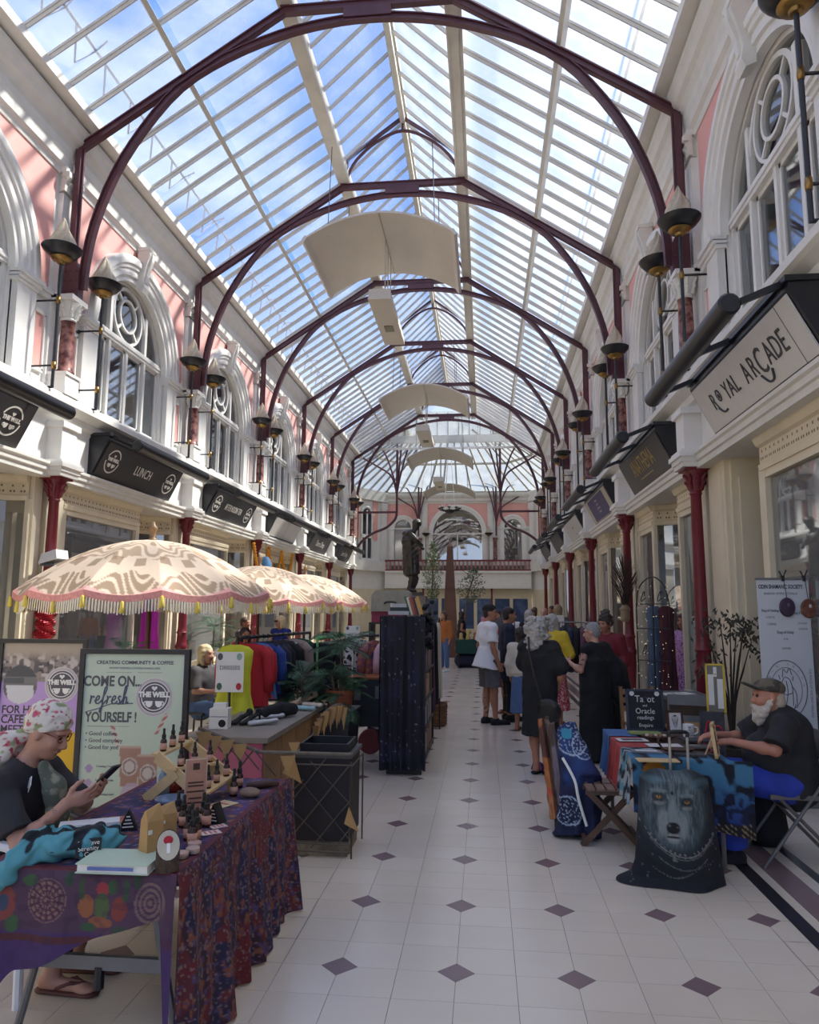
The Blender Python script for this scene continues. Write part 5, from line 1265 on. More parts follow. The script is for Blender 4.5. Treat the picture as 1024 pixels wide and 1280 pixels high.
for q in (-1, 1): MB().tube([(q*.19, -.24, 0), (q*.19, -.22, .84)], .013, 6).build('rear_leg', BLK, cc0); MB().tube([(q*.19, .19, 0), (q*.19, .18, .43)], .013, 6).build('front_leg', BLK, cc0)
jk = thing('jacket', 'mint green jacket hung over the back of the dark cafe chair', 'jacket', (-1.74, 8.5, 0), -PI/2-.3); b_ = Body(.03); b_.wr = (.008, 30); b_.cap((0, -.24, .83), (0, -.27, .42), .2, .2, .03, ((0, 1, 0), .3), True, (7, .1)); b_.cap((.19, -.25, .8), (.2, -.27, .4), .06, .05, .03); link('cloth', b_.mesh(.014, 'cloth', mat('mint_cloth', (150, 206, 190), .8, vary=.08)), jk)
# ------------------------------------------------------------------ left-hand market stalls
WOODL = mat('pale_pine', (206, 176, 128), .55, vary=.12, scale=8)
WOODM = mat('counter_wood', (150, 116, 82), .55, vary=.15, scale=6)
WOODD = mat('dark_wood', (70, 46, 36), .5, vary=.2, scale=8)
KRAFT = mat('kraft_paper', (178, 142, 92), .8, vary=.08, scale=10)
PAPER = mat('white_paper', (226, 224, 218), .7, vary=.03)
GREYM = mat('grey_metal', (120, 120, 122), .4, .5, vary=.1)
AMBER = mat('amber_glass', (52, 26, 18), .12, vary=.1)
RUB = mat('black_rubber', (22, 22, 24), .45, vary=.1)
LABL = mat('bottle_label', (196, 150, 130), .6, vary=.1, scale=40)
TERRA = mat('terracotta', (150, 84, 56), .8, vary=.12)
SOIL = mat('soil', (52, 40, 32), .95, vary=.2, scale=30)
PLAST = mat('white_plastic', (224, 224, 226), .4, vary=.02)
TZ = .70
L3 = lambda *c: np.array(lin(c))
def mixc(base, cols):
    """base Nx3; cols: (mask N in 0..1, colour)"""
    for m_, c in cols: base = base*(1-m_[:, None])+m_[:, None]*c
    return base
def ss(a, b, x): t = np.clip((x-a)/(b-a), 0, 1); return t*t*(3-2*t)
# ---- table and its cloth
tX0, tX1, tY0, tY1 = -.24, .51, 2.66, 4.14
tb = thing('folding_table', 'folding table with grey metal legs under the purple printed cloth', 'table', ((tX0+tX1)/2, (tY0+tY1)/2, 0))
cx, cy = (tX0+tX1)/2, (tY0+tY1)/2
MB().box(tX0-cx+.01, tX1-cx-.01, tY0-cy+.01, tY1-cy-.01, TZ-.035, TZ-.006).build('tabletop', PLAST, tb)
for yy in (tY0-cy+.2, tY1-cy-.25):
    for q in (-1, 1): MB().tube([(q*.2, yy, TZ-.04), (q*.22, yy, .45), (q*.33, yy, .0)], .016, 8).build('leg', GREYM, tb)
    MB().box(-.26, .26, yy-.012, yy+.012, .27, .32).build('crossbar', GREYM, tb)
MB().tube([(0, tY0-cy+.2, .28), (0, tY0-cy+.2, .2)], .02, 8).build('latch', BLK, tb)
vs, fs = [], []
def cloth_grid(fn, nu, nv, acc=None):
    o = len(vs)
    for j in range(nv+1):
        for i in range(nu+1): vs.append(fn(i/nu, j/nv))
    for j in range(nv):
        for i in range(nu): a = o+j*(nu+1)+i; fs.append((a, a+1, a+nu+2, a+nu+1))
cloth_grid(lambda u, v: (tX0+(tX1-tX0)*u, tY0+(tY1-tY0)*v, TZ+.0015*math.sin(30*u+9*v)), 70, 110)
def right(u, v):
    y = tY0-.0+(tY1+.06-tY0)*v; h = 1-u; w = u*(.022*math.sin(y*23)+.018*math.sin(y*41+1)+.02*math.sin(y*11))
    return (tX1+.012*min(1, u*12)+w+.035*u, y+.015*u*math.sin(y*31), TZ-(TZ-.012)*u)
cloth_grid(right, 110, 200)
def front(u, v):
    x = tX0+(tX1-tX0)*u; d = .33-.19*ss(.3, .95, u)+.02*math.sin(u*9)+.2*ss(.22, .0, u)
    if u > .93: d += (u-.93)*8
    return (x, tY0-.012*min(1, v*10)-v*(.012*math.sin(x*25)+.01), TZ-d*v)
cloth_grid(front, 140, 90)
def backside(u, v): x = tX0+(tX1-tX0)*u; return (x, tY1+.012*min(1, v*10)+v*.03*math.sin(x*28)**2, TZ-.6*v)
cloth_grid(backside, 40, 24)
cme = np_mesh('tablecloth', np.array(vs), np.array(fs), PRINT)
def cloth_col(p):
    p = p.astype(float); n1 = vnoise(p*[1, 1, 1], 14, 1); n2 = vnoise(p, 38, 2); n3 = vnoise(p*[1, .5, 1], 9, 3)
    top = p[:, 2] > TZ-.006; rt = (p[:, 0] > tX1+.002) & ~top; fr = (p[:, 1] < tY0-.002) & ~top & ~rt
    base = np.tile(L3(66, 44, 96), (len(p), 1))
    base = mixc(base, [(ss(.5, .6, n1), L3(88, 56, 128)), (ss(.6, .66, n2)*.9, L3(112, 52, 66)), (ss(.62, .7, vnoise(p, 22, 5)), L3(42, 48, 96)), (ss(.7, .76, vnoise(p, 45, 7)), L3(170, 106, 62)), (ss(.74, .8, vnoise(p, 60, 8)), L3(150, 140, 170))])
    st = p.copy(); s_ = np.sin(p[:, 1]*30+2*np.sin(p[:, 2]*9+p[:, 1]*3)); r_ = np.tile(L3(62, 34, 58), (len(p), 1))
    r_ = mixc(r_, [(ss(.25, .6, s_), L3(40, 40, 84)), (ss(.5, .9, -s_), L3(110, 36, 48)), (ss(.62, .68, vnoise(p*[1, 1, .5], 50, 4)), L3(150, 80, 56)), (ss(.63, .7, vnoise(p, 66, 9)), L3(88, 66, 122)), (ss(.7, .78, n3), L3(120, 26, 44)), (ss(.72, .76, vnoise(p, 95, 6)), L3(140, 116, 120))])
    base[rt] = r_[rt]
    f_ = np.tile(L3(78, 46, 112), (len(p), 1)); x, z = p[:, 0]-tX0, TZ-p[:, 2]; W_ = tX1-tX0
    def el(cx_, cz, rx, rz): return np.sqrt(((x-cx_)/rx)**2+((z-cz)/rz)**2)
    e1 = el(.27, .105, .075, .075); ms = [(ss(.22, .2, z), L3(92, 60, 88)), ((np.abs(z-.235) < .012).astype(float), L3(98, 44, 52)), (((e1 < 1) & (np.sin(e1*26) > -.2)).astype(float), L3(150, 112, 102)), (((e1 < .9) & (np.sin(np.arctan2(z-.105, x-.27)*14) > .5)).astype(float), L3(92, 40, 66))]
    e2 = el(.66, .1, .055, .07); ms += [(((e2 < 1) & (np.sin(e2*22) > -.1)).astype(float), L3(140, 108, 104))]
    for a, b, rx, rz, c in ((.42, .12, .03, .04, (168, 98, 54)), (.4, .06, .012, .04, (70, 92, 60)), (.55, .12, .03, .04, (150, 60, 50)), (.57, .06, .012, .04, (60, 92, 66)), (.48, .06, .025, .025, (176, 50, 62)), (.48, .12, .03, .05, (86, 110, 62)), (.48, .17, .05, .018, (160, 90, 56)), (.35, .03, .018, .025, (52, 84, 60)), (.52, .05, .02, .025, (64, 100, 62)), (.61, .03, .015, .025, (56, 92, 60)), (.14, .19, .025, .03, (66, 104, 64)), (.1, .12, .05, .06, (150, 66, 62)), (.1, .12, .022, .03, (62, 78, 110)), (.04, .17, .03, .03, (166, 104, 60)), (.2, .04, .03, .02, (70, 104, 64)), (.43, .19, .03, .015, (60, 96, 66)), (.56, .19, .03, .015, (60, 96, 66))):
        e = el(a, b, rx, rz); ms.append((((e < 1)*1.0), L3(*c)*(1)))
    f_ = mixc(f_, ms+[(ss(.6, .7, n2)*.35, L3(60, 34, 70))]); base[fr] = f_[fr]
    base = base*.62+.1*base.mean(1, keepdims=True)
    edge = (np.minimum(p[:, 0]-tX0, np.minimum(tX1-p[:, 0], p[:, 1]-tY0)) < .03) & top; base[edge] = L3(96, 40, 50)
    return base
paint(cme, cloth_col)
clo = link('tablecloth', cme); tag(clo, 'purple and maroon printed cloth draped over the folding table to the floor', 'tablecloth')
# ---- bottles
def bottle_meshes():
    b = MB().lathe([(.004, 0), (.016, 0), (.0175, .003), (.0175, .05), (.013, .06), (.008, .064), (.008, .07)], 12)
    c = MB().lathe([(.0115, .066), (.0115, .084), (.008, .087), (.0065, .1), (.0075, .112), (.005, .118), (.001, .119)], 10)
    l = MB().lathe([(.0178, .01), (.0178, .042)], 12)
    return b.mesh('glass', AMBER, True, .7), c.mesh('dropper_cap', RUB, True, .7), l.mesh('label', LABL, True)
BOT = bottle_meshes(); BOTP = None
def bottle(loc, label, s=1.0, grp='dropper bottles on the purple table'):
    o = thing('dropper_bottle', label, 'bottle', loc, 0, grp); o.scale = (s, s, s)
    for nm, me in zip(('glass', 'dropper_cap', 'label'), BOT): link(nm, me, o)
    return o
def P2D(px, py, z=TZ): return ATZ(px, py, z)
# stepped pine display
rk = thing('bottle_display', 'pale pine three-step display stand for little bottles', 'display stand', P2D(232, 1002))
o_ = rk.location.copy()
steps = [(AT(216, 936, 3.55), 0), (AT(243, 966, 3.62), 1), (AT(272, 986, 3.7), 2)]
dirv = Vector((.8, .6, 0)).normalized(); prp = Vector((-dirv.y, dirv.x, 0))
STEP = []
for i, (px0, py0, px1, py1) in enumerate(((196, 944, 234, 926), (214, 961, 270, 953), (252, 992, 288, 968))):
    a, b = AT(px0, py0, 3.62-.04*i), AT(px1, py1, 3.86-.02*i); STEP.append((a, b))
    MB().bar(a-o_, b-o_, .07, .012).build('shelf', WOODL, rk)
for q in (0, 1):
    a = STEP[0][q]-o_; c = STEP[2][q]-o_; MB().bar(a+Vector((0, 0, -.006)), Vector((c.x, c.y, c.z))+Vector((.02, 0, -.03)), .012, .06).build('brace', WOODL, rk)
    f_ = Vector((a.x-.05, a.y-.0, .0)); m_ = STEP[1][q]-o_; MB().bar(f_, m_+Vector((.03, 0, -.02)), .012, .05).build('leg', WOODL, rk)
    MB().bar(Vector((c.x, c.y, 0)), c, .012, .03).build('leg', WOODL, rk)
tn = ('top', 'middle', 'bottom')
for i, (a, b) in enumerate(STEP):
    for k, t in enumerate((.2, .5, .85) if i else (.2, .5, .8)):
        p = a.lerp(b, t); p.z += .006; bottle(p, 'dropper bottle on the %s step of the pine display, %s from its near end' % (tn[i], ORD[k]), .95)
for i, (px, py) in enumerate(((254, 948), (228, 941))):
    pass
for k, (px, py, lab) in enumerate(((222, 1028, 'dropper bottle behind the kraft bags, left of a pair'), (229, 1034, 'dropper bottle behind the kraft bags, right of a pair'), (235, 1050, 'dropper bottle in the front cluster of four, leftmost'), (240, 1056, 'dropper bottle in the front cluster of four, nearest'), (245, 1052, 'dropper bottle in the front cluster of four, rightmost'), (239, 1046, 'dropper bottle in the front cluster of four, rearmost'),
                                   (254, 1030, 'dropper bottle left of the black triangle card'), (258, 1033, 'dropper bottle touching the black triangle card'), (292, 995, 'dropper bottle beside the flat stone, nearer of two'), (299, 984, 'dropper bottle beside the flat stone, farther of two'))):
    bottle(P2D(px, py, TZ+.002), lab, 1.15)
# black triangle cards
def tri_card(loc, rz, lab):
    o = thing('price_card', lab, 'card', loc, rz)
    MB().prism([(-.04, 0), (.04, 0), (0, .085)], 'y', -.025, .025).build('card', RUB, o)
    q = MB()
    for i in range(4): w = .045-.01*i; q.box(-w/2, w/2, -.0262, -.0252, .012+.014*i, .017+.014*i)
    q.build('chalk_lines', WHT, o)['kind'] = 'stuff'
tri_card(P2D(160, 1036, TZ+.002), .4, 'black folded price card with white writing behind the white carton'); tri_card(P2D(270, 1028, TZ+.002), -.3, 'black folded price card with white writing beside the bottles')
# sign holder
h = thing('sign_holder', 'upright acrylic sign holder with a brown printed card', 'sign holder', P2D(243, 1018, TZ+.002), .5)
MB().box(-.05, .05, -.003, .003, .0, .25).build('acrylic', mat('acrylic', (200, 176, 160), .1, vary=.02), h); MB().box(-.046, .046, -.0045, -.003, .01, .245).build('printed_card', mat('brown_card', (176, 130, 108), .5, vary=.1, scale=20), h)
q = MB()
for z_, w in ((.2, .03), (.14, .07), (.125, .07), (.1, .08), (.07, .06), (.05, .07)): q.box(-w/2, w/2, -.0055, -.0046, z_, z_+(.03 if w < .04 else .007))
q.build('print', WOODD, h)['kind'] = 'stuff'; MB().box(-.05, .05, -.04, .04, -.001, .003).build('foot', MATS['acrylic'], h)
# kraft bags
def kraft(loc, rz, w, h_, lab):
    o = thing('kraft_bag', lab, 'paper bag', loc, rz)
    mb = MB(); mb.add([(-w, -.03, 0), (w, -.03, 0), (w, .03, 0), (-w, .03, 0), (-w*.98, -.024, h_*.72), (w*.98, -.024, h_*.72), (w*.98, .024, h_*.72), (-w*.98, .024, h_*.72), (-w*.9, -.004, h_*.9), (w*.8, -.004, h_), (w*.8, .004, h_), (-w*.9, .004, h_*.9)],
        [(3,2,1,0),(0,1,5,4),(1,2,6,5),(2,3,7,6),(3,0,4,7),(4,5,9,8),(5,6,10,9),(6,7,11,10),(7,4,8,11),(8,9,10,11)])
    mb.build('bag', KRAFT, o); MB().box(-w*.96, -w*.5, -.032, -.03, h_*.5, h_*.58).build('clip', PAPER, o)
kraft(P2D(188, 1074, TZ+.002), 1.0, .035, .2, 'taller kraft paper bag standing behind the cut log'); kraft(P2D(207, 1050, TZ+.002), .8, .035, .15, 'shorter kraft paper bag behind the taller one')
# cut log ornament with an oval picture on its slanted face
lg = thing('log_ornament', 'slanted cut log with a red mushroom picture on its face', 'ornament', P2D(209, 1088, TZ+.002), .5)
m_ = MB(); n = 18; vs_ = [(.042*math.cos(2*PI*k/n), .036*math.sin(2*PI*k/n), 0) for k in range(n)]+[(.042*math.cos(2*PI*k/n), .036*math.sin(2*PI*k/n), .085+.05*math.sin(2*PI*k/n)) for k in range(n)]
m_.add(vs_, [tuple(reversed(range(n))), tuple(range(n, 2*n))]+[(k, (k+1) % n, n+(k+1) % n, n+k) for k in range(n)]); m_.build('log', mat('bark', (74, 60, 48), .9, vary=.3, scale=40, bump=.6), lg)
fm_ = frame_mtx((0, 0, .087), (1, 0, 0), (0, .036, .05))
q = MB().lathe([(.001, 0), (.04, 0), (.04, .002)], 18, sy=1.35).build('cut_face', mat('cut_wood', (186, 178, 158), .5, vary=.1), lg); q.matrix_local = fm_
q = MB().ball((0, .018, .003), (.018, .016, .004), 10, 5).build('mushroom_cap', REDC, lg, True); q.matrix_local = fm_
q = MB().box(-.006, .006, -.03, .01, .002, .005).build('mushroom_stem', PAPER, lg); q.matrix_local = fm_
# flat book, tins, leaflets, stone, jug, jar
bk = thing('book', 'thick pale green book lying at the near edge of the purple table', 'book', P2D(147, 1087, TZ+.002), .03)
MB().box(-.135, .135, -.05, .12, 0, .004).build('cover', mat('pale_green_cover', (186, 204, 182), .5, vary=.03), bk); MB().box(-.13, .13, -.045, .115, .004, .03).build('pages', PAPER, bk); MB().box(-.135, .135, -.05, .12, .03, .034).build('cover', MATS['pale_green_cover'], bk); MB().box(-.09, .08, -.0505, -.05, .012, .024).build('blue_band', mat('blue_band', (96, 112, 170), .5), bk)
def tin(px, py, lab):
    o = thing('balm_tin', lab, 'tin', P2D(px, py, TZ+.002)); MB().lathe([(.024, 0), (.026, .002), (.026, .011)], 18).build('tin', mat('tin_metal', (170, 168, 166), .35, .8), o, True, .7); MB().lathe([(.027, .011), (.027, .019), (.025, .021)], 18).build('lid', mat('tin_lid', (188, 160, 150), .4), o, True, .7)
tin(227, 1072, 'small round balm tin nearest the log ornament'); tin(241, 1066, 'small round balm tin behind the other tin'); tin(243, 1059, 'small round balm tin farthest from the table edge')
def leaflet(px, py, w, l, rz, rgb, lab):
    o = thing('leaflet', lab, 'leaflet', P2D(px, py, TZ+.0025), rz); MB().box(-w/2, w/2, -l/2, l/2, 0, .0015).build('sheet', mat('leaflet_'+'_'.join(map(str, rgb)), rgb, .5, vary=.25, scale=25), o)
    q = MB()
    for i in range(3): q.box(-w*.4, w*.3, -l*.3+i*l*.25, -l*.2+i*l*.25, .0015, .0021)
    q.build('print', mat('leaflet_print', (176, 92, 84), .5), o)['kind'] = 'stuff'
leaflet(270, 1008, .1, .21, -.45, (208, 190, 150), 'cream printed leaflet lying below the bottle display'); leaflet(263, 1041, .055, .085, -.9, (214, 196, 190), 'small pink printed card, nearer the edge'); leaflet(273, 1033, .05, .07, -.8, (206, 186, 180), 'small pink printed card behind the first'); leaflet(148, 1026, .1, .14, .3, (176, 108, 66), 'orange printed leaflet beside the white carton')
st = thing('flat_stone', 'rounded flat brown stone on the far end of the purple table', 'stone', P2D(312, 996, TZ+.002)); MB().ball((0, 0, .022), (.055, .045, .024), 14, 8).build('stone', mat('stone_brown', (132, 108, 92), .8, vary=.15, scale=20, bump=.3), st, True)
wd = thing('driftwood', 'dark flat piece of driftwood at the far corner of the purple table', 'driftwood', P2D(330, 985, TZ+.002), .5); MB().tube([(-.09, 0, .015), (0, .01, .02), (.08, 0, .016)], [.02, .022, .012], 7).build('wood', WOODD, wd, True)
jg = thing('glass_jug', 'clear glass bottle with water behind the pine display', 'bottle', P2D(204, 992, TZ+.002)); MB().lathe([(.03, 0), (.036, .01), (.036, .09), (.02, .12), (.014, .15), (.017, .16)], 16).build('glass', mat('clear_bottle', (150, 166, 172), .1, vary=.05), jg, True, .7); MB().lathe([(.018, .155), (.018, .17)], 12).build('stopper', PAPER, jg)
jr = thing('amber_jar', 'orange-red glass jar behind the pine display', 'jar', P2D(217, 990, TZ+.002)); MB().lathe([(.03, 0), (.042, .015), (.044, .05), (.03, .075), (.026, .08)], 16).build('jar', mat('red_amber', (142, 56, 34), .15), jr, True, .7); MB().lathe([(.03, .08), (.03, .095)], 14).build('lid', WOODD, jr)
bw = thing('glass_bowl', 'shallow pale blue glass bowl under the pine display', 'bowl', P2D(214, 1006, TZ+.002)); MB().lathe([(.03, 0), (.07, .02), (.08, .035), (.074, .034), (.03, .012)], 18).build('bowl', mat('blue_glass', (120, 140, 164), .12), bw, True)
ct = thing('carton', 'flat white carton beyond the turquoise bag', 'carton', P2D(112, 1036, TZ+.002), .45); MB().box(-.12, .12, -.04, .04, 0, .03).build('carton', PLAST, ct); MB().box(-.05, .05, -.041, -.04, .008, .022).build('label', GREYC, ct)
# turquoise bag
tq = thing('drawstring_bag', 'crumpled turquoise bag with black print lying on the table corner', 'bag', P2D(80, 1075, TZ))
B = Body(.04); B.wr = (.008, 52)
B.path([(-.13, -.06, .03), (-.05, .0, .05), (.06, .06, .05), (.13, .1, .05)], [.035, .055, .06, .05], .05, ((0, 0, 1), .8)); B.path([(-.13, -.06, .03), (-.16, -.1, -.01), (-.165, -.115, -.05)], [.035, .035, .022], .03)
for i in range(5): B.path([(-.15+.05*i, -.1+.035*i, .05), (-.12+.05*i, -.03+.03*i, .1), (-.06+.05*i, .05+.02*i, .075)], [.012]*3, .015)
B.cut((0, 0, -.1), (0, 0, -1)); bme_ = B.mesh(.005, 'bag', PRINT)
paint(bme_, lambda p: mixc(np.tile(L3(84, 150, 162), (len(p), 1)), [(ss(.62, .66, vnoise(p*[1, 1, .6], 20, 3))*(p[:, 2] > .045), L3(22, 30, 38)), (((np.abs(p[:, 1]-.6*p[:, 0]-.02) < .012) & (p[:, 2] > .06))*1.0, L3(20, 28, 36))]))
link('bag', bme_, tq); lbx = MB().box(.06, .15, -.004, .004, .02, .085).build('black_label', RUB, tq); lbx.location = (.005, -.055, -.005); lbx.rotation_euler = (-.15, 0, .5)
for i, tx in enumerate(('Sunwave', 'Serenity', 'Co')): text(tx, .022, WHT, lbx, frame_mtx((.105, -.0052, .07-.02*i), (1, 0, 0), (0, 0, 1)), ext=.0005)
# ---- poster stands
FRM = mat('poster_frame', (40, 38, 40), .45, vary=.08)
def poster_stand(loc, rz, w, h, z0, label, face):
    o = thing('poster_stand', label, 'poster stand', loc, rz)
    fr = MB()
    for x0, x1, za, zb in ((-w/2-.03, -w/2, z0-.03, z0+h+.03), (w/2, w/2+.03, z0-.03, z0+h+.03), (-w/2, w/2, z0-.03, z0), (-w/2, w/2, z0+h, z0+h+.03)): fr.box(x0, x1, -.02, .02, za, zb)
    fr.build('frame', FRM, o); MB().box(-w/2, w/2, -.004, .015, z0, z0+h).build('backing', FRM, o)
    for q in (-1, 1): MB().bar((q*w*.45, .02, z0+h*.9), (q*w*.48, .35, 0), .03, .02).build('rear_leg', FRM, o); MB().box(q*w*.48-.015, q*w*.48+.015, -.02, .02, 0, z0).build('front_leg', FRM, o)
    n = 90; m2 = MB(); m2.grid(lambda u, v: (-w/2+w*u, -.0055, z0+h*v), n, int(n*h/w)); me = m2.mesh('poster', PRINTG); paint(me, lambda p: face(p[:, 0]/w+.5, (p[:, 2]-z0)/h)); pst = link('poster', me, o)
    def tx(s_, size, x, y, mt=DKL, al='CENTER', sx=1, bold=0, sp=1): return text(s_, size*h, mt, pst, frame_mtx((-w/2+w*x, -.0065, z0+h*y), (1, 0, 0), (0, 0, 1)), align=al, sx=sx, ext=.0006, bold=bold, spacing=sp)
    def mt4(x, y): return frame_mtx((-w/2+w*x, -.0065, z0+h*y), (1, 0, 0), (0, 0, 1))
    return o, pst, tx, mt4, w, h
GRN = L3(196, 208, 186)
def green_face(u, v):
    c = np.tile(GRN, (len(u), 1)); asp = 1.45
    ms = [((v < .045)*1.0, L3(120, 112, 116))]
    for x, y0, y1 in ((.36, .36, .48), (.72, .5, .63)):
        pass
    ms += [(((np.abs(u-(.36+.11*(.46-v)/.2)-.0) < .018) & (v > .42) & (v < .55))*1.0, L3(214, 200, 186)), (((np.abs(u-(.36+.11*(.46-v)/.2)) < .018) & (v > .42) & (v < .55) & (np.sin(v*190+u*60) > 0))*1.0, L3(178, 96, 86))]
    ms += [(((np.abs(u-(.84-.16*(.62-v)/.2)) < .018) & (v > .5) & (v < .63))*1.0, L3(214, 190, 180)), (((np.abs(u-(.84-.16*(.62-v)/.2)) < .018) & (v > .5) & (v < .63) & (np.sin(v*190-u*60) > 0))*1.0, L3(186, 110, 100))]
    for cx_, top, bot, wd_ in ((.5, .42, .18, .105), (.68, .37, .15, .1)):
        tt = np.clip((v-bot)/(top-bot), 0, 1); ms.append((((np.abs(u-cx_) < wd_*(.8+.2*tt)) & (v > bot) & (v < top))*1.0, L3(172, 132, 112)))
        ms.append((((np.abs(u-cx_) < wd_*1.03) & (np.abs(v-top) < .008))*1.0, L3(200, 170, 150))); rr = np.sqrt((u-cx_)**2+((v-(top+bot)/2)*asp)**2); ms.append(((rr < .08)*1.0, L3(206, 192, 180))); ms.append((((rr < .066) & (rr > .052))*1.0, L3(140, 112, 100)))
    ms.append(((np.sqrt((u-.53)**2+((v-.12)*asp*.9)**2) < .11)*.8, L3(196, 170, 190))); ms.append(((np.sqrt((u-.65)**2+((v-.12)*asp)**2) < .07)*.8, L3(200, 178, 196)))
    for y in (.285, .2, .12): ms.append(((np.sqrt((u-.1)**2+((v-y)*asp)**2) < .035)*1.0, L3(176, 150, 182)))
    return mixc(c, ms)
pl = AT(95, 812, 4.3); pr = AT(248, 810, 4.36)
o, pst, tx, mt4, w, h = poster_stand(((pl.x+pr.x)/2, 4.32, 0), .06, .62, .95, .42, 'tall green poster stand reading COME ON refresh YOURSELF beside the pine display', green_face)
G1 = mat('poster_grey', (88, 86, 92), .5); G2 = mat('poster_soft_grey', (120, 120, 128), .5); G3 = mat('poster_blue_grey', (92, 96, 116), .5); PUR = mat('poster_mauve', (150, 120, 156), .5)
tx('CREATING COMMUNITY & COFFEE', .032, .5, .945, G1, sx=1.0, bold=.0006); tx('WWW.THEWELLCOFFEELOUNGE.ORG', .019, .5, .91, G2); tx('COME ON...', .09, .29, .825, G1, sx=.8, bold=.0025); tx('YOURSELF !', .085, .29, .6, G1, sx=.76, bold=.0025)
rf = MB()
cur = [[(0, 1), (.15, .95), (.1, 0), (.2, .7), (.5, 1), (.75, .85)], [(.85, .35), (1.5, .6), (1.6, .95), (1.3, 1.05), (1.05, .6), (1.15, .1), (1.6, .05), (2, .4)], [(1.95, .2), (2.5, 1.3), (2.75, 2.1), (2.55, 2.3), (2.35, 1.8), (2.3, .2), (2.25, -.9), (2.0, -1.1), (2.1, -.5), (2.9, .5)], [(2.95, 1), (3.1, .9), (3.05, 0), (3.2, .7), (3.5, 1), (3.7, .85)], [(3.8, .35), (4.4, .6), (4.5, .95), (4.2, 1.05), (3.95, .6), (4.05, .1), (4.5, .05), (4.9, .4)], [(5.5, .95), (5.2, 1.05), (5.05, .75), (5.4, .4), (5.3, .0), (4.95, .1)], [(5.6, .1), (6.1, 1.2), (6.3, 2.2), (6.1, 2.4), (5.95, 1.6), (5.95, 0), (6.1, .7), (6.4, .95), (6.55, .6), (6.5, .05), (6.9, .3)]]
[rf.tube(smooth_path([(-w/2+w*(.065+.056*(x+y*.12)), -.007, .42+h*(.685+.047*y)) for x, y in g_], 4), .0045, 5) for g_ in cur]; rf.tube(smooth_path([(-w/2+w*x, -.007, .42+h*y) for x, y in ((.04, .635), (.15, .655), (.28, .685), (.38, .685), (.5, .69))], 4), .003, 5); rf.build('script_lettering', G3, pst)
ln = MB(); ln.box(-w*.28, -w*.03, -.0068, -.0058, .42+h*.882, .42+h*.884); ln.box(w*.03, w*.28, -.0068, -.0058, .42+h*.882, .42+h*.884); ln.box(-w*.44, -w*.02, -.0068, -.0058, .42+h*.545, .42+h*.547); ln.build('rules', G2, pst)['kind'] = 'stuff'
for i, t_ in enumerate(('Good coffee', 'Good company', 'Good for you')): tx('\u2022 '+t_, .037, .045, .5-.042*i, G1, 'LEFT', sx=.95)
for i, t_ in enumerate(('Creating Community', 'Relax & Refresh', 'Supporting Local', 'Community')):
    tx(t_, .018, .17, .30-.085*i, G2, 'LEFT')
badge(pst, mt4(.71, .73), .114, True)
def hire_face(u, v):
    c = np.tile(L3(186, 152, 206), (len(u), 1)); p = np.stack([u*1.0, v*1.4, u*0], 1); ph = v > .7
    n_ = vnoise(p, 16, 4); n2 = vnoise(p, 34, 5); pic = mixc(np.tile(L3(150, 136, 130), (len(u), 1)), [(ss(.5, .6, n_), L3(96, 88, 90)), (ss(.6, .7, n2), L3(64, 58, 62)), (ss(.64, .72, vnoise(p, 22, 9)), L3(196, 186, 178)), (ss(.84, .95, v), L3(176, 160, 142))]); c[ph] = pic[ph]
    r = np.sqrt((u-.24)**2+((v-.68)*1.45)**2); cir = mixc(np.tile(L3(120, 116, 116), (len(u), 1)), [(ss(.7, .65, v)*1.0, L3(98, 96, 94)), (((v < .67) & (np.abs(u-.24+.3*(v-.64)) < .17))*1.0, L3(206, 204, 206)), ((v > .74)*1.0, L3(76, 78, 82)), (((v > .69) & (v < .73) & (u < .28))*1.0, L3(84, 86, 92))]); c[r < .215] = cir[r < .215]
    return c
pl = AT(5, 795, 5.1); pr = AT(108, 795, 5.1)
o, pst, tx, mt4, w, h = poster_stand(((pl.x+pr.x)/2, 5.1, 0), .05, .6, .93, .46, 'purple poster stand reading FOR HIRE CAFE MEETING ROOM behind the headscarf', hire_face)
for t_, y in (('FOR HIRE:', .485), ('CAFE', .41), ('MEETING', .335), ('ROOM', .26)): tx(t_, .085, .03, y, DKL, 'LEFT', sx=.92, bold=.0015)
for t_, y in (('PARTIES', .49), ('SOCIALS', .435), ('& MORE', .38)): tx(t_, .032, .7, y, PUR, 'LEFT', sx=.95)
badge(pst, mt4(.76, .68), .125, True)
MB().box(-w*.46, w*.02, -.0068, -.0058, .46+h*.445, .46+h*.45).build('rule', DKL, pst)
# yellow board behind the seated person
yb = thing('yellow_board', 'plain yellow board standing behind the seated person in the headscarf', 'board', (AT(78, 985, 4.7).x, 4.7, 0), .1); MB().prism([(-.11, 0), (.1, 0), (.1, .8), (-.02, .86), (-.11, .7)], 'y', -.012, .012).build('board', mat('yellow_board', (226, 176, 30), .5, vary=.05), yb); MB().bar((0, .012, .7), (0, .25, 0), .03, .02).build('strut', FRM, yb)
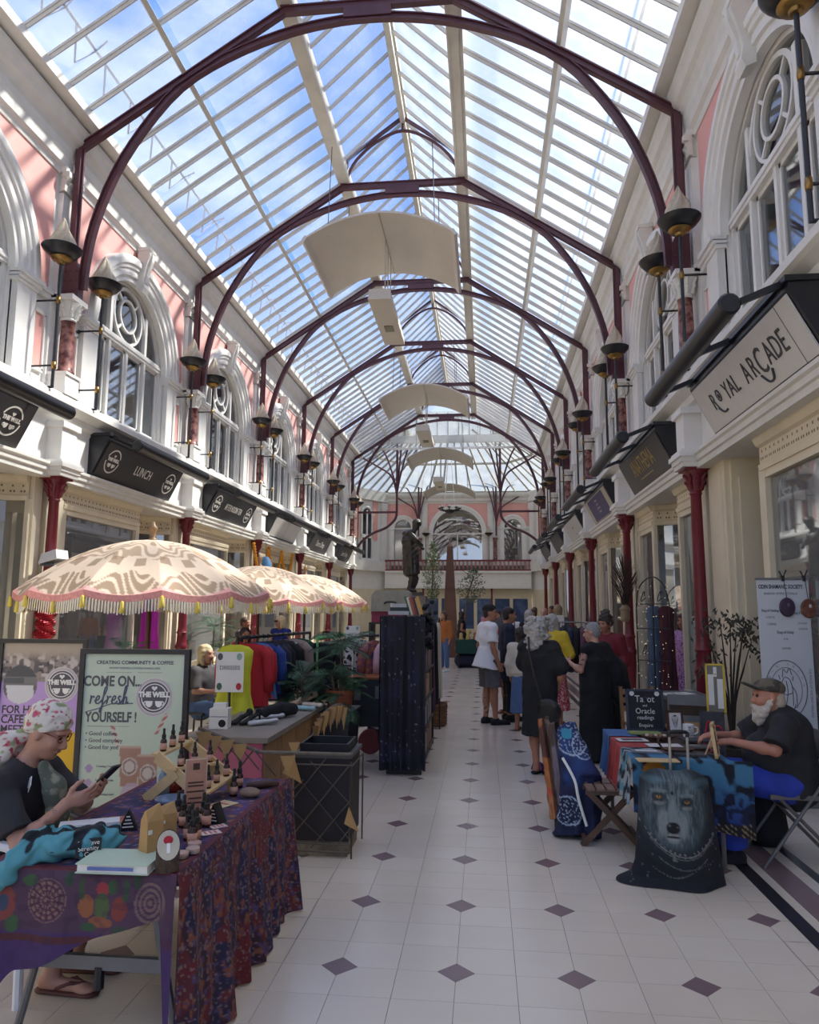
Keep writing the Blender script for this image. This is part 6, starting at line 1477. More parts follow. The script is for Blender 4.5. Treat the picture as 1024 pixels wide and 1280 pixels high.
# ---- caged cabinet, bunting
cb = thing('cage_cabinet', 'black box cabinet in a wire lattice frame on a stone plinth', 'cabinet', (.51, 5.25, 0))
MB().box(-.19, .19, -.21, .2, .1, .64).build('body', mat('cabinet_black', (36, 30, 32), .6, vary=.1), cb); MB().box(-.18, .18, -.2, .19, 0, .1).build('plinth', mat('old_stone', (150, 138, 120), .9, rgb2=(96, 84, 72), scale=12), cb)
MB().box(-.205, .205, -.22, .215, .64, .665).build('top', mat('cabinet_grey', (78, 76, 76), .5, vary=.1), cb)
tr = MB()
for a in ((-.17, .17, -.16, -.145), (-.17, .17, .15, .165), (-.17, -.155, -.145, .15), (.155, .17, -.145, .15)): tr.box(a[0], a[1], a[2], a[3], .665, .725)
tr.build('tray_rim', RUB, cb)
WIRE = mat('lattice_wire', (92, 84, 74), .5, .3, vary=.15)
for x0, z0, x1, z1 in ((-.2, .36, .03, .64), (-.2, .12, .21, .62), (-.06, .06, .21, .38), (.1, .06, .21, .2), (-.2, .42, -.12, .5)): MB().tube([(x0, -.235, z0), (x1, -.235, z1)], .005, 5).build('lattice_wire', WIRE, cb)
for x0, z0, x1, z1 in ((-.2, .3, .08, .06), (-.2, .55, .2, .12), (-.08, .62, .21, .34)): MB().tube([(x0, -.225, z0), (x1, -.225, z1)], .004, 5).build('lattice_wire', WIRE, cb)
for x in (-.205, .215): MB().tube([(x, -.235, 0), (x, -.235, .6)], .006, 6).build('frame_post', WIRE, cb)
for z in (.04, .09, .6): MB().tube([(-.21, -.235, z), (.22, -.235, z)], .006, 6).build('frame_bar', WIRE, cb)
for y0 in (-.235, .2): MB().tube([(.215, y0, .0), (.215, y0, .6)], .006, 6).build('frame_post', WIRE, cb)
MB().tube([(.215, -.235, .6), (.215, .2, .6)], .006, 6).build('frame_bar', WIRE, cb)
bn = thing('trellis_rail', 'weathered trellis rail with brown paper pennants between table and cabinet', 'trellis', AT(325, 905, 4.8))
o_ = bn.location; A_ = AT(248, 910, 4.55)-o_; B__ = AT(325, 940, 4.75)-o_; C_ = AT(440, 943, 4.99)-o_
MB().tube([A_, B__, C_], .012, 7).build('rail', mat('weathered_wood', (112, 102, 90), .8, vary=.2, scale=20), bn)
for i, t in enumerate((.1, .35, .62, .9)):
    p = A_.lerp(B__, t)
    for dx in (-.14, .14): MB().bar(p, p+Vector((dx, .04, -.17+.03*i*0)), .014, .006).build('lattice_strip', WIRE, bn)
for i, (px, py, Y) in enumerate(((255, 915, 4.52), (283, 925, 4.6), (300, 930, 4.66), (268, 920, 4.56), (360, 945, 4.8), (368, 928, 4.95))):
    p = AT(px, py, Y)-o_; s_ = .09 if i < 5 else .07; MB().prism([(-s_*.55, 0), (0, -s_*1.4), (s_*.55, 0)], 'y', -.002, .002).build('pennant', KRAFT, bn, loc=p, rz=.3)
p = AT(367, 950, 4.92)-o_; MB().prism([(-.075, -.085), (.06, -.15), (.0, .03)], 'y', -.002, .002).build('pennant', KRAFT, bn, loc=p); p = AT(436, 1020, 4.98)-o_; MB().prism([(-.03, -.05), (.07, -.1), (0, .06)], 'y', -.002, .002).build('pennant', KRAFT, bn, loc=p)
# ---- counter with its drawers' side and the shoes
cn = thing('counter', 'low wooden stall counter with grey top and pink front panel', 'counter', (-.35, 6.45, 0))
MB().box(-.34, .34, -.95, .95, .64, .68).build('worktop', mat('grey_worktop', (132, 124, 114), .5, vary=.08), cn); MB().box(-.31, .29, -.92, -.9, .02, .64).build('front_panel', mat('pink_panel_board', (170, 112, 120), .5, rgb2=(176, 84, 120), scale=1.5), cn)
for k in range(4): MB().box(.28, .31, -.9+.45*k, -.465+.45*k, .03, .62).build('side_panel', WOODM, cn)
MB().box(-.31, .28, -.9, .92, 0, .64).build('carcass', WOODM, cn)
CZ = .68
def shoe_thing(px, py, rz, mt, lab, heel=False, grp=None):
    p = ATZ(px, py, CZ+.002); o = thing('shoe', lab, 'shoe', p, rz, grp); B = Body(.012)
    if heel:
        B.path([(0, -.1, .075), (0, -.03, .06), (0, .05, .022), (0, .11, .018)], [.025, .026, .03, .024], .015, ((0, 0, 1), .6)); B.cap((0, -.11, .07), (0, -.115, .0), .012, .005); B.ell((0, -.1, .09), (.026, .03, .03)); B.ell((0, -.02, .1), (.02, .07, .035), None, 0, sub=True)
    else: B.path([(0, -.1, .03), (0, 0, .025), (0, .11, .02)], [.03, .03, .032], .015, ((0, 0, 1), .7)); B.ell((0, -.04, .065), (.024, .075, .035), None, 0, sub=True)
    B.cut((0, 0, 0), (0, 0, -1)); link('upper', B.mesh(.006, 'upper', mt), o)
shoe_thing(300, 905, 2.6, BLKC, 'black high-heeled shoe left of the pair on the counter', True); shoe_thing(313, 905, 2.7, BLKC, 'black high-heeled shoe right of the pair on the counter', True)
SIL = mat('silver_fabric', (176, 178, 182), .35, .3, vary=.15, scale=30)
shoe_thing(330, 906, 2.2, SIL, 'silver shoe on the counter, left of two'); shoe_thing(338, 899, 2.0, SIL, 'silver shoe on the counter, right of two')
BGS = mat('beige_shoe', (196, 168, 142), .6)
shoe_thing(374, 881, 2.4, BGS, 'beige wedge shoe at the far end of the counter, left one', True); shoe_thing(384, 880, 2.4, BGS, 'beige wedge shoe at the far end of the counter, right one', True)
shoe_thing(380, 888, 1.2, mat('pale_blue_fabric', (150, 186, 196), .7), 'pale blue slipper beside the beige wedges'); shoe_thing(391, 884, 1.0, mat('cream_fabric', (212, 200, 184), .7), 'cream slipper at the far right of the counter')
bg = thing('handbag', 'long black soft handbag lying on the counter', 'handbag', ATZ(350, 897, CZ+.002), .9); B = Body(.03); B.path([(-.15, 0, .05), (0, 0, .06), (.15, 0, .055)], [.05, .06, .045], .03, ((0, 1, 0), .8)); B.path([(-.14, 0, .08), (0, 0, .1), (.14, 0, .085)], [.03]*3, .03); B.cut((0, 0, 0), (0, 0, -1)); link('bag', B.mesh(.008, 'bag', BLKC), bg)
wb = thing('white_box', 'white cardboard box with a dark oval print on the counter', 'box', ATZ(275, 910, CZ+.002), .1); MB().box(-.075, .075, -.06, .06, 0, .16).build('carton', PAPER, wb); MB().box(-.05, .05, -.04, .04, .16, .2).build('upper_carton', PAPER, wb); q = disc(.03, 0).build('oval_print', RUB, wb); q.matrix_local = frame_mtx((.03, -.0605, .045), (1, 0, 0), (0, 0, 1)); MB().box(-.07, .07, -.0608, -.06, .095, .1).build('blue_line', DENIM, wb)
# ---- clothes rails
def loft(mb, secs, n=20, folds=0, amp=0, ph=0):
    """closed loft of ellipse sections (z, rx, ry, cx, cy)"""
    m_ = len(secs); v_ = []
    for j, (z, rx, ry, cx_, cy_) in enumerate(secs):
        for k in range(n):
            a = 2*PI*k/n; f = 1+amp*(j/(m_-1))*math.sin(folds*a+ph); v_.append((cx_+rx*f*math.cos(a), cy_+ry*(1+1.5*amp*(j/(m_-1))*math.sin(folds*a+ph+1))*math.sin(a), z))
    mb.add(v_, [(i*n+k, i*n+(k+1) % n, (i+1)*n+(k+1) % n, (i+1)*n+k) for i in range(m_-1) for k in range(n)][::1]+[tuple(reversed(range(n))), tuple(range((m_-1)*n, m_*n))])
    mb.f = [tuple(reversed(f)) if True else f for f in mb.f]; return mb
def garment(loc, rz, mt, lab, L=.8, ws=.2, wh=.24, sl=.0, th=.03, grp=None, hanger=True, seed=0, cat='garment', name='hanging_garment'):
    o = thing(name, lab, cat, loc, rz, grp)
    mb = loft(MB(), [(-.03, .05, .02, 0, 0), (-.05, ws*.75, th*.7, 0, 0), (-.09, ws, th, 0, 0), (-.16, ws*.96, th*1.1, 0, 0), (-.3, ws*.85, th*1.2, 0, 0), (-.5*L, ws*.88, th*1.3, 0, 0), (-.75*L, (ws+wh)/2, th*1.5, 0, 0), (-L, wh, th*1.7, 0, 0)], 28, 7+seed % 3, .12, seed)
    mb.build('cloth', mt, o, True, .9)
    if sl:
        for q in (-1, 1): s_ = MB(); s_.tube([(q*ws*.85, 0, -.09), (q*(ws+.03), 0, -.16), (q*(ws+.045), .01, -.1-sl*.6), (q*(ws+.04), .02, -.1-sl)], [.05, .06, .055, .05], 10); s_.build('sleeve', mt, o, True)
    if hanger: hk = MB(); hk.tube(smooth_path([(0, 0, -.04), (0, 0, .0), (.02, 0, .03), (.0, 0, .05), (-.02, 0, .035)], 3), .004, 5); hk.tube([(-ws*.8, 0, -.07), (0, 0, -.03), (ws*.8, 0, -.07)], .008, 5); hk.build('hanger', RUB, o)
    return o
def clothes_rail(name, label, a, b, posts=True, mt=BLK, r=.016):
    o = thing(name, label, 'clothes rail', (a.x, a.y, 0)); d = Vector((b.x-a.x, b.y-a.y, 0)); MB().tube([(0, 0, a.z), (d.x, d.y, b.z)], r, 8).build('rail', mt, o)
    for p, zt in ((Vector((0, 0, 0)), a.z), (d, b.z)):
        MB().tube([(p.x, p.y, .03), (p.x, p.y, zt)], .015, 8).build('post', mt, o); u = d.normalized(); w_ = Vector((-u.y, u.x, 0)); MB().tube([p+w_*.22+Vector((0, 0, .02)), p-w_*.22+Vector((0, 0, .02))], .016, 8).build('foot', mt, o)
    return o
ra, rb_ = Vector((-.79, 7.0, 1.365)), Vector((-.72, 9.7, 1.335))
clothes_rail('clothes_rail', 'black clothes rail full of bright dresses behind the counter', ra, rb_, r=.02)
PATB = mat('blue_print_cloth', (70, 120, 180), .85, rgb2=(196, 90, 90), scale=28, thr=(.55, .62)); PATW = mat('black_white_print', (40, 40, 46), .85, rgb2=(206, 200, 198), scale=24, thr=(.5, .56)); GRNC = mat('dark_green_cloth', (30, 70, 58), .85, vary=.15); TAUP = mat('taupe_cloth', (148, 130, 120), .85, vary=.1); YG = mat('acid_yellow_cloth', (206, 208, 58), .75, vary=.08, scale=8, bump=.1)
gl = [(.0, YG, 'long acid-yellow sleeveless dress facing out at the near end of the rail', 1.0, .17, .24, 0), (.16, REDC, 'red sleeved dress hanging next to the yellow dress', .8, .2, .23, .5), (.26, REDC, 'second red garment on the rail, just behind the first', .72, .2, .22, .4), (.42, PATB, 'blue printed dress hanging behind the red garments', .75, .2, .24, .0), (.56, mat('blue_cloth', (44, 70, 140), .85, vary=.15), 'plain blue sleeved top on the rail', .7, .21, .24, .45), (.72, NAVY, 'navy jacket on the rail behind the blue top', .75, .22, .25, .55), (.88, BLKC, 'black top on the rail after the navy jacket', .72, .22, .25, .5), (1.06, NAVY, 'dark blue dress in the middle of the rail', .85, .2, .25, 0), (1.25, BLKC, 'black cardigan on the rail before the printed dress', .7, .22, .25, .5), (1.45, PATW, 'black and white printed dress on the rail', .8, .2, .25, 0), (1.65, TAUP, 'taupe sleeved jacket on the rail', .72, .22, .26, .5), (1.85, TAUP, 'second taupe garment on the rail, farther along', .85, .2, .26, 0), (2.1, GRNC, 'dark green dress at the far end of the rail', .85, .2, .26, 0)]
for i, (t, mt_, lab, L_, ws, wh, sl) in enumerate(gl):
    p = ra.lerp(rb_, t/2.75); garment((p.x+.02, p.y+(.0 if i else -.12), p.z-.03), .1 if i else .25, mt_, lab, L_*(.8 if i else 1), ws, wh, sl*.8, .03, 'garments on the black rail', True, i)
sd = thing('sign_stand', 'white DRESSES sign on a black pole in front of the yellow dress', 'sign', (AT(291, 845, 6.72).x-.03, 6.72, 0), .1)
MB().tube([(0, .015, .02), (0, .015, .95)], .014, 8).build('pole', BLK, sd); MB().lathe([(.14, 0), (.14, .012), (.03, .03)], 16).build('foot', BLK, sd)
def small_sign(par, w, h, z, word, size):
    c_ = MB().box(-w/2, w/2, -.004, .004, z-h/2, z+h/2).build('card', PAPER, par); text(word, size, DKL, c_, frame_mtx((0, -.005, z+h*.1), (1, 0, 0), (0, 0, 1)), ext=.0005)
    for x, z2, mt_, nm in ((-.36, .38, GREYC, 'corner_badge'), (.33, .38, mat('sage_print', (140, 170, 150), .6), 'corner_leaf'), (-.36, -.36, mat('green_print', (70, 104, 84), .6), 'corner_motif'), (.34, -.36, mat('red_print', (176, 50, 56), .6), 'corner_motif')):
        q = MB().lathe([(.001, 0), (w*.1, 0), (w*.1, .001)], 10, sy=1.3).build(nm, mt_, c_); q.matrix_local = frame_mtx((w*x, -.0045, z+h*z2), (1, 0, 0), (0, 0, 1))
small_sign(sd, .26, .37, 1.06, 'DRESSES', .052)
r2a, r2b = Vector((-.5, 9.2, 1.28)), Vector((-.35, 11.2, 1.28))
clothes_rail('clothes_rail', 'green-wrapped clothes rail behind the palm', r2a, r2b, mt=mat('green_wrap', (120, 196, 120), .6, vary=.2, scale=10), r=.03)
for i, (mt_, lab) in enumerate(((BLKC, 'black coat on the green rail'), (mat('white_print', (216, 206, 200), .85, rgb2=(176, 60, 70), scale=14), 'white and red printed top on the green rail'), (BLKC, 'second black garment on the green rail'), (GREYC, 'grey garment on the green rail'), (mat('pale_pink_cloth', (214, 180, 184), .85), 'pale pink blouse on the green rail'))):
    p = r2a.lerp(r2b, .08+.2*i); garment((p.x, p.y, p.z-.03), .2, mt_, lab, .75, .2, .22, .4 if i % 2 == 0 else 0, .03, 'garments on the green rail', True, i)
r3a, r3b = Vector((.3, 9.15, 1.3)), Vector((.62, 9.2, 1.3)); clothes_rail('clothes_rail', 'short dark rail left of the starry bookcase', Vector((-.02, 9.2, 1.32)), Vector((.6, 9.25, 1.32)))
for i, (x, mt_, lab) in enumerate(((.08, mat('striped_cloth', (214, 206, 204), .85, rgb2=(40, 40, 44), scale=18, thr=(.48, .52)), 'black and white striped top on the short rail'), (.24, mat('orange_print', (196, 120, 80), .85, rgb2=(70, 60, 110), scale=16), 'orange printed top on the short rail'), (.42, mat('rose_cloth', (206, 170, 178), .85), 'pale rose dress on the short rail'))):
    garment((x, 9.2, 1.29), .9+.1*i, mt_, lab, .65, .19, .22, .35, .03, 'garments on the short rail', True, i)
for i, (px, py, Y, wd_) in enumerate(((441, 795, 8.6, 'SKIRTS'), (483, 793, 8.9, 'TOPS'))):
    q = AT(px, py, Y); o = thing('sign_stand', 'small white rail sign on a thin pole, %s of two by the bookcase' % ('left' if i == 0 else 'right'), 'sign', (q.x, Y, 0)); MB().tube([(0, .01, 0), (0, .01, q.z)], .01, 6).build('pole', PAPER, o); small_sign(o, .17, .24, q.z, wd_, .03)
# ---- planter with palm, pennant bundle
pn_ = thing('planter', 'tall tapered dark metal planter holding the palm pots', 'planter', (.06, 7.75, 0)); m_ = MB(); m_.add([(-.14, -.3, 0), (.15, -.3, 0), (.15, .3, 0), (-.14, .3, 0), (-.22, -.34, .58), (.2, -.34, .58), (.2, .34, .58), (-.22, .34, .58)], [(3,2,1,0),(0,1,5,4),(1,2,6,5),(2,3,7,6),(3,0,4,7),(4,5,6,7)]); m_.build('body', mat('planter_metal', (66, 68, 74), .45, .2, vary=.15), pn_); MB().box(-.22, .2, -.34, .34, .57, .6).build('rim', GREYM, pn_)
pb_ = thing('pennant_bundle', 'bundle of brown paper pennants hanging from a curved grey strip', 'bunting', AT(402, 925, 7.1)); o_ = pb_.location
arc = smooth_path([AT(386, 930, 7.0)-o_, AT(398, 900, 7.05)-o_, AT(412, 885, 7.1)-o_, AT(425, 880, 7.15)-o_, AT(438, 888, 7.2)-o_], 5)
for a, b in zip(arc, arc[1:]): MB().bar(a, b, .012, .04, (.3, -1, 0)).build('strip', GREYM, pb_)
for i in range(14):
    p = arc[4+i]-Vector((0, .03, .01)); s_ = .12+.03*math.sin(i*2); MB().prism([(-.035, 0), (.0, -s_*1.5), (.035, 0)], 'y', -.002, .002).build('pennant', KRAFT if i % 3 else mat('dark_kraft', (140, 106, 64), .8), pb_, loc=p, rz=.5*math.sin(i*1.7))
LEAF = mat('palm_leaf', (54, 84, 58), .6, vary=.25, scale=8); LEAF2 = mat('olive_leaf', (112, 126, 92), .7, vary=.25, scale=8); TRK = mat('trunk_brown', (108, 92, 72), .85, vary=.2, scale=20)
def frond(mb_l, base, d, L, droop, nl=24, lw=.0055, ll=.17):
    P_ = []; d = Vector(d).normalized(); p = Vector(base)
    for i in range(9): P_.append(p.copy()); dd = d+Vector((0, 0, -droop*i/8)); p = p+dd.normalized()*L/8
    mb_l.tube(P_, [.006-.0005*i for i in range(9)], 5)
    for i in range(nl):
        t = .15+.85*i/nl; k = min(7, int(t*8)); q = P_[k].lerp(P_[k+1], t*8-k); tg = (P_[k+1]-P_[k]).normalized(); sd_ = tg.cross(Vector((0, 0, 1))); sd_ = sd_.normalized() if sd_.length > .01 else Vector((1, 0, 0))
        for s_ in (-1, 1):
            l_ = ll*math.sin(PI*(.15+.8*t))+.03; e = q+(sd_*s_*.75+tg*.7+Vector((0, 0, -.25))).normalized()*l_; m2 = q.lerp(e, .45)+Vector((0, 0, .012)); w_ = tg*lw
            mb_l.add([q-w_*.3, q+w_*.3, m2+w_, e, m2-w_], [(0, 1, 2, 4), (4, 2, 3)])
def palm(loc, lab, trunks, seed):
    r_ = random.Random(seed); o = thing('potted_palm', lab, 'plant', loc)
    MB().lathe([(.1, 0), (.12, .02), (.14, .17), (.15, .18), (.15, .22), (.13, .22), (.12, .18), (.02, .18)], 18).build('pot', TERRA, o, True, .6); MB().lathe([(.01, .19), (.125, .19)], 12).build('soil', SOIL, o)
    for (x, y, h_, nf, L_) in trunks:
        tp = Vector((x, y, h_)); MB().tube(smooth_path([(x*.2, y*.2, .18), (x*.7, y*.6, h_*.5), tp], 4), .016, 7).build('trunk', TRK, o, True)
        for i in range(nf):
            a = 2*PI*i/nf+r_.uniform(-.3, .3); el = r_.uniform(-.1, 1.1); mb = MB(); frond(mb, tp-Vector((0, 0, .15*r_.random())), (math.cos(a)*math.cos(el), math.sin(a)*math.cos(el), math.sin(el)), L_*r_.uniform(.8, 1.15), r_.uniform(.8, 1.6)); mb.build('frond', LEAF, o)
palm((.12, 7.6, .6), 'larger palm with feathery fronds in a terracotta pot on the planter', ((.0, .05, .72, 13, .38), (-.08, -.05, .42, 12, .36), (.05, -.08, .25, 9, .3)), 4)
palm((-.3, 7.75, .0), 'bushy palm standing on the floor behind the counter', ((-.02, .0, .95, 13, .42), (.1, -.05, .7, 11, .36), (-.1, .1, .8, 10, .36)), 9)
# ---- dark sideboard, bookcase, boxes
sb = thing('dark_sideboard', 'dark metal-trimmed chest on legs behind the planter, orange top edge', 'chest', (.3, 8.75, 0))
MB().box(-.28, .26, -.2, .25, .3, .84).build('body', mat('chest_dark', (38, 42, 50), .4, vary=.15), sb); MB().box(-.29, .27, -.21, .26, .84, .86).build('top', mat('chest_orange', (150, 82, 46), .5), sb)
for z in (.4, .6): MB().box(-.2, -.12, -.215, -.2, z, z+.12).build('hinge_plate', GREYM, sb)
MB().box(.05, .11, -.215, -.2, .62, .76).build('clasp', GREYM, sb)
for x in (-.24, .22):
    for y in (-.16, .2): MB().box(x-.02, x+.02, y-.02, y+.02, 0, .3).build('leg', RUB, sb)
hb = thing('round_hatbox', 'round red and grey case standing under the dark chest', 'case', (.3, 8.55, .0)); m_ = MB(); m_.lathe([(.001, -.05), (.13, -.05), (.14, -.04), (.14, .04), (.13, .05), (.001, .05)], 20); m_.v = [(x, z, y+.14) for x, y, z in m_.v]; m_.build('case', mat('red_case', (110, 44, 52), .6, vary=.2), hb, True, .6)
BX0, BX1, BY0, BY1, BH = .62, .98, 7.55, 9.3, 1.56
bc = thing('bookcase', 'tall dark double-sided bookcase running along the aisle', 'bookcase', ((BX0+BX1)/2, (BY0+BY1)/2, 0)); hx, hy = (BX1-BX0)/2, (BY1-BY0)/2
BKW = mat('bookcase_dark', (40, 34, 34), .5, vary=.2)
MB().box(-hx+.02, -hx+.04, -hy, hy, .04, BH).build('back_panel', BKW, bc)
for q in (-1, 1): MB().box(-hx, hx, q*hy-.012, q*hy+.012, 0, BH).build('side_panel', BKW, bc)
SHZ = [.06, .36, .66, .96, 1.26, BH-.02]
for z in SHZ: MB().box(-hx, hx, -hy, hy, z-.012, z+.012).build('shelf', BKW, bc)
cols = [(150, 60, 56), (60, 80, 120), (206, 196, 176), (70, 104, 82), (190, 150, 90), (96, 70, 110), (44, 46, 54), (176, 176, 180), (140, 96, 70)]
bmats = [mat('book_%s' % n_, c, .6, vary=.08) for n_, c in zip('red blue cream green ochre violet black grey brown'.split(), cols)]
bcn = 'red blue cream green ochre violet black grey brown'.split()
bmesh_c = MB().box(-.5, .5, -.5, .5, 0, 1); 
BKM = [bmesh_c.mesh('cover', m2) for m2 in bmats]; pgm = MB().box(-.505, .42, -.4, .4, .02, 1.005).mesh('pages', PAPER)
rw = ('bottom', 'second', 'third', 'fourth', 'top')
for si, z in enumerate(SHZ[:-1]):
    y = -hy+.05; k = 0; nc = [0]*9
    while y < hy-.08:
        t = random.uniform(.03, .055); hgt = random.uniform(.18, .25); ci = random.randrange(9); dpt = random.uniform(.13, .17)
        o = thing('book', '%s %s book from the near end on the %s shelf of the aisle bookcase' % (ORD[nc[ci]], bcn[ci], rw[si]), 'book', ((BX0+BX1)/2+hx-.02-dpt/2, (BY0+BY1)/2+y+t/2, z+.013), 0, 'books on the aisle bookcase'); o.scale = (dpt, t, hgt)
        link('cover', BKM[ci], o); link('pages', pgm, o); y += t+.004; k += 1; nc[ci] += 1
        if random.random() < .12: y += .07
sc1 = MB()
def drape(u, v):
    x = BX0-.06+(BX1-BX0+.1)*u; z = (BH+.02)*(1-v)+.06*v; fo = .035*math.sin(u*14+1)+.02*math.sin(u*27)
    return (x+.02*v*math.sin(u*9), BY0-.05-abs(fo)*(.4+v)-.02*v, z)
dv = []; df = []
def G(fn, nu, nv):
    o = len(dv)
    for j in range(nv+1):
        for i in range(nu+1): dv.append(fn(i/nu, j/nv))
    for j in range(nv):
        for i in range(nu): a = o+j*(nu+1)+i; df.append((a, a+nu+1, a+nu+2, a+1))
G(drape, 60, 120); G(lambda u, v: (BX0-.06+(BX1-BX0+.1)*u, BY0-.05+.35*v, BH+.022+.006*math.sin(u*20)), 30, 12)
G(lambda u, v: (BX0-.075-.01*math.sin(v*20)**2*u, BY0-.05+.5*v, (BH+.02)*(1-u)+.3*u), 60, 30)
dme = np_mesh('starry_cloth', np.array(dv), np.array(df), PRINT); paint(dme, lambda p: mixc(np.tile(L3(24, 24, 36), (len(p), 1)), [(ss(.5, .7, vnoise(p, 5, 3)), L3(34, 34, 54)), (ss(.86, .9, vnoise(p, 48, 6)), L3(120, 124, 140)), (ss(.6, .75, vnoise(p*[6, 1, .3], 3, 4)), L3(20, 20, 26))]))
tag(link('starry_cloth', dme), 'dark starry cloth draped over the near end of the bookcase', 'cloth')
fb_ = thing('feather_boa', 'black fluffy scarf draped over the aisle corner of the bookcase', 'scarf', (BX1+.03, BY0+.25, BH-.15)); B = Body(.03); r_ = np.random.default_rng(5)
for i in range(70): B.ell((r_.normal(0, .035), r_.normal(0, .12), r_.normal(.08, .1)), r_.uniform(.015, .035), None, .01)
link('scarf', B.mesh(.012, 'scarf', BLKC), fb_)
# things on top of the bookcase
def top_book(x, y, z, w_, d_, h_, rz, ci, lab, tilt=0):
    o = thing('book', lab, 'book', (x, y, z), rz, 'books on top of the bookcase'); o.scale = (w_, d_, h_); o.rotation_euler = (0, tilt, rz); link('cover', BKM[ci], o); link('pages', pgm, o)
for i in range(3): top_book(.72, BY0+.2, BH+.035+.04*i, .22-.02*i, .17, .038, .1*i, (7, 6, 7)[i], 'large %s book lying flat on the bookcase, %s from the bottom of its pile' % (('grey', 'black', 'grey')[i], ORD[i]))
for i in range(7): top_book(.84+.022*i, BY0+.2, BH+.035, .02, .14, .2-.008*(i % 3), 0, (3, 2, 8, 0, 6, 4, 4)[i], 'leaning %s book on top of the bookcase, %s from the left' % (bcn[(3, 2, 8, 0, 6, 4, 4)[i]], ORD[i]), -.28)
sh = thing('storage_shelf', 'tall open shelf unit behind the short clothes rail', 'shelf', (.42, 9.75, 0))
for q in (-1, 1): MB().box(q*.3-.015, q*.3+.015, -.2, .2, 0, 1.48).build('side_panel', BKW, sh)
for z in (.1, .5, .9, 1.47): MB().box(-.3, .3, -.2, .2, z-.012, z+.012).build('shelf', BKW, sh)
rbx = thing('red_box', 'crimson cardboard box on the shelf unit under the grey case', 'box', (.36, 9.72, 1.484)); MB().box(-.22, .22, -.17, .17, 0, .13).build('carton', mat('crimson_card', (140, 44, 78), .6, vary=.05), rbx); MB().box(-.225, .225, -.175, .175, .1, .14).build('lid', mat('crimson_card', (140, 44, 78), .6), rbx)
gcs = thing('grey_case', 'flat grey suitcase lying on the crimson box', 'suitcase', (.4, 9.65, 1.626)); m_ = MB(); m_.prism([(-.26, 0), (.27, 0), (.29, .04), (.25, .25), (.2, .28), (-.2, .27), (-.25, .22)], 'y', -.17, .17); m_.build('shell', mat('grey_case_cloth', (150, 146, 132), .8, vary=.08, scale=20), gcs); MB().tube(smooth_path([(-.08, -.18, .1), (-.05, -.21, .12), (.05, -.21, .12), (.08, -.18, .1)], 3), .01, 6).build('handle', BLK, gcs)
# garments and basket past the bookcase
for i, (mt_, lab) in enumerate(((mat('plum_cloth', (92, 60, 78), .85, vary=.2), 'plum scarf hung at the far end of the bookcase'), (BLKC, 'black scarf hung at the far end of the bookcase'), (BEIC, 'cream scarf hung at the far end of the bookcase'))): garment((.92+.03*i, 9.75+.25*i, 1.5), PI/2+.2, mt_, lab, 1.15-.05*i, .1, .14, 0, .03, 'scarves past the bookcase', True, i)
cr_ = thing('clothes_rail', 'slim rail holding the scarves past the bookcase', 'clothes rail', (.94, 9.62, 0)); 
MB().tube([(0, 0, 1.53), (.05, .75, 1.53)], .01, 6).build('rail', BLK, cr_); MB().tube([(0, 0, 0), (0, 0, 1.53)], .012, 6).build('post', BLK, cr_); MB().tube([(.05, .75, 0), (.05, .75, 1.53)], .012, 6).build('post', BLK, cr_)
bkt = thing('wicker_basket', 'brown wicker basket on the floor under the hanging scarves', 'basket', (.92, 10.7, 0)); m_ = MB(); m_.lathe([(.13, 0), (.15, .02), (.16, .3), (.165, .32), (.15, .32), (.14, .03)], 24); m_.build('basket_wall', mat('wicker', (128, 92, 66), .8, vary=.3, scale=30, bump=.5), bkt, True, .7)
for k in range(7): MB().tube([((.153+.0014*k)*math.cos(a), (.153+.0014*k)*math.sin(a), .03+.042*k) for a in [2*PI*i/20 for i in range(21)]], .011, 5).build('woven_band', MATS['wicker'], bkt)
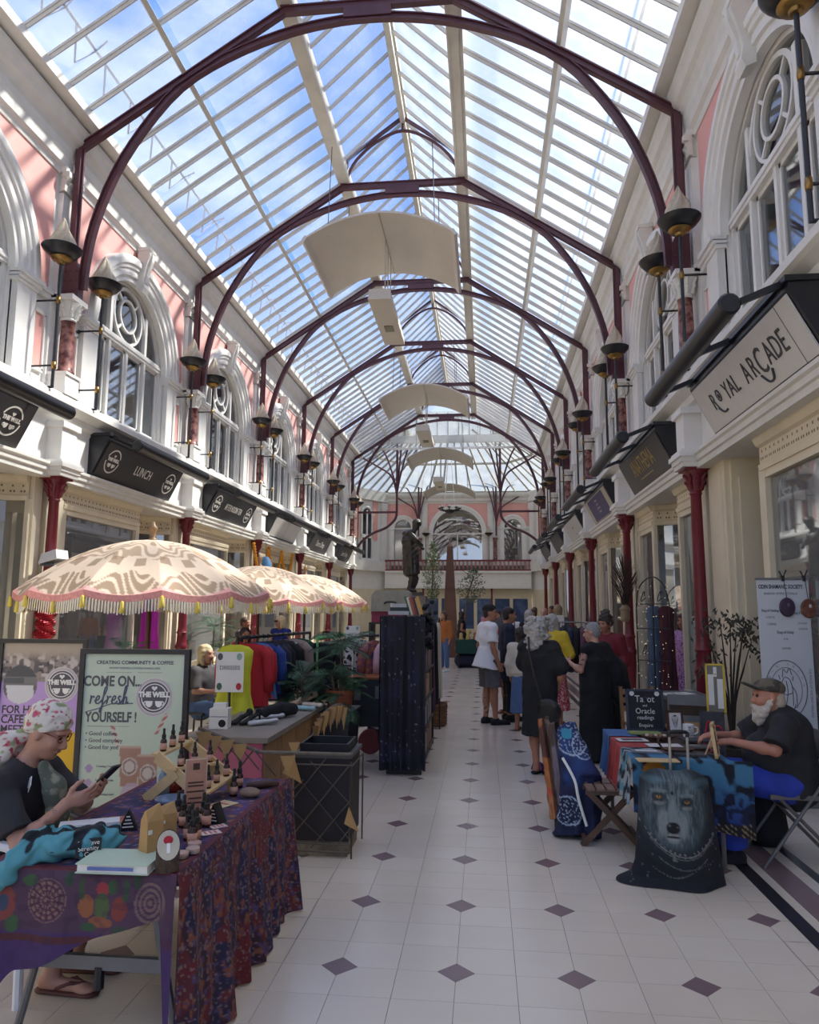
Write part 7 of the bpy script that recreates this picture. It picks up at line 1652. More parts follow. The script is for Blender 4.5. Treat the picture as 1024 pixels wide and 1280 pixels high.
# ---- umbrellas
UPR = mat('umbrella_cloth', (255, 255, 255), .8, vary=.04, scale=20, attr='col'); UNT = MATS['umbrella_cloth'].node_tree
def make_umbrella():
    R, z1, z0 = 1.27, 2.36, 1.79; n = 480; rows = 100; v_ = []; f_ = []; ng = 12
    for j in range(rows+1):
        t = j/rows; r = R*t; z = z1-(z1-z0)*(t**1.9)
        for k in range(n):
            a = 2*PI*k/n; g = abs(math.sin(ng*a/2)); rr = r*(1-.035*g*t); v_.append((rr*math.cos(a), rr*math.sin(a), z-.03*g*t*t+.02*(1-g)*t))
    for j in range(rows):
        for k in range(n): f_.append((j*n+k, (j+1)*n+k, (j+1)*n+(k+1) % n, j*n+(k+1) % n))
    me = np_mesh('canopy', np.array(v_), np.array(f_), UPR)
    def col(p):
        r = np.hypot(p[:, 0], p[:, 1])/R; a = np.arctan2(p[:, 1], p[:, 0]); c = np.tile(L3(226, 204, 180), (len(p), 1)); br = L3(140, 112, 84)
        lv = np.abs(np.sin(6*a)); scal = .93-.17*lv+.02*np.sin(40*a); sw = np.sin(60*r+10*np.sin(12*a)); sp = np.sin(46*r+5*np.sin(6*a+9*r)+2.5*np.sin(18*a-12*r))
        q = vnoise(p*[1, 1, .2], 9, 2)
        return mixc(c, [((r > scal)*ss(-.6, -.3, sw)*.8, br), (((r < .62+.05*np.cos(12*a)) & (r > .18))*ss(-.1, .2, sp)*.7, L3(156, 128, 98)), (((np.abs(r-.66) < .05) & (np.sin(24*a) > .1))*.7, br), ((r > .965)*1.0, L3(232, 168, 160)), ((r < .1)*1.0, L3(232, 184, 170))])
    paint(me, col)
    o = thing('fringed_parasol', 'large cream fringed parasol with brown paisley print, nearest of three', 'parasol', (-1.86, 7.3, 0), 0, 'fringed parasols over the left stalls'); link('canopy', me, o)
    bd = MB()
    for k in range(n):
        a, b = 2*PI*k/n, 2*PI*(k+1)/n
        def pt(a_, dz): g = abs(math.sin(ng*a_/2)); rr = R*(1-.035*g)+.004; return (rr*math.cos(a_), rr*math.sin(a_), z0-.03*g+.02*(1-g)-dz)
        bd.add([pt(a, 0), pt(b, 0), pt(b, .06), pt(a, .06)], [(3, 2, 1, 0)])
    bd.build('border_band', mat('parasol_pink_band', (226, 156, 150), .8, vary=.15, scale=40), o)
    fr = MB(); m3 = 300
    for k in range(m3):
        a = 2*PI*k/m3; g = abs(math.sin(ng*a/2)); rr = R*(1-.035*g)+.004; z = z0-.03*g+.02*(1-g)-.06; l_ = .1+.015*random.random(); w_ = .007
        fr.add([(rr*math.cos(a-w_), rr*math.sin(a-w_), z), (rr*math.cos(a+w_), rr*math.sin(a+w_), z), ((rr+.006)*math.cos(a+w_*.8), (rr+.006)*math.sin(a+w_*.8), z-l_), ((rr+.006)*math.cos(a-w_*.8), (rr+.006)*math.sin(a-w_*.8), z-l_)], [(3, 2, 1, 0)])
    tag(fr.build('fringe', mat('fringe_cream', (236, 228, 208), .85, vary=.05), o), kind='stuff')
    tm2 = MB().lathe([(.004, 0), (.016, -.01), (.014, -.03), (.018, -.04), (.026, -.1), (.02, -.105)], 9).mesh('tassel', mat('tassel_yellow', (228, 206, 92), .8, vary=.1), True)
    for k in range(ng*2): a = 2*PI*k/(ng*2); rr = R*(1-.035*abs(math.sin(ng*a/2)))+.015; link('tassel', tm2, o, (rr*math.cos(a), rr*math.sin(a), z0-.05+(.02 if k % 2 == 0 else -.03)))
    rbm = MB(); rbm.tube(smooth_path([(.02, 0, z1-.03), (R*.5, 0, z1-.03-(z1-z0)*.5**1.9), (R*.98, 0, z0)], 4), .009, 5); rme = rbm.mesh('rib', WOODD)
    for k in range(ng): r_ = link('rib', rme, o); r_.rotation_euler = (0, 0, 2*PI*k/ng)
    MB().tube([(0, 0, .04), (0, 0, z1)], .026, 10).build('pole', mat('parasol_pole', (96, 58, 44), .5, vary=.15), o, True, .7)
    MB().lathe([(.05, z1-.02), (.04, z1+.02), (.02, z1+.03), (.035, z1+.06), (.022, z1+.085), (.04, z1+.11), (.042, z1+.14), (.02, z1+.165), (.008, z1+.2)], 12).build('finial', mat('finial_wood', (140, 112, 78), .5, vary=.15), o, True)
    MB().lathe([(.24, 0), (.24, .06), (.05, .09), (.04, .3), (.03, .3)], 18).build('base', mat('parasol_base', (70, 66, 64), .7), o, True, .6)
    return o
um = make_umbrella()
copy_tree(um, None, (-2.02, 11.5, -.02), .13, 'large cream fringed parasol with brown paisley print, middle of three'); copy_tree(um, None, (-1.98, 14.4, -.02), .3, 'large cream fringed parasol with brown paisley print, farthest of three')
# ---- statue, obelisk, trees, far tables
BRZ = mat('bronze_statue', (62, 58, 54), .4, .4, vary=.25, scale=10)
st = thing('bronze_statue', 'dark bronze draped figure on a pedestal in the middle of the arcade', 'statue', (-.08, 17.2, 0)); z0 = 2.06; B = Body(.05)
B.cap((0, 0, z0+.85), (-.06, 0, z0+1.2), .14, .15, .06); B.cap((-.06, 0, z0+1.2), (.0, 0, z0+1.42), .15, .09, .06); B.ell((.1, 0, z0+1.62), (.095, .1, .12)); B.ell((.12, 0, z0+1.66), (.1, .11, .09)); B.cap((.02, 0, z0+1.42), (.08, 0, z0+1.55), .06, .06)
B.path([(-.05, -.14, z0+1.4), (.12, -.22, z0+1.22), (.24, -.1, z0+1.12)], [.065, .055, .04], .03); B.path([(.0, .14, z0+1.4), (.14, .2, z0+1.2), (.25, .08, z0+1.05)], [.065, .05, .04], .03)
B.cap((-.06, 0, z0+1.3), (.0, 0, z0+.42), .165, .175, .08, folds=(9, .1), flat=True); B.cap((-.14, .02, z0+1.38), (-.08, 0, z0+.5), .1, .13, .08, folds=(7, .12)); B.path([(.02, 0, z0+.5), (.0, 0, z0+.28), (-.08, 0, z0+.06)], [.1, .075, .05], .04); B.path([(.04, .05, z0+.5), (.08, .06, z0+.3), (.02, .05, z0+.05)], [.08, .07, .045], .04); B.cap((-.08, 0, z0+.05), (.08, -.02, z0+.03), .045, .04)
B.wr = (.008, 26); link('figure', B.mesh(.018, 'figure', BRZ), st); MB().box(-.24, .24, -.24, .24, z0-.09, z0).build('plinth', BRZ, st); MB().box(-.35, .35, -.35, .35, 0, z0-.09).build('pedestal', mat('pedestal_stone', (120, 112, 104), .8, vary=.1), st); MB().box(-.42, .42, -.42, .42, 0, .3).build('pedestal_foot', MATS['pedestal_stone'], st)
ob = thing('obelisk', 'tall brown pointed obelisk before the end wall', 'obelisk', (.42, 26, 0)); m_ = MB()
m_.add([(q*a, r*a, z) for z, a in ((.5, .27), (3.92, .1), (4.1, .005)) for q, r in ((-1, -1), (1, -1), (1, 1), (-1, 1))], [(0,1,5,4),(1,2,6,5),(2,3,7,6),(3,0,4,7),(4,5,9,8),(5,6,10,9),(6,7,11,10),(7,4,8,11),(3,2,1,0)]); m_.build('shaft', mat('obelisk_brown', (112, 80, 66), .7, vary=.08, scale=3), ob); MB().box(-.38, .38, -.38, .38, 0, .5).build('base', mat('obelisk_brown', (112, 80, 66), .7), ob)
def tree(loc, lab, h0, h1, rad, n_, mt_, seed, lean=0, lw=.03, pot=True, droop=0):
    r_ = random.Random(seed); o = thing('potted_tree', lab, 'tree', loc); MB().tube(smooth_path([(0, 0, .3), (lean*.3, 0, h0), (lean, 0, h1*.92)], 5), .03, 6).build('trunk', TRK, o)
    lv = MB()
    for i in range(n_):
        t = r_.random(); z = h0+(h1-h0)*t; rr = rad*math.sin(PI*(.12+.86*t))*math.sqrt(r_.random()); a = r_.uniform(0, 2*PI); p = Vector((lean*z/h1+rr*math.cos(a), rr*math.sin(a), z-droop*rr)); d = Vector((r_.uniform(-1, 1), r_.uniform(-1, 1), r_.uniform(-.6, 1))).normalized(); s_ = d.cross(Vector((r_.uniform(-1, 1), r_.uniform(-1, 1), .3))).normalized()*lw*.4; e = p+d*lw*2.6; m2 = p+d*lw*1.2
        lv.add([p, m2+s_, e, m2-s_], [(0, 1, 2, 3)])
    br = MB()
    for i in range(10): a = i*2.4; t = i/10; z = h0+(h1-h0)*t*.8; br.tube([(lean*z/h1, 0, z), (lean*z/h1+rad*.7*math.cos(a), rad*.7*math.sin(a), z+.25)], .01, 4)
    br.build('branches', TRK, o)['kind'] = 'stuff'; tag(lv.build('leaves', mt_, o), kind='stuff')
    if pot: MB().lathe([(.2, 0), (.28, .4), (.3, .45), (.26, .45), (.24, .4), (.02, .4)], 16).build('pot', TERRA, o, True, .6)
tree((-.17, 25, 0), 'slender olive tree with pale leaves left of the obelisk', 2.0, 3.95, .36, 900, LEAF2, 3, .05, .045)
tree((.95, 24, 0), 'sparse olive sapling with a drooping crown right of the obelisk', 1.9, 3.0, .5, 420, mat('grey_olive_leaf', (92, 104, 86), .7, vary=.2), 5, .35, .045, True, .1)
gt = thing('green_table', 'far table under a dark green cloth at the end of the aisle', 'table', (1.3, 21.6, 0)); MB().box(-.48, .48, -.4, .4, .74, .78).build('tabletop', WOODM, gt)
loft(MB(), [(.785, .46, .38, 0, 0), (.77, .5, .42, 0, 0), (.4, .52, .44, 0, 0)], 4) if 0 else None
MB().box(-.5, .5, -.42, .42, .4, .79).build('green_cloth', mat('green_felt', (26, 66, 60), .85, vary=.1), gt)
for x in (-.42, .42): MB().box(x-.02, x+.02, -.36, .36, 0, .74).build('leg', BLK, gt)
nb_ = thing('holdall', 'navy holdall under the far green table', 'bag', (1.25, 21.4, 0)); B = Body(.05); B.cap((-.3, 0, .2), (.3, 0, .2), .2, .2, .05, ((0, 1, 0), .9)); B.cut((0, 0, .0), (0, 0, -1)); link('bag', B.mesh(.02, 'bag', NAVY), nb_); MB().tube(smooth_path([(-.2, -.05, .36), (-.1, -.05, .5), (.1, -.05, .5), (.2, -.05, .36)], 4), .015, 6).build('handle', BLK, nb_)
for i, (x, rgb, z_) in enumerate(((-.35, (206, 176, 120), .2), (-.15, (214, 190, 110), .3), (.05, (176, 110, 70), .22), (.25, (200, 190, 170), .26), (.4, (150, 96, 60), .18))):
    o = thing('craft_figure', 'small %s craft piece on the far green table, %s from the left' % (('straw', 'golden', 'rust', 'pale', 'brown')[i], ORD[i]), 'ornament', (1.3+x, 21.45, .79)); MB().lathe([(.06, 0), (.07, .04), (.04, z_*.5), (.06, z_*.75), (.02, z_)], 10).build('figure', mat('craft_%d' % i if 0 else 'craft_'+('straw', 'golden', 'rust', 'pale', 'brown')[i], rgb, .6, vary=.2, scale=30), o, True)
# ------------------------------------------------------------------ the two seated stallholders
PX, PY = -.54, 3.3
p = Person('person in floral headscarf and black T-shirt seated at the purple table', (PX, PY, 0), -PI/2, 1.62, mat('skin_shaded', (178, 134, 116), .55, vary=.06, scale=14), .98, .0065, hs=1.03, hands='LR', curl=.75,
    pelvis=(0, -.02, .55), waist=(0, -.03, .70), chest=(0, .0, .86), neck=(0, .035, .995), head=(0, .135, 1.165), pitch=-.42, shR=(.19, .02, .935), shL=(-.19, .02, .935),
    elR=(.27, .2, .695), wrR=(.17, .36, .865), hdR=(-.28, .9, .3), pnR=(-.8, .0, .5), elL=(-.25, .2, .74), wrL=(.0, .38, .875), hdL=(.5, .85, .25), pnL=(.6, .0, .6),
    hiR=(.09, .02, .53), hiL=(-.09, .02, .53), knR=(.11, .42, .5), knL=(-.11, .42, .5), anR=(.1, .3, .085), anL=(-.1, .3, .085), toR=(.11, .46, .03), toL=(-.11, .46, .03))
p.top(mat('black_tshirt', (44, 44, 50), .85, vary=.12, scale=14, bump=.12), .82, .5, .02, nm='t_shirt', vox=.008, wr=(.004, 24)); p.legs(BLKC, .8, nm='trousers', vox=.012); p.shoes(mat('flip_flop', (90, 48, 44), .6), 'sandal')
k = p.k; b_ = Body(.008); b_.cap(p.J['elR']*.9+p.J['wrR']*.1, p.J['wrR']*.95+p.J['elR']*.05, .0378*k, .0262*k); b_.ell(p.J['elR']*.7+p.J['wrR']*.3, .0402*k, None, .03); p.part('forearm_tattoo', b_, mat('faint_tattoo', (172, 128, 110), .55, rgb2=(118, 90, 80), scale=22, thr=(.5, .66)), .007)
T, R, hs = p.T, p.R, p.hs
B = Body(.025); B.ell(T((0, -.018, .046)), A3((.09, .112, .102))*hs, R); B.ell(T((0, -.06, .0)), A3((.07, .06, .06))*hs, R)
B.wr = (.0035, 75)
B.cut(T((0, 0, .002)), R@A3((0, .55, -1))); B.ell(T((0, -.1, -.06)), .03*hs, None, .02)
kn = T((0, -.1, -.065))
TL = ([(0, 0, 0), (.03, -.05, -.03), (.05, -.07, -.1), (.04, -.08, -.17)], [(0, 0, 0), (.04, -.08, -.02), (.06, -.15, -.06), (.05, -.2, -.11)], [(0, 0, 0), (-.02, -.05, -.04), (-.01, -.06, -.13)])
B2 = Body(.02); B2.wr = (.003, 60)
for t_ in TL: B2.path([kn+A3(q) for q in t_], [.022, .034, .036, .026][:len(t_)], .02)
B2.ell(kn, .032)
tm_ = B2.mesh(.006, 'scarf_tails', PRINT)
hm = B.mesh(.006, 'headscarf', PRINT); scf = (lambda q: mixc(np.tile(L3(214, 208, 198), (len(q), 1)), [(ss(.64, .7, vnoise(q, 42, 3)), L3(190, 92, 110)), (ss(.66, .72, vnoise(q, 34, 7)), L3(150, 160, 120)), (ss(.72, .78, vnoise(q, 60, 9)), L3(168, 60, 84)), (ss(.6, .75, vnoise(q*[1, 1, 3], 12, 2))*.5, L3(176, 168, 160))])); paint(hm, scf); paint(tm_, scf); hs_o = link('headscarf', hm, p.root); link('scarf_tails', tm_, hs_o)
g = MB()
for q in (-1, 1): g.tube([tuple(T((q*.031+.025*math.cos(a), .104-.012*abs(math.cos(a)), .008+.019*math.sin(a)))) for a in [2*PI*i/14 for i in range(15)]], .0028, 5); g.tube([tuple(T((q*.056, .092, .014))), tuple(T((q*.079, -.005, .012)))], .0028, 5)
g.build('glasses', mat('orange_frames', (128, 66, 50), .35), p.root)
q_ = MB().prism([(-.04, .0), (.0, .03), (.045, .01), (.03, -.03), (.0, -.02), (-.02, -.035)], 'z', 0, .003).build('cream_print', PAPER, p.root); q_.matrix_local = frame_mtx((.115, .135, .86), (-.75, -.66, 0), (0, .2, 1)); q_.location = (.12, .128, .87)
B = Body(.02); B.path([(.06, .15, .93), (.02, .19, .82), (-.01, .2, .7)], [.03, .055, .06], .03, ((.3, 1, 0), .5)); p.part('patterned_wrap', B, mat('sage_wrap', (96, 104, 92), .8, rgb2=(150, 152, 134), scale=18, thr=(.5, .6)), .008)
ph = thing('phone', 'black phone held up by the person in the headscarf', 'phone', (PX+.44, PY-.05, .885)); m_ = frame_mtx((0, 0, 0), (0, -1, .1), (.72, 0, .69)); q_ = MB().box(-.036, .036, -.07, .08, -.004, .004).build('case', RUB, ph); q_.matrix_local = m_; q_ = MB().box(-.033, .033, -.066, .076, .004, .0046).build('screen', mat('phone_screen', (40, 44, 52), .1), ph); q_.matrix_local = m_
ch_ = thing('plastic_chair', 'white plastic armchair under the person in the headscarf', 'chair', (PX-.02, PY, 0))
MB().box(-.22, .24, -.23, .23, .415, .44).build('seat', PLAST, ch_); MB().bar((-.2, 0, .44), (-.3, 0, .82), .44, .025, (1, 0, .3)).build('backrest', PLAST, ch_)
for s_ in (-1, 1):
    MB().tube(smooth_path([(-.25, s_*.25, .64), (.0, s_*.27, .66), (.2, s_*.26, .62), (.22, s_*.25, .44)], 4), .022, 8).build('armrest', PLAST, ch_)
    for x in (-.19, .21): MB().tube([(x*1.15, s_*.24, 0), (x, s_*.21, .42)], .02, 8).build('leg', PLAST, ch_)
# the old man
OX, OY = 3.64, 5.36
p = Person('old man with white beard, camouflage cap and blue trousers at the right stall', (OX, OY, 0), PI/2, 1.66, mat('skin_ruddy', (176, 120, 98), .55, vary=.1, scale=14), 1.02, .008, hs=1.0, pitch=.0,
    pelvis=(0, -.04, .53), waist=(0, -.06, .68), chest=(0, -.03, .85), neck=(0, .01, .985), head=(0, .07, 1.125), shR=(.19, .03, .95), shL=(-.19, .03, .95), elR=(.27, .16, .79), elL=(-.27, .14, .79), wrR=(.17, .4, .82), wrL=(-.17, .4, .83), hdL=(.2, 1, -.12), hdR=(-.2, 1, -.12), pnR=(0, 0, -1), pnL=(0, 0, -1),
    hiR=(.1, .02, .53), hiL=(-.1, .02, .53), knR=(.13, .44, .58), knL=(-.13, .44, .58), anR=(.13, .4, .085), anL=(-.13, .4, .085), toR=(.13, .56, .03), toL=(-.13, .56, .03))
def belly(B): B.ell((0, .1, .66), (.2, .15, .17), None, .06); B.cap((0, -.06, .84), (0, -.07, .5), .14, .165, .08)
p.top(mat('faded_black', (34, 34, 38), .85, vary=.15, scale=12, bump=.1), .85, .46, .03, nm='t_shirt', vox=.01, extra=belly, wr=(.004, 22)); p.legs(BLUC, .95, .03, .02, vox=.011); p.shoes(BLKC)
T, R, hs = p.T, p.R, p.hs
B = Body(.03); B.ell(T((0, .06, -.115)), A3((.055, .05, .06))*hs, R); B.ell(T((0, .075, -.16)), A3((.04, .038, .045))*hs, R); B.ell(T((0, .1, -.072)), A3((.04, .02, .012))*hs, R)
for q in (-1, 1): B.cap(T((q*.066, .0, -.02)), T((q*.045, .05, -.11)), .018, .03)
B.wr = (.004, 70); p.part('beard', B, mat('white_beard', (206, 196, 184), .7, vary=.15, scale=60, bump=.6), .007)
B = Body(.02); B.ell(T((0, -.06, -.03)), A3((.08, .055, .09))*hs, R); B.ell(T((0, -.07, -.11)), A3((.07, .04, .06))*hs, R); B.wr = (.004, 70); p.part('hair', B, mat('white_hair', (186, 172, 154), .7, vary=.15, scale=60, bump=.6), .008)
CAMO = mat('camo_cloth', (96, 88, 74), .85, rgb2=(62, 58, 52), scale=12, thr=(.48, .52)); B = Body(.015); B.ell(T((0, -.012, .06)), A3((.09, .112, .072))*hs, R); B.cut(T((0, 0, .04)), R@A3((0, .12, -1))); B.ell(T((0, .12, .075)), A3((.075, .085, .012))*hs, R@rotm(0, .38), .01); p.part('cap', B, CAMO, .007)
fc = thing('folding_chair', 'grey metal folding chair under the old man', 'chair', (OX+.04, OY, 0))
MB().box(-.2, .2, -.2, .2, .43, .46).build('seat', mat('chair_grey', (98, 96, 94), .5, .2), fc); MB().bar((.2, 0, .66), (.24, 0, .84), .36, .02, (1, 0, 0)).build('backrest', MATS['chair_grey'], fc)
for s_ in (-1, 1):
    MB().tube([(-.26, s_*.19, 0), (.2, s_*.19, .62), (.24, s_*.18, .85)], .012, 8).build('frame_leg', MATS['chair_grey'], fc); MB().tube([(.28, s_*.17, 0), (-.14, s_*.17, .44)], .012, 8).build('rear_leg', MATS['chair_grey'], fc)
cbg = thing('carrier_bag', 'crumpled pale plastic bag hanging behind the folding chair', 'bag', (OX+.42, OY-.15, 0)); B = Body(.05); B.wr = (.01, 26); B.cap((0, 0, .74), (.02, 0, .3), .05, .13, .05, ((1, 0, 0), .7)); B.ell((.05, .0, .24), (.1, .13, .13)); link('bag', B.mesh(.011, 'bag', mat('pale_plastic_bag', (150, 148, 144), .35, vary=.12, scale=12)), cbg)
dbk = thing('dark_bag', 'dark soft bag on the floor behind the folding chair', 'bag', (OX-.02, OY+.32, 0)); B = Body(.05); B.cap((0, 0, .12), (0, .0, .28), .15, .13, .05); B.cut((0, 0, .0), (0, 0, -1)); link('bag', B.mesh(.014, 'bag', BLKC), dbk)
# ------------------------------------------------------------------ right-hand stall
RX0, RX1, RY0, RY1, RZ = 2.6, 3.2, 5.06, 6.3, .68
rt = thing('reading_table', 'small table under layered cloths at the right stall', 'table', ((RX0+RX1)/2, (RY0+RY1)/2, 0)); MB().box(-.29, .29, -.61, .61, RZ-.03, RZ-.006).build('tabletop', WOODD, rt)
for x in (-.26, .26):
    for y in (-.55, .55): MB().tube([(x, y, 0), (x, y, RZ-.03)], .015, 8).build('leg', GREYM, rt)
def sheet(name, label, fn, nu, nv, colf, cat='cloth'):
    vv = [fn(i/nu, j/nv) for j in range(nv+1) for i in range(nu+1)]; ff = [(j*(nu+1)+i, j*(nu+1)+i+1, (j+1)*(nu+1)+i+1, (j+1)*(nu+1)+i) for j in range(nv) for i in range(nu)]
    me = np_mesh(name, np.array(vv), np.array(ff), PRINT); paint(me, colf); o = tag(link(name, me), label, cat); return o
flat = lambda *c: (lambda q: mixc(np.tile(L3(*c), (len(q), 1)), [(ss(.5, .75, vnoise(q, 9, 2))*.5, L3(*c)*.55)]))
def edge_x(y0, y1, top, drop, over, fo, k0):
    """cloth lying on the left edge of the table and hanging over it"""
    def fn(u, v):
        y = y0+(y1-y0)*u; s_ = v*(over+drop)
        if s_ < over: return (RX0+over-s_, y, top)
        d = s_-over; return (RX0-.012-fo*(d/drop)*(1+math.sin(u*k0))-.02*d, y+.02*d*math.sin(u*9), top-d)
    return fn
sheet('red_cloth', 'red cloth hanging over the left side of the right stall table', edge_x(5.5, 5.92, RZ+.002, .34, .2, .022, 22), 40, 40, flat(168, 66, 64))
sheet('blue_cloth', 'blue cloth hanging at the far left corner of the stall table', edge_x(5.95, 6.28, RZ+.004, .3, .2, .02, 18), 30, 30, flat(70, 108, 158))
sheet('black_white_cloth', 'black and white patterned cloth at the near left of the stall table', edge_x(5.1, 5.48, RZ+.003, .3, .22, .018, 20), 40, 40, lambda q: mixc(np.tile(L3(36, 40, 46), (len(q), 1)), [(ss(.5, .56, vnoise(q, 26, 5)), L3(150, 160, 166)), (ss(.6, .66, vnoise(q, 14, 6)), L3(90, 140, 160))]))
def frontc(u, v):
    x = RX0-.02+(RX1-RX0+.16)*u; s_ = v*.66; ov = .22
    if s_ < ov: return (min(x, RX1+.02), RY0+ov-s_, RZ+.006)
    d = s_-ov; return (x+.0*d, RY0-.014-.02*d*(1+math.sin(u*24)), RZ+.006-d*(.75+.35*u))
def treec(q):
    c = np.tile(L3(64, 118, 150), (len(q), 1)); t = (RZ-q[:, 2])/.45; c = mixc(c, [(ss(.1, .9, t), L3(30, 52, 120)), (ss(.52, .6, vnoise(q*[1, 0, 1.0], 16, 3)+.25*np.sin(q[:, 0]*40)*.4), L3(14, 18, 30)), (ss(.5, .56, vnoise(q*[1, 0, 1], 30, 8))*ss(.3, .6, t), L3(20, 28, 60)), ((np.abs(t-.9) < .04)*1.0, L3(36, 34, 40))])
    return mixc(c, [((np.sqrt((q[:, 0]-RX0-.12)**2+((RZ-.06-q[:, 2])*1.4)**2) < .075)*1.0, L3(170, 116, 40)), ((t > .86)*1.0, L3(24, 24, 30)), (((t > .86) & (np.sin(q[:, 0]*160)*np.sin(q[:, 2]*180) > .55))*1.0, L3(150, 130, 90))])
sheet('tree_print_cloth', 'blue cloth with black tree print hanging at the front of the stall table', frontc, 70, 60, treec)
def flat_item(px, py, w, l, rz, mt_, lab, cat='book', t=.012, name='booklet', extra=None):
    o = thing(name, lab, cat, ATZ(px, py, RZ+.009), rz); MB().box(-w/2, w/2, -l/2, l/2, 0, t).build('cover', mt_, o)
    if extra: MB().box(-w*.35, w*.35, -l*.3, l*.3, t, t+.001).build('print', extra, o)
    return o
CRP = mat('ivory_card', (206, 204, 200), .6, vary=.05); DRK = mat('dark_card', (56, 54, 60), .6, vary=.3, scale=20)
flat_item(806, 917, .24, .12, 0, mat('green_booklet', (136, 150, 92), .6, vary=.2, scale=14), 'green booklet at the far end of the stall table'); flat_item(790, 925, .22, .12, .1, CRP, 'pale printed sheet behind the red cloth', 'leaflet', .004, 'leaflet', DRK); flat_item(830, 932, .24, .12, .05, CRP, 'white sheet in the middle of the stall table', 'leaflet', .004, 'leaflet')
flat_item(808, 940, .2, .09, .02, mat('grey_booklet', (120, 124, 132), .6, vary=.3, scale=16), 'grey and white booklet left of the swan tray', 'book', .01, 'booklet', CRP); flat_item(822, 951, .26, .1, .03, WOODL, 'thin pale wooden board at the front of the stall table', 'board', .008, 'wooden_board'); flat_item(862, 944, .2, .12, -.1, DRK, 'dark booklet behind the trolley handle', 'book', .014, 'booklet'); flat_item(872, 926, .22, .16, .1, DRK, 'flat dark slate beside the mug', 'slate', .012, 'slate'); flat_item(880, 934, .2, .1, -.05, mat('grey_card', (110, 106, 102), .6, vary=.25, scale=14), 'grey patterned cards right of the mug', 'cards', .01, 'card_deck')
tr_ = thing('swan_tray', 'dark boat-shaped tray with a swan neck on the stall table', 'tray', ATZ(848, 941, RZ+.009)); m_ = MB(); m_.lathe([(.02, 0), (.09, .01), (.12, .03), (.11, .03), (.02, .014)], 18, sy=.45); m_.build('bowl', WOODD, tr_, True); MB().tube(smooth_path([(-.1, 0, .02), (-.13, 0, .07), (-.12, 0, .1), (-.14, 0, .095)], 4), .008, 6).build('neck', WOODD, tr_)
t2 = thing('trinket_tray', 'low wooden tray of stones at the far end of the stall table', 'tray', ATZ(823, 923, RZ+.009)); MB().lathe([(.1, 0), (.13, .02), (.12, .02), (.09, .006)], 18, sy=.5).build('bowl', WOODD, t2, True)
for i in range(6): MB().ball((-.08+.032*i, .01*(-1)**i, .02), (.018, .016, .012), 7, 5).build('stone', (STONE, mat('rust_stone', (140, 90, 66), .7))[i % 2], t2, True)
mg = thing('mug', 'white mug with black lettering on the stall table', 'mug', ATZ(861, 921, RZ+.009)); MB().lathe([(.036, 0), (.04, .004), (.041, .095), (.037, .095), (.036, .01), (.001, .008)], 22).build('cup', PLAST, mg, True, .7); MB().tube(smooth_path([(.04, 0, .075), (.066, 0, .07), (.07, 0, .045), (.058, 0, .025), (.04, 0, .022)], 4), .006, 6).build('handle', PLAST, mg)
for i, (s_, z) in enumerate((('BE', .075), ('ALL', .055), ('READY', .035), ('TODAY', .017))): text(s_, .02, RUB, mg, frame_mtx((0, -.0425, z), (1, 0, 0), (0, 0, 1)), ext=.0004)
def easel(nm, lab, px, py, Y, w, h, frm, face, rz=0, z=None, cat='sign', lean=.12):
    q = AT(px, py, Y); o = thing(nm, lab, cat, (q.x, Y, z if z is not None else q.z), rz); B_ = MB(); t = .018
    mtx = Matrix.Rotation(-lean, 4, 'X')
    for x0, x1, a, b in ((-w/2, -w/2+t, 0, h), (w/2-t, w/2, 0, h), (-w/2, w/2, 0, t), (-w/2, w/2, h-t, h)): B_.box(x0, x1, -.012, .008, a, b)
    f_ = B_.build('frame', frm, o); f_.matrix_local = mtx; p_ = MB().box(-w/2+t*.5, w/2-t*.5, -.006, .004, t*.5, h-t*.5).build('panel', face, o); p_.matrix_local = mtx
    s_ = MB().bar((0, .01, h*.8), (0, h*.35, 0), .02, .008).build('strut', frm, o); return o, p_, mtx
NVF = mat('navy_frame', (38, 44, 62), .5); CHK = mat('chalkboard', (30, 30, 38), .8, vary=.1)
o, p_, mx = easel('chalkboard', 'navy-framed chalkboard reading Tarot and Oracle readings on the stall table', 808, 913, 6.2, .3, .33, NVF, CHK, 0, RZ+.006)
CHW = mat('chalk', (206, 206, 204), .8)
for s_, sz, z in (('Tarot', .075, .25), ('and', .028, .2), ('Oracle', .062, .155), ('readings', .045, .105), ('Enquire', .04, .045)): text(s_, sz, CHW, p_, frame_mtx((0, -.0075, z), (1, 0, 0), (0, 0, 1)), ext=.0005, sx=.9)
for x in (-.1, .1): q = MB().lathe([(.001, 0), (.02, 0), (.02, .001)], 8).build('chalk_flower', CHW, p_); q.matrix_local = frame_mtx((x, -.0066, .295), (1, 0, 0), (0, 0, 1))
o, p_, mx = easel('framed_card', 'small framed white card with a line drawing on the stall table', 845, 915, 6.05, .13, .18, WOODD, CRP, .1, RZ+.012); dl = MB()
for i in range(5): dl.tube([(.02*math.cos(a)*(1+.3*i)*.6, -.0072, .09+.012*i-.02+.02*math.sin(a)) for a in [2*PI*j/10 for j in range(11)]], .0012, 4)
dl.build('line_drawing', DRK, p_)['kind'] = 'stuff'
o, p_, mx = easel('picture_stand', 'open wooden picture frame seen edge-on at the right of the stall table', 897, 948, 5.15, .16, .22, WOODL, DRK, 1.2, RZ+.012, 'frame')
o, p_, mx = easel('dark_board', 'dark board with red script leaning beside the right column', 891, 950, 6.55, .2, .8, DRK, DRK, -.4, 0); rs = MB()
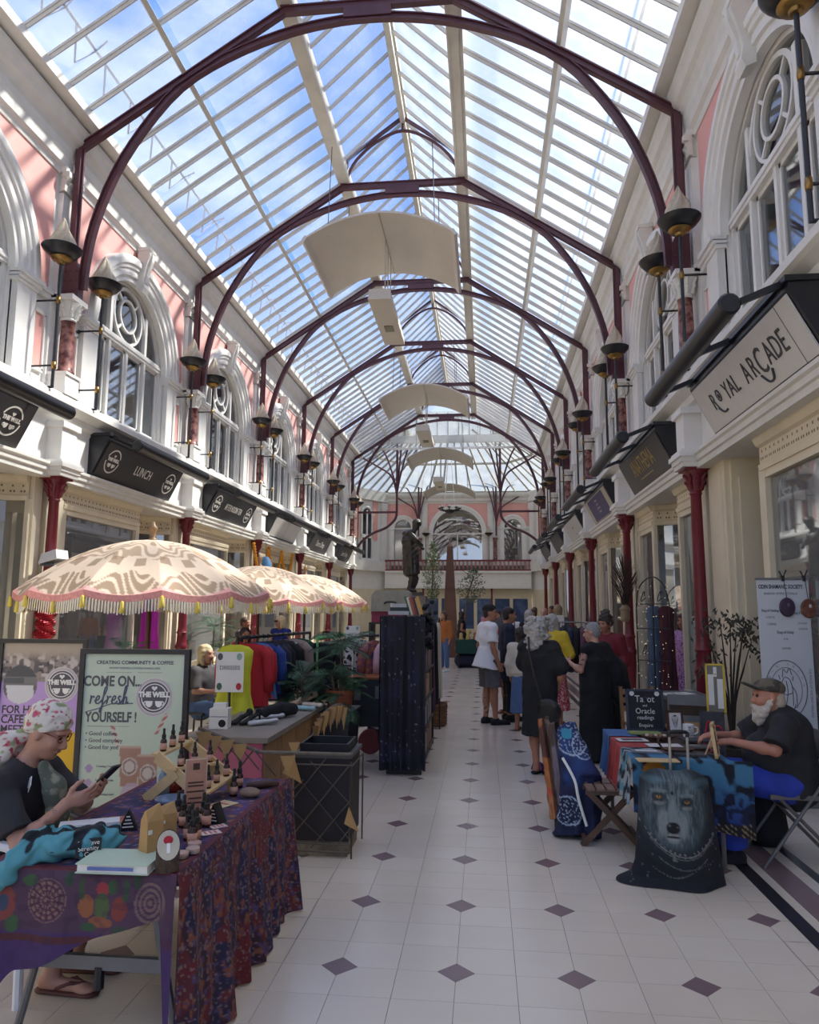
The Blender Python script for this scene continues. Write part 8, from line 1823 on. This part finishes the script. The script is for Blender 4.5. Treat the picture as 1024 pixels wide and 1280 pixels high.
rs.tube(smooth_path([(-.07, -.009, .5), (-.03, -.009, .72), (.02, -.009, .58), (-.05, -.009, .58), (.03, -.009, .68), (.08, -.009, .64), (.0, -.009, .48), (-.07, -.009, .44)], 5), .007, 5); rs.build('red_script', mat('red_script', (196, 44, 60), .5), p_)
o, p_, mx = easel('notice_board', 'yellow-framed notice board with white sheets before the dry plant', 897, 905, 7.2, .17, .46, mat('yellow_frame', (206, 176, 56), .5), mat('notice_grey', (120, 116, 104), .6), -.25, .7, 'notice board', .05)
for x, z, w_, h_ in ((-.04, .08, .05, .28), (.04, .05, .05, .27), (.0, .34, .03, .09)): MB().box(x-w_/2, x+w_/2, -.0075, -.006, z, z+h_).build('sheet', PAPER, p_)
MB().tube([(0, .03, -.7), (0, .03, 0)], .012, 6).build('post', WOODD, o)
# wolf blanket over a trolley
wc = AT(846, 1050, 4.84); WXc, WYc = wc.x, 4.86
tl = thing('trolley_case', 'trolley suitcase with a raised metal handle before the stall table', 'suitcase', (WXc, WYc+.02, 0))
MB().box(-.17, .17, -.1, .1, .06, .56).build('body', BLKC, tl)
for q in (-1, 1): MB().tube([(.06+q*.055, .06, .56), (.06+q*.055, .06, .86)], .009, 8).build('handle_tube', mat('handle_steel', (176, 172, 164), .3, .5), tl); MB().lathe([(.03, -.012), (.03, .012)], 12, (q*.12, .08, .03)).build('wheel', RUB, tl)
MB().tube(smooth_path([(.005, .06, .85), (.01, .06, .88), (.11, .06, .88), (.115, .06, .85)], 4), .012, 8).build('grip', RUB, tl)
nu, nv = 110, 130; vv = []
for j in range(nv+1):
    v = j/nv
    for i in range(nu+1):
        u = i/nu*2-1; a = u*2.0
        if v < .12: t = v/.12; r = .06+.145*t**.6; z = .665-.05*t*t-.012*(u > .3)*t; ry = .03+.1*t**.7
        else: t = (v-.12)/.88; r = .205+.065*t+.015*math.sin(a*5+1)*t+.05*max(0, t-.8)*5*max(0, -u); z = .615*(1-t)+.004; ry = .13+.02*math.sin(a*4)*t
        if t > .93 and v > .5: f_ = (t-.93)/.07; r += .07*f_*max(0, -math.sin(a)); ry += .05*f_
        x = r*math.sin(a); y = -ry*math.cos(a)
        vv.append((WXc+x, WYc+y, max(.004, z)))
ff = [(j*(nu+1)+i, (j+1)*(nu+1)+i, (j+1)*(nu+1)+i+1, j*(nu+1)+i+1) for j in range(nv) for i in range(nu)]
wm = np_mesh('wolf_blanket', np.array(vv), np.array(ff), PRINT)
def wolf(q):
    a = (q[:, 0]-WXc)/.235; b = np.clip((.665-q[:, 2])/.66, 0, 1); back = q[:, 1] > WYc+.02
    a = a*.92-.04; fur = vnoise(np.stack([a*9, b*4, a*0], 1), 4, 3); fine = vnoise(np.stack([a*20, b*7, a*0], 1), 3, 5)
    E = lambda cx_, cy_, rx, ry: np.sqrt(((a-cx_)/rx)**2+((b-cy_)/ry)**2)
    c = np.tile(L3(20, 25, 34), (len(q), 1)); F_ = E(-.14, .32, .82, .4); gr = L3(104, 118, 122)
    ms = [(ss(1.15, .75, F_)*(.25+.65*fur), L3(84, 102, 108)), (ss(1., .6, F_)*ss(.4, .7, fine)*.6, L3(128, 140, 142)), (ss(1, .5, E(.5, .1, .36, .06))*.8, L3(84, 116, 126)), (ss(1, .4, E(-.6, .07, .3, .045))*.7, L3(92, 120, 130)), (ss(1, .4, E(.56, .125, .26, .03))*.7, L3(40, 56, 66))]
    ms += [(ss(.75, 1.0, F_)*.5*(F_ < 1.3), L3(30, 38, 46)), (ss(1, .4, E(-.62, .4, .14, .2))*.6, L3(40, 50, 58)), (ss(1, .4, E(.34, .42, .16, .2))*.6, L3(40, 50, 58)), (ss(1, .5, E(-.2, .36, .13, .2))*.8, L3(128, 138, 140)), (ss(1, .5, E(-.42, .44, .16, .16))*.7, L3(138, 146, 146)), (ss(1, .5, E(.02, .46, .17, .15))*.7, L3(134, 142, 144)), (ss(1, .5, E(-.2, .57, .2, .06))*.8, L3(146, 150, 148))]
    for ex, ey, s_ in ((-.5, .215, 1), (.13, .25, -1)):
        ms += [(ss(1, .6, E(ex, ey+.0, .2, .055))*.85, L3(34, 40, 46)), (ss(1, .6, E(ex-.05*s_*0, ey+.055, .15, .022))*.45, L3(150, 146, 138)), (ss(1, .7, E(ex, ey, .06, .016)), L3(176, 128, 62)), (ss(1, .7, E(ex, ey-.003, .022, .013)), L3(16, 14, 16))]
        ms.append((ss(1, .6, E(ex, ey-.055, .24, .022))*.6, L3(120, 132, 136)))
    ms += [(ss(1, .6, E(-.2, .175, .045, .02)), L3(20, 24, 30)), (((np.abs(np.abs(a+.2)-.09-.3*(b-.2)) < .012) & (b > .1) & (b < .3))*.5, L3(40, 48, 54)), (ss(1, .8, E(-.2, .485, .17, .058)), L3(18, 20, 26)), (ss(1, .5, E(-.28, .465, .04, .014)), L3(92, 98, 106)), (ss(1, .5, E(-.1, .475, .035, .012)), L3(80, 86, 94)), (ss(1, .6, E(-.2, .565, .19, .014)), L3(26, 28, 34)), (ss(1, .6, E(-.2, .61, .15, .015))*.8, L3(120, 126, 128))]
    yc = .735-.16*((a-.02)/.72)**2
    for o_, w_, cc in ((0, .006, (120, 120, 122)), (.022, .005, (96, 96, 100)), (.11, .005, (86, 88, 92))): ms.append((((np.abs(b-yc-o_) < w_) & (np.abs(a-.02) < .78-o_*2))*1.0, L3(*cc)))
    ms.append((((np.abs(b-yc+.02) < .008) & (np.sin(a*60) > .8))*1.0, L3(130, 132, 136))); ms.append((((np.abs(a+.2) < .05) & (np.abs(b-.745) < .03))*1.0, L3(104, 102, 100))); ms.append((((np.abs(b-.86-.06*np.cos(a*4+.8)) < .005) & (np.abs(a) < .7) & (np.sin(a*80) > -.3))*1.0, L3(92, 94, 98)))
    ms += [((fine > .8)*(F_ > 1.1)*(np.abs(a) > .6)*.6, L3(110, 118, 124))]
    c = mixc(c, ms); c[back] = L3(22, 26, 36); return c
paint(wm, wolf); tag(link('wolf_blanket', wm), 'dark blanket printed with a wolf face draped over the trolley case', 'blanket')
# wooden folding stool
sx0, sx1, sy0, sy1 = 2.33, 2.68, 5.44, 5.8; so = thing('folding_stool', 'brown wooden folding stool with slatted seat beside the stall table', 'stool', ((sx0+sx1)/2, (sy0+sy1)/2, 0)); a, b = (sx1-sx0)/2, (sy1-sy0)/2; STW = mat('stool_wood', (88, 64, 50), .55, vary=.2, scale=10); STS = mat('stool_slat', (128, 102, 88), .55, vary=.15, scale=10)
for i in range(5):
    x = -a+.035+i*(2*a-.07)/4
    for y0_, y1_ in ((-b, -.02), (.02, b)): MB().box(x-.028, x+.028, y0_, y1_, .385, .4).build('slat', STS, so)
for y in (-b+.02, b-.02, 0): MB().box(-a, a, y-.012, y+.012, .355, .385).build('seat_rail', STW, so)
for y, o_ in ((-b+.02, 1), (b-.02, 1)):
    MB().bar((-a+.02, y, .37), (a+.03, y, .0), .022, .04, (1, 0, 1)).build('leg', STW, so); MB().bar((a-.02, y-.024*0+.025, .37), (-a-.03, y+.025, .0), .022, .04, (-1, 0, 1)).build('leg', STW, so)
for x in (-a-.01, a+.01): MB().box(x-.015, x+.015, -b+.02, b, .03, .06).build('stretcher', STW, so)
# chair hidden under hung cloths
hc = thing('draped_chair', 'wooden chair almost hidden under hanging cloths left of the stool', 'chair', (2.16, 6.05, 0))
for y in (-.18, .18): MB().bar((0, y, 0), (-.03, y, .78), .03, .03, (1, 0, 0)).build('post', STW, hc); MB().bar((.3, y, 0), (.28, y, .42), .03, .03, (1, 0, 0)).build('leg', STW, hc)
MB().box(-.02, .3, -.2, .2, .4, .42).build('seat', STW, hc); MB().box(-.05, -.02, -.2, .2, .66, .76).build('back_rail', STW, hc)
def draped(name, lab, segs, colf, wr=(.006, 26)):
    B = Body(.03); B.wr = wr
    for a_, b_, r0, r1, sq, fo in segs: B.cap(a_, b_, r0, r1, .03, sq, True, fo)
    me = B.mesh(.009, name, PRINT); paint(me, colf); tag(link(name, me), lab, 'cloth')
draped('orange_cloth', 'orange and brown patterned cloth hanging on the left of the draped chair', [((2.06, 5.98, .8), (2.14, 5.88, .08), .05, .07, ((1, 0, 0), .5), (5, .15))], lambda q: mixc(np.tile(L3(178, 110, 62), (len(q), 1)), [(ss(.5, .6, vnoise(q, 9, 3)), L3(96, 60, 52)), (ss(.62, .68, vnoise(q, 13, 5)), L3(196, 84, 60)), (ss(.3, .2, q[:, 2])*.6, L3(196, 130, 90))]))
draped('grey_cloth', 'grey-mauve cloth hanging between the orange and the navy cloth', [((2.13, 5.93, .76), (2.22, 5.83, .1), .05, .08, ((1, 0, 0), .6), (5, .15))], flat(120, 108, 116))
def mandala(q):
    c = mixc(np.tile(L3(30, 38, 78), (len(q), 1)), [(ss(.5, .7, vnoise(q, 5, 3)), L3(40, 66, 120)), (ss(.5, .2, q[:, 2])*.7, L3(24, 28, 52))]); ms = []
    for cx_, cz, R_ in ((2.27, .7, .13), (2.36, .64, .09), (2.22, .2, .1)): r = np.hypot(q[:, 0]-cx_, q[:, 2]-cz)/R_; t = np.arctan2(q[:, 2]-cz, q[:, 0]-cx_); ms.append((((r < 1) & ((np.abs(np.sin(r*9+1.2*np.sin(8*t))) < .22) | (np.abs(r-.96) < .05)))*.9, L3(170, 186, 206)))
    ms.append((((np.hypot(q[:, 0]-2.24, q[:, 2]-.72) < .04))*1.0, L3(60, 140, 170))); return mixc(c, ms)
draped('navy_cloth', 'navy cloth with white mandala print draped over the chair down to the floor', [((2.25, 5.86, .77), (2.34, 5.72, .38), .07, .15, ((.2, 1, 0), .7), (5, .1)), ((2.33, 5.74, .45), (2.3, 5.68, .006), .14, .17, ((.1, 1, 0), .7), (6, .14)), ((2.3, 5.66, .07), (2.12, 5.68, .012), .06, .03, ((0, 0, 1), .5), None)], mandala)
stp = MB(); stp.tube(smooth_path([(2.2, 5.72, .55), (2.27, 5.6, .42), (2.29, 5.56, .3), (2.34, 5.53, .12)], 4), .011, 6); tag(stp.build('white_strap', PAPER), 'white strap hanging down the front of the navy cloth', 'strap')
# banner, dark painting, badges
bn_ = thing('roll_up_banner', 'tall white roll-up banner headed ODIN SHAMANIC SOCIETY behind the old man', 'banner', (4.27, 6.78, 0), .0); bw, bz0, bz1 = .44, .07, 1.93
MB().box(-bw/2, bw/2, -.004, .004, bz0, bz1).build('sheet', mat('banner_white', (206, 208, 212), .5, vary=.02), bn_); MB().box(-bw/2-.02, bw/2+.02, -.07, .07, 0, .07).build('base', GREYM, bn_); MB().box(-bw/2-.01, bw/2+.01, -.012, .012, bz1, bz1+.02).build('top_rail', GREYM, bn_)
def bt(s_, sz, x, z, mt_=DKL, sx=1, **k_): return text(s_, sz, mt_, bn_, frame_mtx((x, -.006, z), (1, 0, 0), (0, 0, 1)), ext=.0006, sx=sx, **k_)
bt('ODIN SHAMANIC SOCIETY', .05, -.02, 1.87, sx=.62, bold=.0012); bt('RAIDHO  WYRD  OTHALA', .03, -.02, 1.81, G2, .8); bt('Ring of Healing', .034, -.12, 1.66, sx=.7); bt('Ring of Seers', .034, .13, 1.64, sx=.6); bt('Ring of Unity', .036, .0, 1.47, sx=.75)
for x, z in ((-.12, 1.6), (-.11, 1.54), (.15, 1.55), (.15, 1.5), (.0, 1.41), (.0, 1.33)): bt('LODGE' if z != 1.41 else 'THE', .026, x, z, G2, .9)
text('THE RINGS OF ANCIENT HEALING', .03, G2, bn_, frame_mtx((bw/2-.035, -.006, .95), (0, 0, -1), (1, 0, 0)), ext=.0005, sx=.9)
em = MB(); cz = .98
for r_ in (.175, .17, .13): em.tube([(-.02+r_*math.cos(t), -.006, cz+r_*1.42*math.sin(t)) for t in [2*PI*i/40 for i in range(41)]], .0022 if r_ != .17 else .001, 4)
em.build('emblem_rings', DKL, bn_)['kind'] = 'stuff'; fg = MB()
for pts in ([(-.05, .86), (-.05, 1.0), (-.03, 1.05), (-.01, 1.08), (.03, 1.06), (.05, .98), (.05, .84)], [(-.03, 1.08), (-.02, 1.15), (.01, 1.12), (.03, 1.16), (.05, 1.1)], [(-.06, .86), (-.02, .8), (.04, .79), (.07, .85)], [(-.09, .85), (-.08, .95), (-.06, .99)], [(.0, 1.05), (.01, .95), (-.01, .84)], [(.05, 1.0), (.08, .94), (.08, .82)], [(-.04, .95), (.0, .93), (.05, .95)], [(-.06, 1.1), (-.05, 1.06)], [(.06, 1.09), (.055, 1.05)]): fg.tube(smooth_path([(x-.02, -.006, z) for x, z in pts], 4), .0035, 4)
fg.build('engraved_figure', G1, bn_)['kind'] = 'stuff'
for i, (t, s_) in enumerate([(PI*(.95-.1*i), c_) for i, c_ in enumerate('ODIN SOCIETY'[:10])]): bt(s_, .028, -.02+.152*math.cos(t), cz+.152*1.42*math.sin(t), G2)
for x, lab, mt_, mt2 in ((.02, 'dark violet round badge hung on the banner', mat('violet_badge', (62, 44, 66), .3), mat('badge_shine', (104, 90, 112), .3)), (.2, 'copper-red round badge hung at the banner edge', mat('copper_badge', (132, 80, 60), .4, rgb2=(84, 44, 38), scale=20), CRP)):
    bd = thing('round_badge', lab, 'badge', (4.27+x, 6.75, 1.69 if x < .1 else 1.68)); q = MB().lathe([(.001, .012), (.06, .01), (.068, .0), (.068, -.006), (.001, -.006)], 22, sy=1.25).build('disc', mt_, bd, True, .6); q.matrix_local = frame_mtx((0, 0, 0), (1, 0, 0), (0, 0, 1)); q = MB().ball((.01, .02, .0105), (.014, .02, .003), 8, 5).build('shine_or_mark', mt2, bd, True); q.matrix_local = frame_mtx((0, 0, 0), (1, 0, 0), (0, 0, 1))  # violet badge: shine painted as a paler oval; copper badge: ivory mark
    MB().tube([(0, 0, .08), (-.01, .02, .26)], .003, 4).build('cord', RUB, bd); ck = thing('clip', 'black clip on the top edge of the banner, %s one' % ('left' if x < .1 else 'right'), 'clip', (4.27+x-.02, 6.78, 1.95)); MB().tube([(-.02, 0, .06), (.005, -.01, 0), (.04, 0, .07)], .008, 5).build('jaws', RUB, ck); MB().box(-.008, .018, -.014, .014, -.03, .02).build('spring', RUB, ck)
dp = thing('painted_hanging', 'dark blue painted hanging with golden arcs right of the white banner', 'hanging', (4.82, 6.9, 0)); m2 = MB(); m2.grid(lambda u, v: (-.3+.6*u, 0, .4+1.52*v), 40, 90); me = m2.mesh('painting', PRINTG); paint(me, lambda q: mixc(np.tile(L3(32, 38, 62), (len(q), 1)), [(ss(.5, .7, vnoise(q, 5, 3)), L3(60, 74, 110)), (ss(1, .5, np.hypot((q[:, 0]+.1)/.2, (q[:, 2]-1.3)/.35)), L3(186, 136, 62)), (ss(.03, .0, np.abs(np.hypot(q[:, 0]+.05, q[:, 2]-1.55)-.28)), L3(190, 170, 130)), (ss(1, .6, np.hypot((q[:, 0]+.2)/.12, (q[:, 2]-1.25)/.25)), L3(120, 72, 42))])); link('painting', me, dp)
for x in (-.28, .28): MB().tube([(x, .02, 0), (x, .02, 1.95)], .012, 6).build('post', BLK, dp)
MB().tube([(-.3, .0, 1.92), (.3, .0, 1.92)], .012, 6).build('rail', BLK, dp)
# dry plant
dpx = AT(915, 905, 7.7).x; pt = thing('dry_potted_plant', 'bare potted plant with drooping dark leaves before the cream pilaster', 'plant', (dpx, 7.7, 0)); MB().lathe([(.11, 0), (.15, .3), (.16, .32), (.13, .32), (.12, .28), (.02, .28)], 16).build('pot', mat('dark_pot', (60, 56, 52), .6), pt, True, .6); r_ = random.Random(11); DLF = mat('dark_leaf', (66, 62, 50), .75, vary=.3, scale=20)
lv = MB()
for i in range(9):
    a = i*2.4; h_ = 1.1+.55*r_.random(); rr = .12+.2*r_.random(); e = Vector((rr*math.cos(a), rr*.6*math.sin(a), h_)); MB().tube(smooth_path([(0, 0, .28), (e.x*.2, e.y*.2, .75), (e.x*.7, e.y*.7, h_*.85), e], 4), [.014]*4+[.01]*4+[.006]*5, 5).build('stem', mat('dark_stem', (52, 44, 38), .8), pt)
    for k_ in range(26):
        q = e+Vector((r_.gauss(0, .07), r_.gauss(0, .06), r_.gauss(-.02, .08))); d = Vector((r_.uniform(-1, 1), r_.uniform(-1, 1), -.8)).normalized()*.07; s_ = d.cross(Vector((r_.uniform(-1, 1), 1, .2))).normalized()*.013; lv.add([q, q+d*.45+s_, q+d, q+d*.45-s_], [(0, 1, 2, 3)])
tag(lv.build('leaves', DLF, pt), kind='stuff')
# things along the right shops
bx_ = AT(792, 735, 13.4); db = thing('twig_bunch', 'bunch of dark dry twigs tied to the second right column', 'plant', (4.18, 13.62, 0)); m_ = MB(); r_ = random.Random(3)
for i in range(160): a = r_.uniform(0, 2*PI); z = r_.uniform(1.75, 2.6); rr = .2*math.sin(PI*(z-1.7)/.95); m_.tube([(0, 0, z-.25), (rr*math.cos(a)*.7, rr*math.sin(a)*.7, z-.05), (rr*math.cos(a)*1.2, rr*math.sin(a), z+.1)], .005, 3)
tag(m_.build('twigs', mat('dry_twig', (70, 56, 48), .9, vary=.3), db), kind='stuff'); MB().lathe([(.05, 1.45), (.08, 1.5), (.08, 1.65), (.1, 1.68), (.03, 1.78)], 10).build('lantern', mat('lantern_cream', (150, 130, 100), .6), db)
ta = AT(800, 880, 10.9); tb_ = AT(842, 880, 10.6); tre = thing('trellis_arch', 'black metal trellis arch strung with tiny lights by the right shop', 'trellis', (ta.x, 10.9, 0)); dx = tb_-ta; dx.z = 0
for t in (0, .5, 1): MB().tube([(dx.x*t, dx.y*t, 0), (dx.x*t, dx.y*t, 1.75 if t != .5 else 2.1)], .01, 6).build('upright', BLK, tre)
MB().tube(smooth_path([(0, 0, 1.75), (dx.x*.12, dx.y*.12, 2.0), (dx.x*.5, dx.y*.5, 2.14), (dx.x*.85, dx.y*.85, 2.02), (dx.x, dx.y, 1.75)], 5), .01, 6).build('arch', BLK, tre)
for z in (.5, .95, 1.4, 1.75): MB().tube([(0, 0, z), (dx.x, dx.y, z)], .008, 6).build('cross_bar', BLK, tre)
for z in (1.1, 1.86):
    for t in (.25, .75): MB().tube([(dx.x*t+.07*s_*math.cos(s_*5), dx.y*t, z+.07*math.sin(s_*6)) for s_ in [i/14 for i in range(15)]], .007, 5).build('scroll', BLK, tre)
lm = bpy.data.materials.new('fairy_light'); lm.use_nodes = True; lm.node_tree.nodes['Principled BSDF'].inputs['Emission Color'].default_value = (1, .75, .45, 1); lm.node_tree.nodes['Principled BSDF'].inputs['Emission Strength'].default_value = .8
m_ = MB(); r_ = random.Random(8)
for i in range(70): t = r_.random(); m_.ball((dx.x*t+r_.gauss(0, .03), dx.y*t-.03, r_.uniform(.3, 2.05)), .0045, 5, 3)
tag(m_.build('fairy_lights', lm, tre), kind='stuff')
for i, (t, mt_, lab) in enumerate(((.15, mat('sheer_cream', (186, 174, 150), .8), 'sheer cream curtain hung behind the trellis arch'), (.5, mat('sheer_blue', (86, 104, 124), .8), 'blue-grey curtain hung behind the trellis arch'), (.85, mat('sheer_wine', (84, 42, 48), .8), 'wine-red curtain hung behind the trellis arch'))):
    garment((ta.x+dx.x*t+.06, 10.95+dx.y*t+.12, 1.75), .1, mt_, lab, 1.5, .12, .13, 0, .03, 'curtains behind the trellis', False, i, 'curtain', 'hanging_curtain')
ra, rb_ = AT(699, 775, 12.9), AT(748, 775, 12.5); clothes_rail('clothes_rail', 'grey clothes rail of dark clothes by the right shops', Vector((ra.x, 12.9, 1.45)), Vector((rb_.x, 12.5, 1.45)), mt=GREYM, r=.012)
for i in range(6): q = ra.lerp(rb_, .1+.16*i); garment((q.x, q.y, 1.42), PI/2, (BLKC, NAVY, BLKC, MATS['plum_cloth'], BLKC, MARC)[i], '%s garment on the grey rail, %s from the left' % (('black', 'navy', 'black', 'plum', 'black', 'maroon')[i], ORD[i]), .8, .2, .22, .4, .025, 'garments on the grey rail', True, i)
wbn = AT(693, 770, 15.5); o = thing('small_banner', 'small white banner with a brown lotus emblem behind the crowd', 'banner', (wbn.x, 15.5, 0)); MB().box(-.2, .2, -.01, .01, .1, 1.55).build('sheet', CRP, o); MB().box(-.22, .22, -.08, .08, 0, .1).build('base', GREYM, o); lo = MB()
for i in range(5): a = -.9+.45*i; lo.prism([(.0, 1.25), (.05*math.sin(a)-.02, 1.29), (.09*math.sin(a), 1.27+.09*math.cos(a)), (.05*math.sin(a)+.02, 1.29)], 'y', -.013, -.01)
lo.build('lotus_emblem', TERRA, o)['kind'] = 'stuff'; MB().box(-.06, .06, -.012, -.01, 1.18, 1.2).build('print', TERRA, o)
wc_ = AT(793, 868, 8.3); o = thing('slatted_chair', 'brown slatted wooden chair behind the chalkboard', 'chair', (wc_.x+.12, 8.2, 0), .3)
for x in (-.19, .19): MB().bar((x, .18, 0), (x, .24, .82), .03, .03, (0, 1, 0)).build('post', WOODM, o); MB().bar((x, -.18, 0), (x, -.16, .44), .03, .03, (0, 1, 0)).build('leg', WOODM, o)
for z in (.56, .65, .74): MB().box(-.19, .19, .2, .22, z, z+.055).build('back_slat', WOODM, o)
for y in (-.15, -.05, .05, .15): MB().box(-.2, .2, y-.04, y+.04, .43, .45).build('seat_slat', WOODM, o)
wt = AT(848, 870, 8.6); o = thing('side_table', 'grey cloth-covered table by the shop entrance', 'table', (wt.x, 8.6, 0)); MB().box(-.3, .3, -.3, .3, .7, .73).build('tabletop', GREYM, o); MB().box(-.29, .29, -.29, .29, .2, .7).build('cloth', mat('umber_cloth', (84, 70, 58), .85, vary=.15), o)
for x in (-.26, .26): MB().box(x-.02, x+.02, -.26, .26, 0, .2).build('leg', BLK, o)
for i in range(3): o = thing('leaflet', 'white leaflet on the grey side table, %s of three' % ORD[i], 'leaflet', (wt.x-.12+.1*i, 8.5+.06*i, .732), .2*i); MB().box(-.07, .07, -.1, .1, 0, .003).build('sheet', PAPER, o)
gc = AT(862, 885, 7.4); o = thing('garden_chair', 'grey metal garden chair behind the stall table', 'chair', (gc.x, 7.45, 0), -.3); MB().box(-.2, .2, -.2, .2, .44, .46).build('seat', GREYM, o); MB().box(-.2, .2, .19, .21, .72, .82).build('back_rail', GREYM, o); MB().box(-.2, .2, .19, .21, .56, .62).build('back_rail', GREYM, o)
for x in (-.19, .19): MB().tube([(x, .2, 0), (x, .2, .82)], .012, 6).build('post', GREYM, o); MB().tube([(x, -.19, 0), (x, -.19, .45)], .012, 6).build('leg', GREYM, o)
MB().box(-.1, .1, .18, .24, .3, .56).build('paper_parcel', KRAFT, o)
# left shop dressings
mgx = AT(172, 780, 11.6); garment((-4.2, 12.25, 2.0), .2, mat('magenta_cloth', (196, 44, 168), .75, vary=.1), 'bright magenta cloth hanging in the left shop doorway', 1.5, .16, .2, 0, .03, None, False, 3, 'cloth', 'hanging_cloth')
GAR = mat('marigold', (222, 150, 40), .8, vary=.2, scale=30)
for i, (y0_, y1_, zz) in enumerate(((18.0, 19.3, 3.05), (19.3, 20.6, 3.0), (20.6, 21.8, 3.1))):
    o = thing('flower_garland', 'orange flower garland looped under the left fascia, %s of three' % ORD[i], 'garland', (-4.25, y0_, 0)); m_ = MB()
    for k_ in range(34): t = k_/33; m_.ball((0, (y1_-y0_)*t, 3.3-(.75)*math.sin(PI*t)), .05, 6, 4)
    tag(m_.build('blossoms', GAR, o), kind='stuff')
o = thing('blue_lantern', 'pale blue paper lantern hanging among the garlands', 'lantern', (-4.2, 18.9, 0)); MB().ball((0, 0, 2.75), (.17, .17, .3), 14, 8).build('shade', mat('lantern_blue', (96, 150, 196), .6), o, True); MB().tube([(0, 0, 3.0), (0, 0, 3.4)], .006, 4).build('cord', RUB, o)
fl_ = AT(66, 706, 9.3); o = thing('floodlight', 'white floodlight clamped to the first left column', 'lamp', (-4.16, 9.2, 0)); m_ = MB(); m_.prism([(-.12, 2.22), (.14, 2.3), (.12, 2.42), (-.08, 2.36)], 'y', -.14, .14); m_.build('housing', PLAST, o); MB().box(-.1, .1, -.12, .12, 2.2, 2.23).build('lens', GREYM, o); MB().bar((-.14, .1, 2.3), (.0, .05, 2.3), .04, .04).build('bracket', GREYM, o)
o = thing('tinsel', 'red tinsel wound round the first left column', 'decoration', (-4.3, YC(0), 0)); m_ = MB(); r_ = random.Random(2); m_.tube([((.12+.012*(i % 2))*math.cos(i*1.5), (.12+.012*(i % 2))*math.sin(i*1.5), .95+.006*i) for i in range(150)], .016, 4); m_.build('strand', mat('red_tinsel', (168, 30, 44), .3, .3, vary=.4, scale=60), o)
palm((-4.0, 11.0, 0), 'leafy potted palm standing before the first left shop window', ((.0, .0, 1.0, 14, .5), (.15, .1, .7, 12, .45)), 21); palm((-4.0, 14.8, 0), 'leafy potted palm standing before the second left shop window', ((.0, .0, 1.3, 14, .55), (.1, .2, .9, 12, .5)), 22)
# ------------------------------------------------------------------ lettering becomes mesh
bpy.context.view_layer.update()
dg = bpy.context.evaluated_depsgraph_get()
_fonts = [o for o in SC.objects if o.type == 'FONT']
_new = []
for o in _fonts:
    me = bpy.data.meshes.new_from_object(o.evaluated_get(dg))
    _new.append((o, me))
for o, me in _new:
    nm = o.name.split('.')[0]; par = o.parent; ml = o.matrix_local.copy(); bpy.data.objects.remove(o)
    q = bpy.data.objects.new(nm, me); COL.objects.link(q); q.parent = par; q.matrix_local = ml; q['kind'] = 'thing'
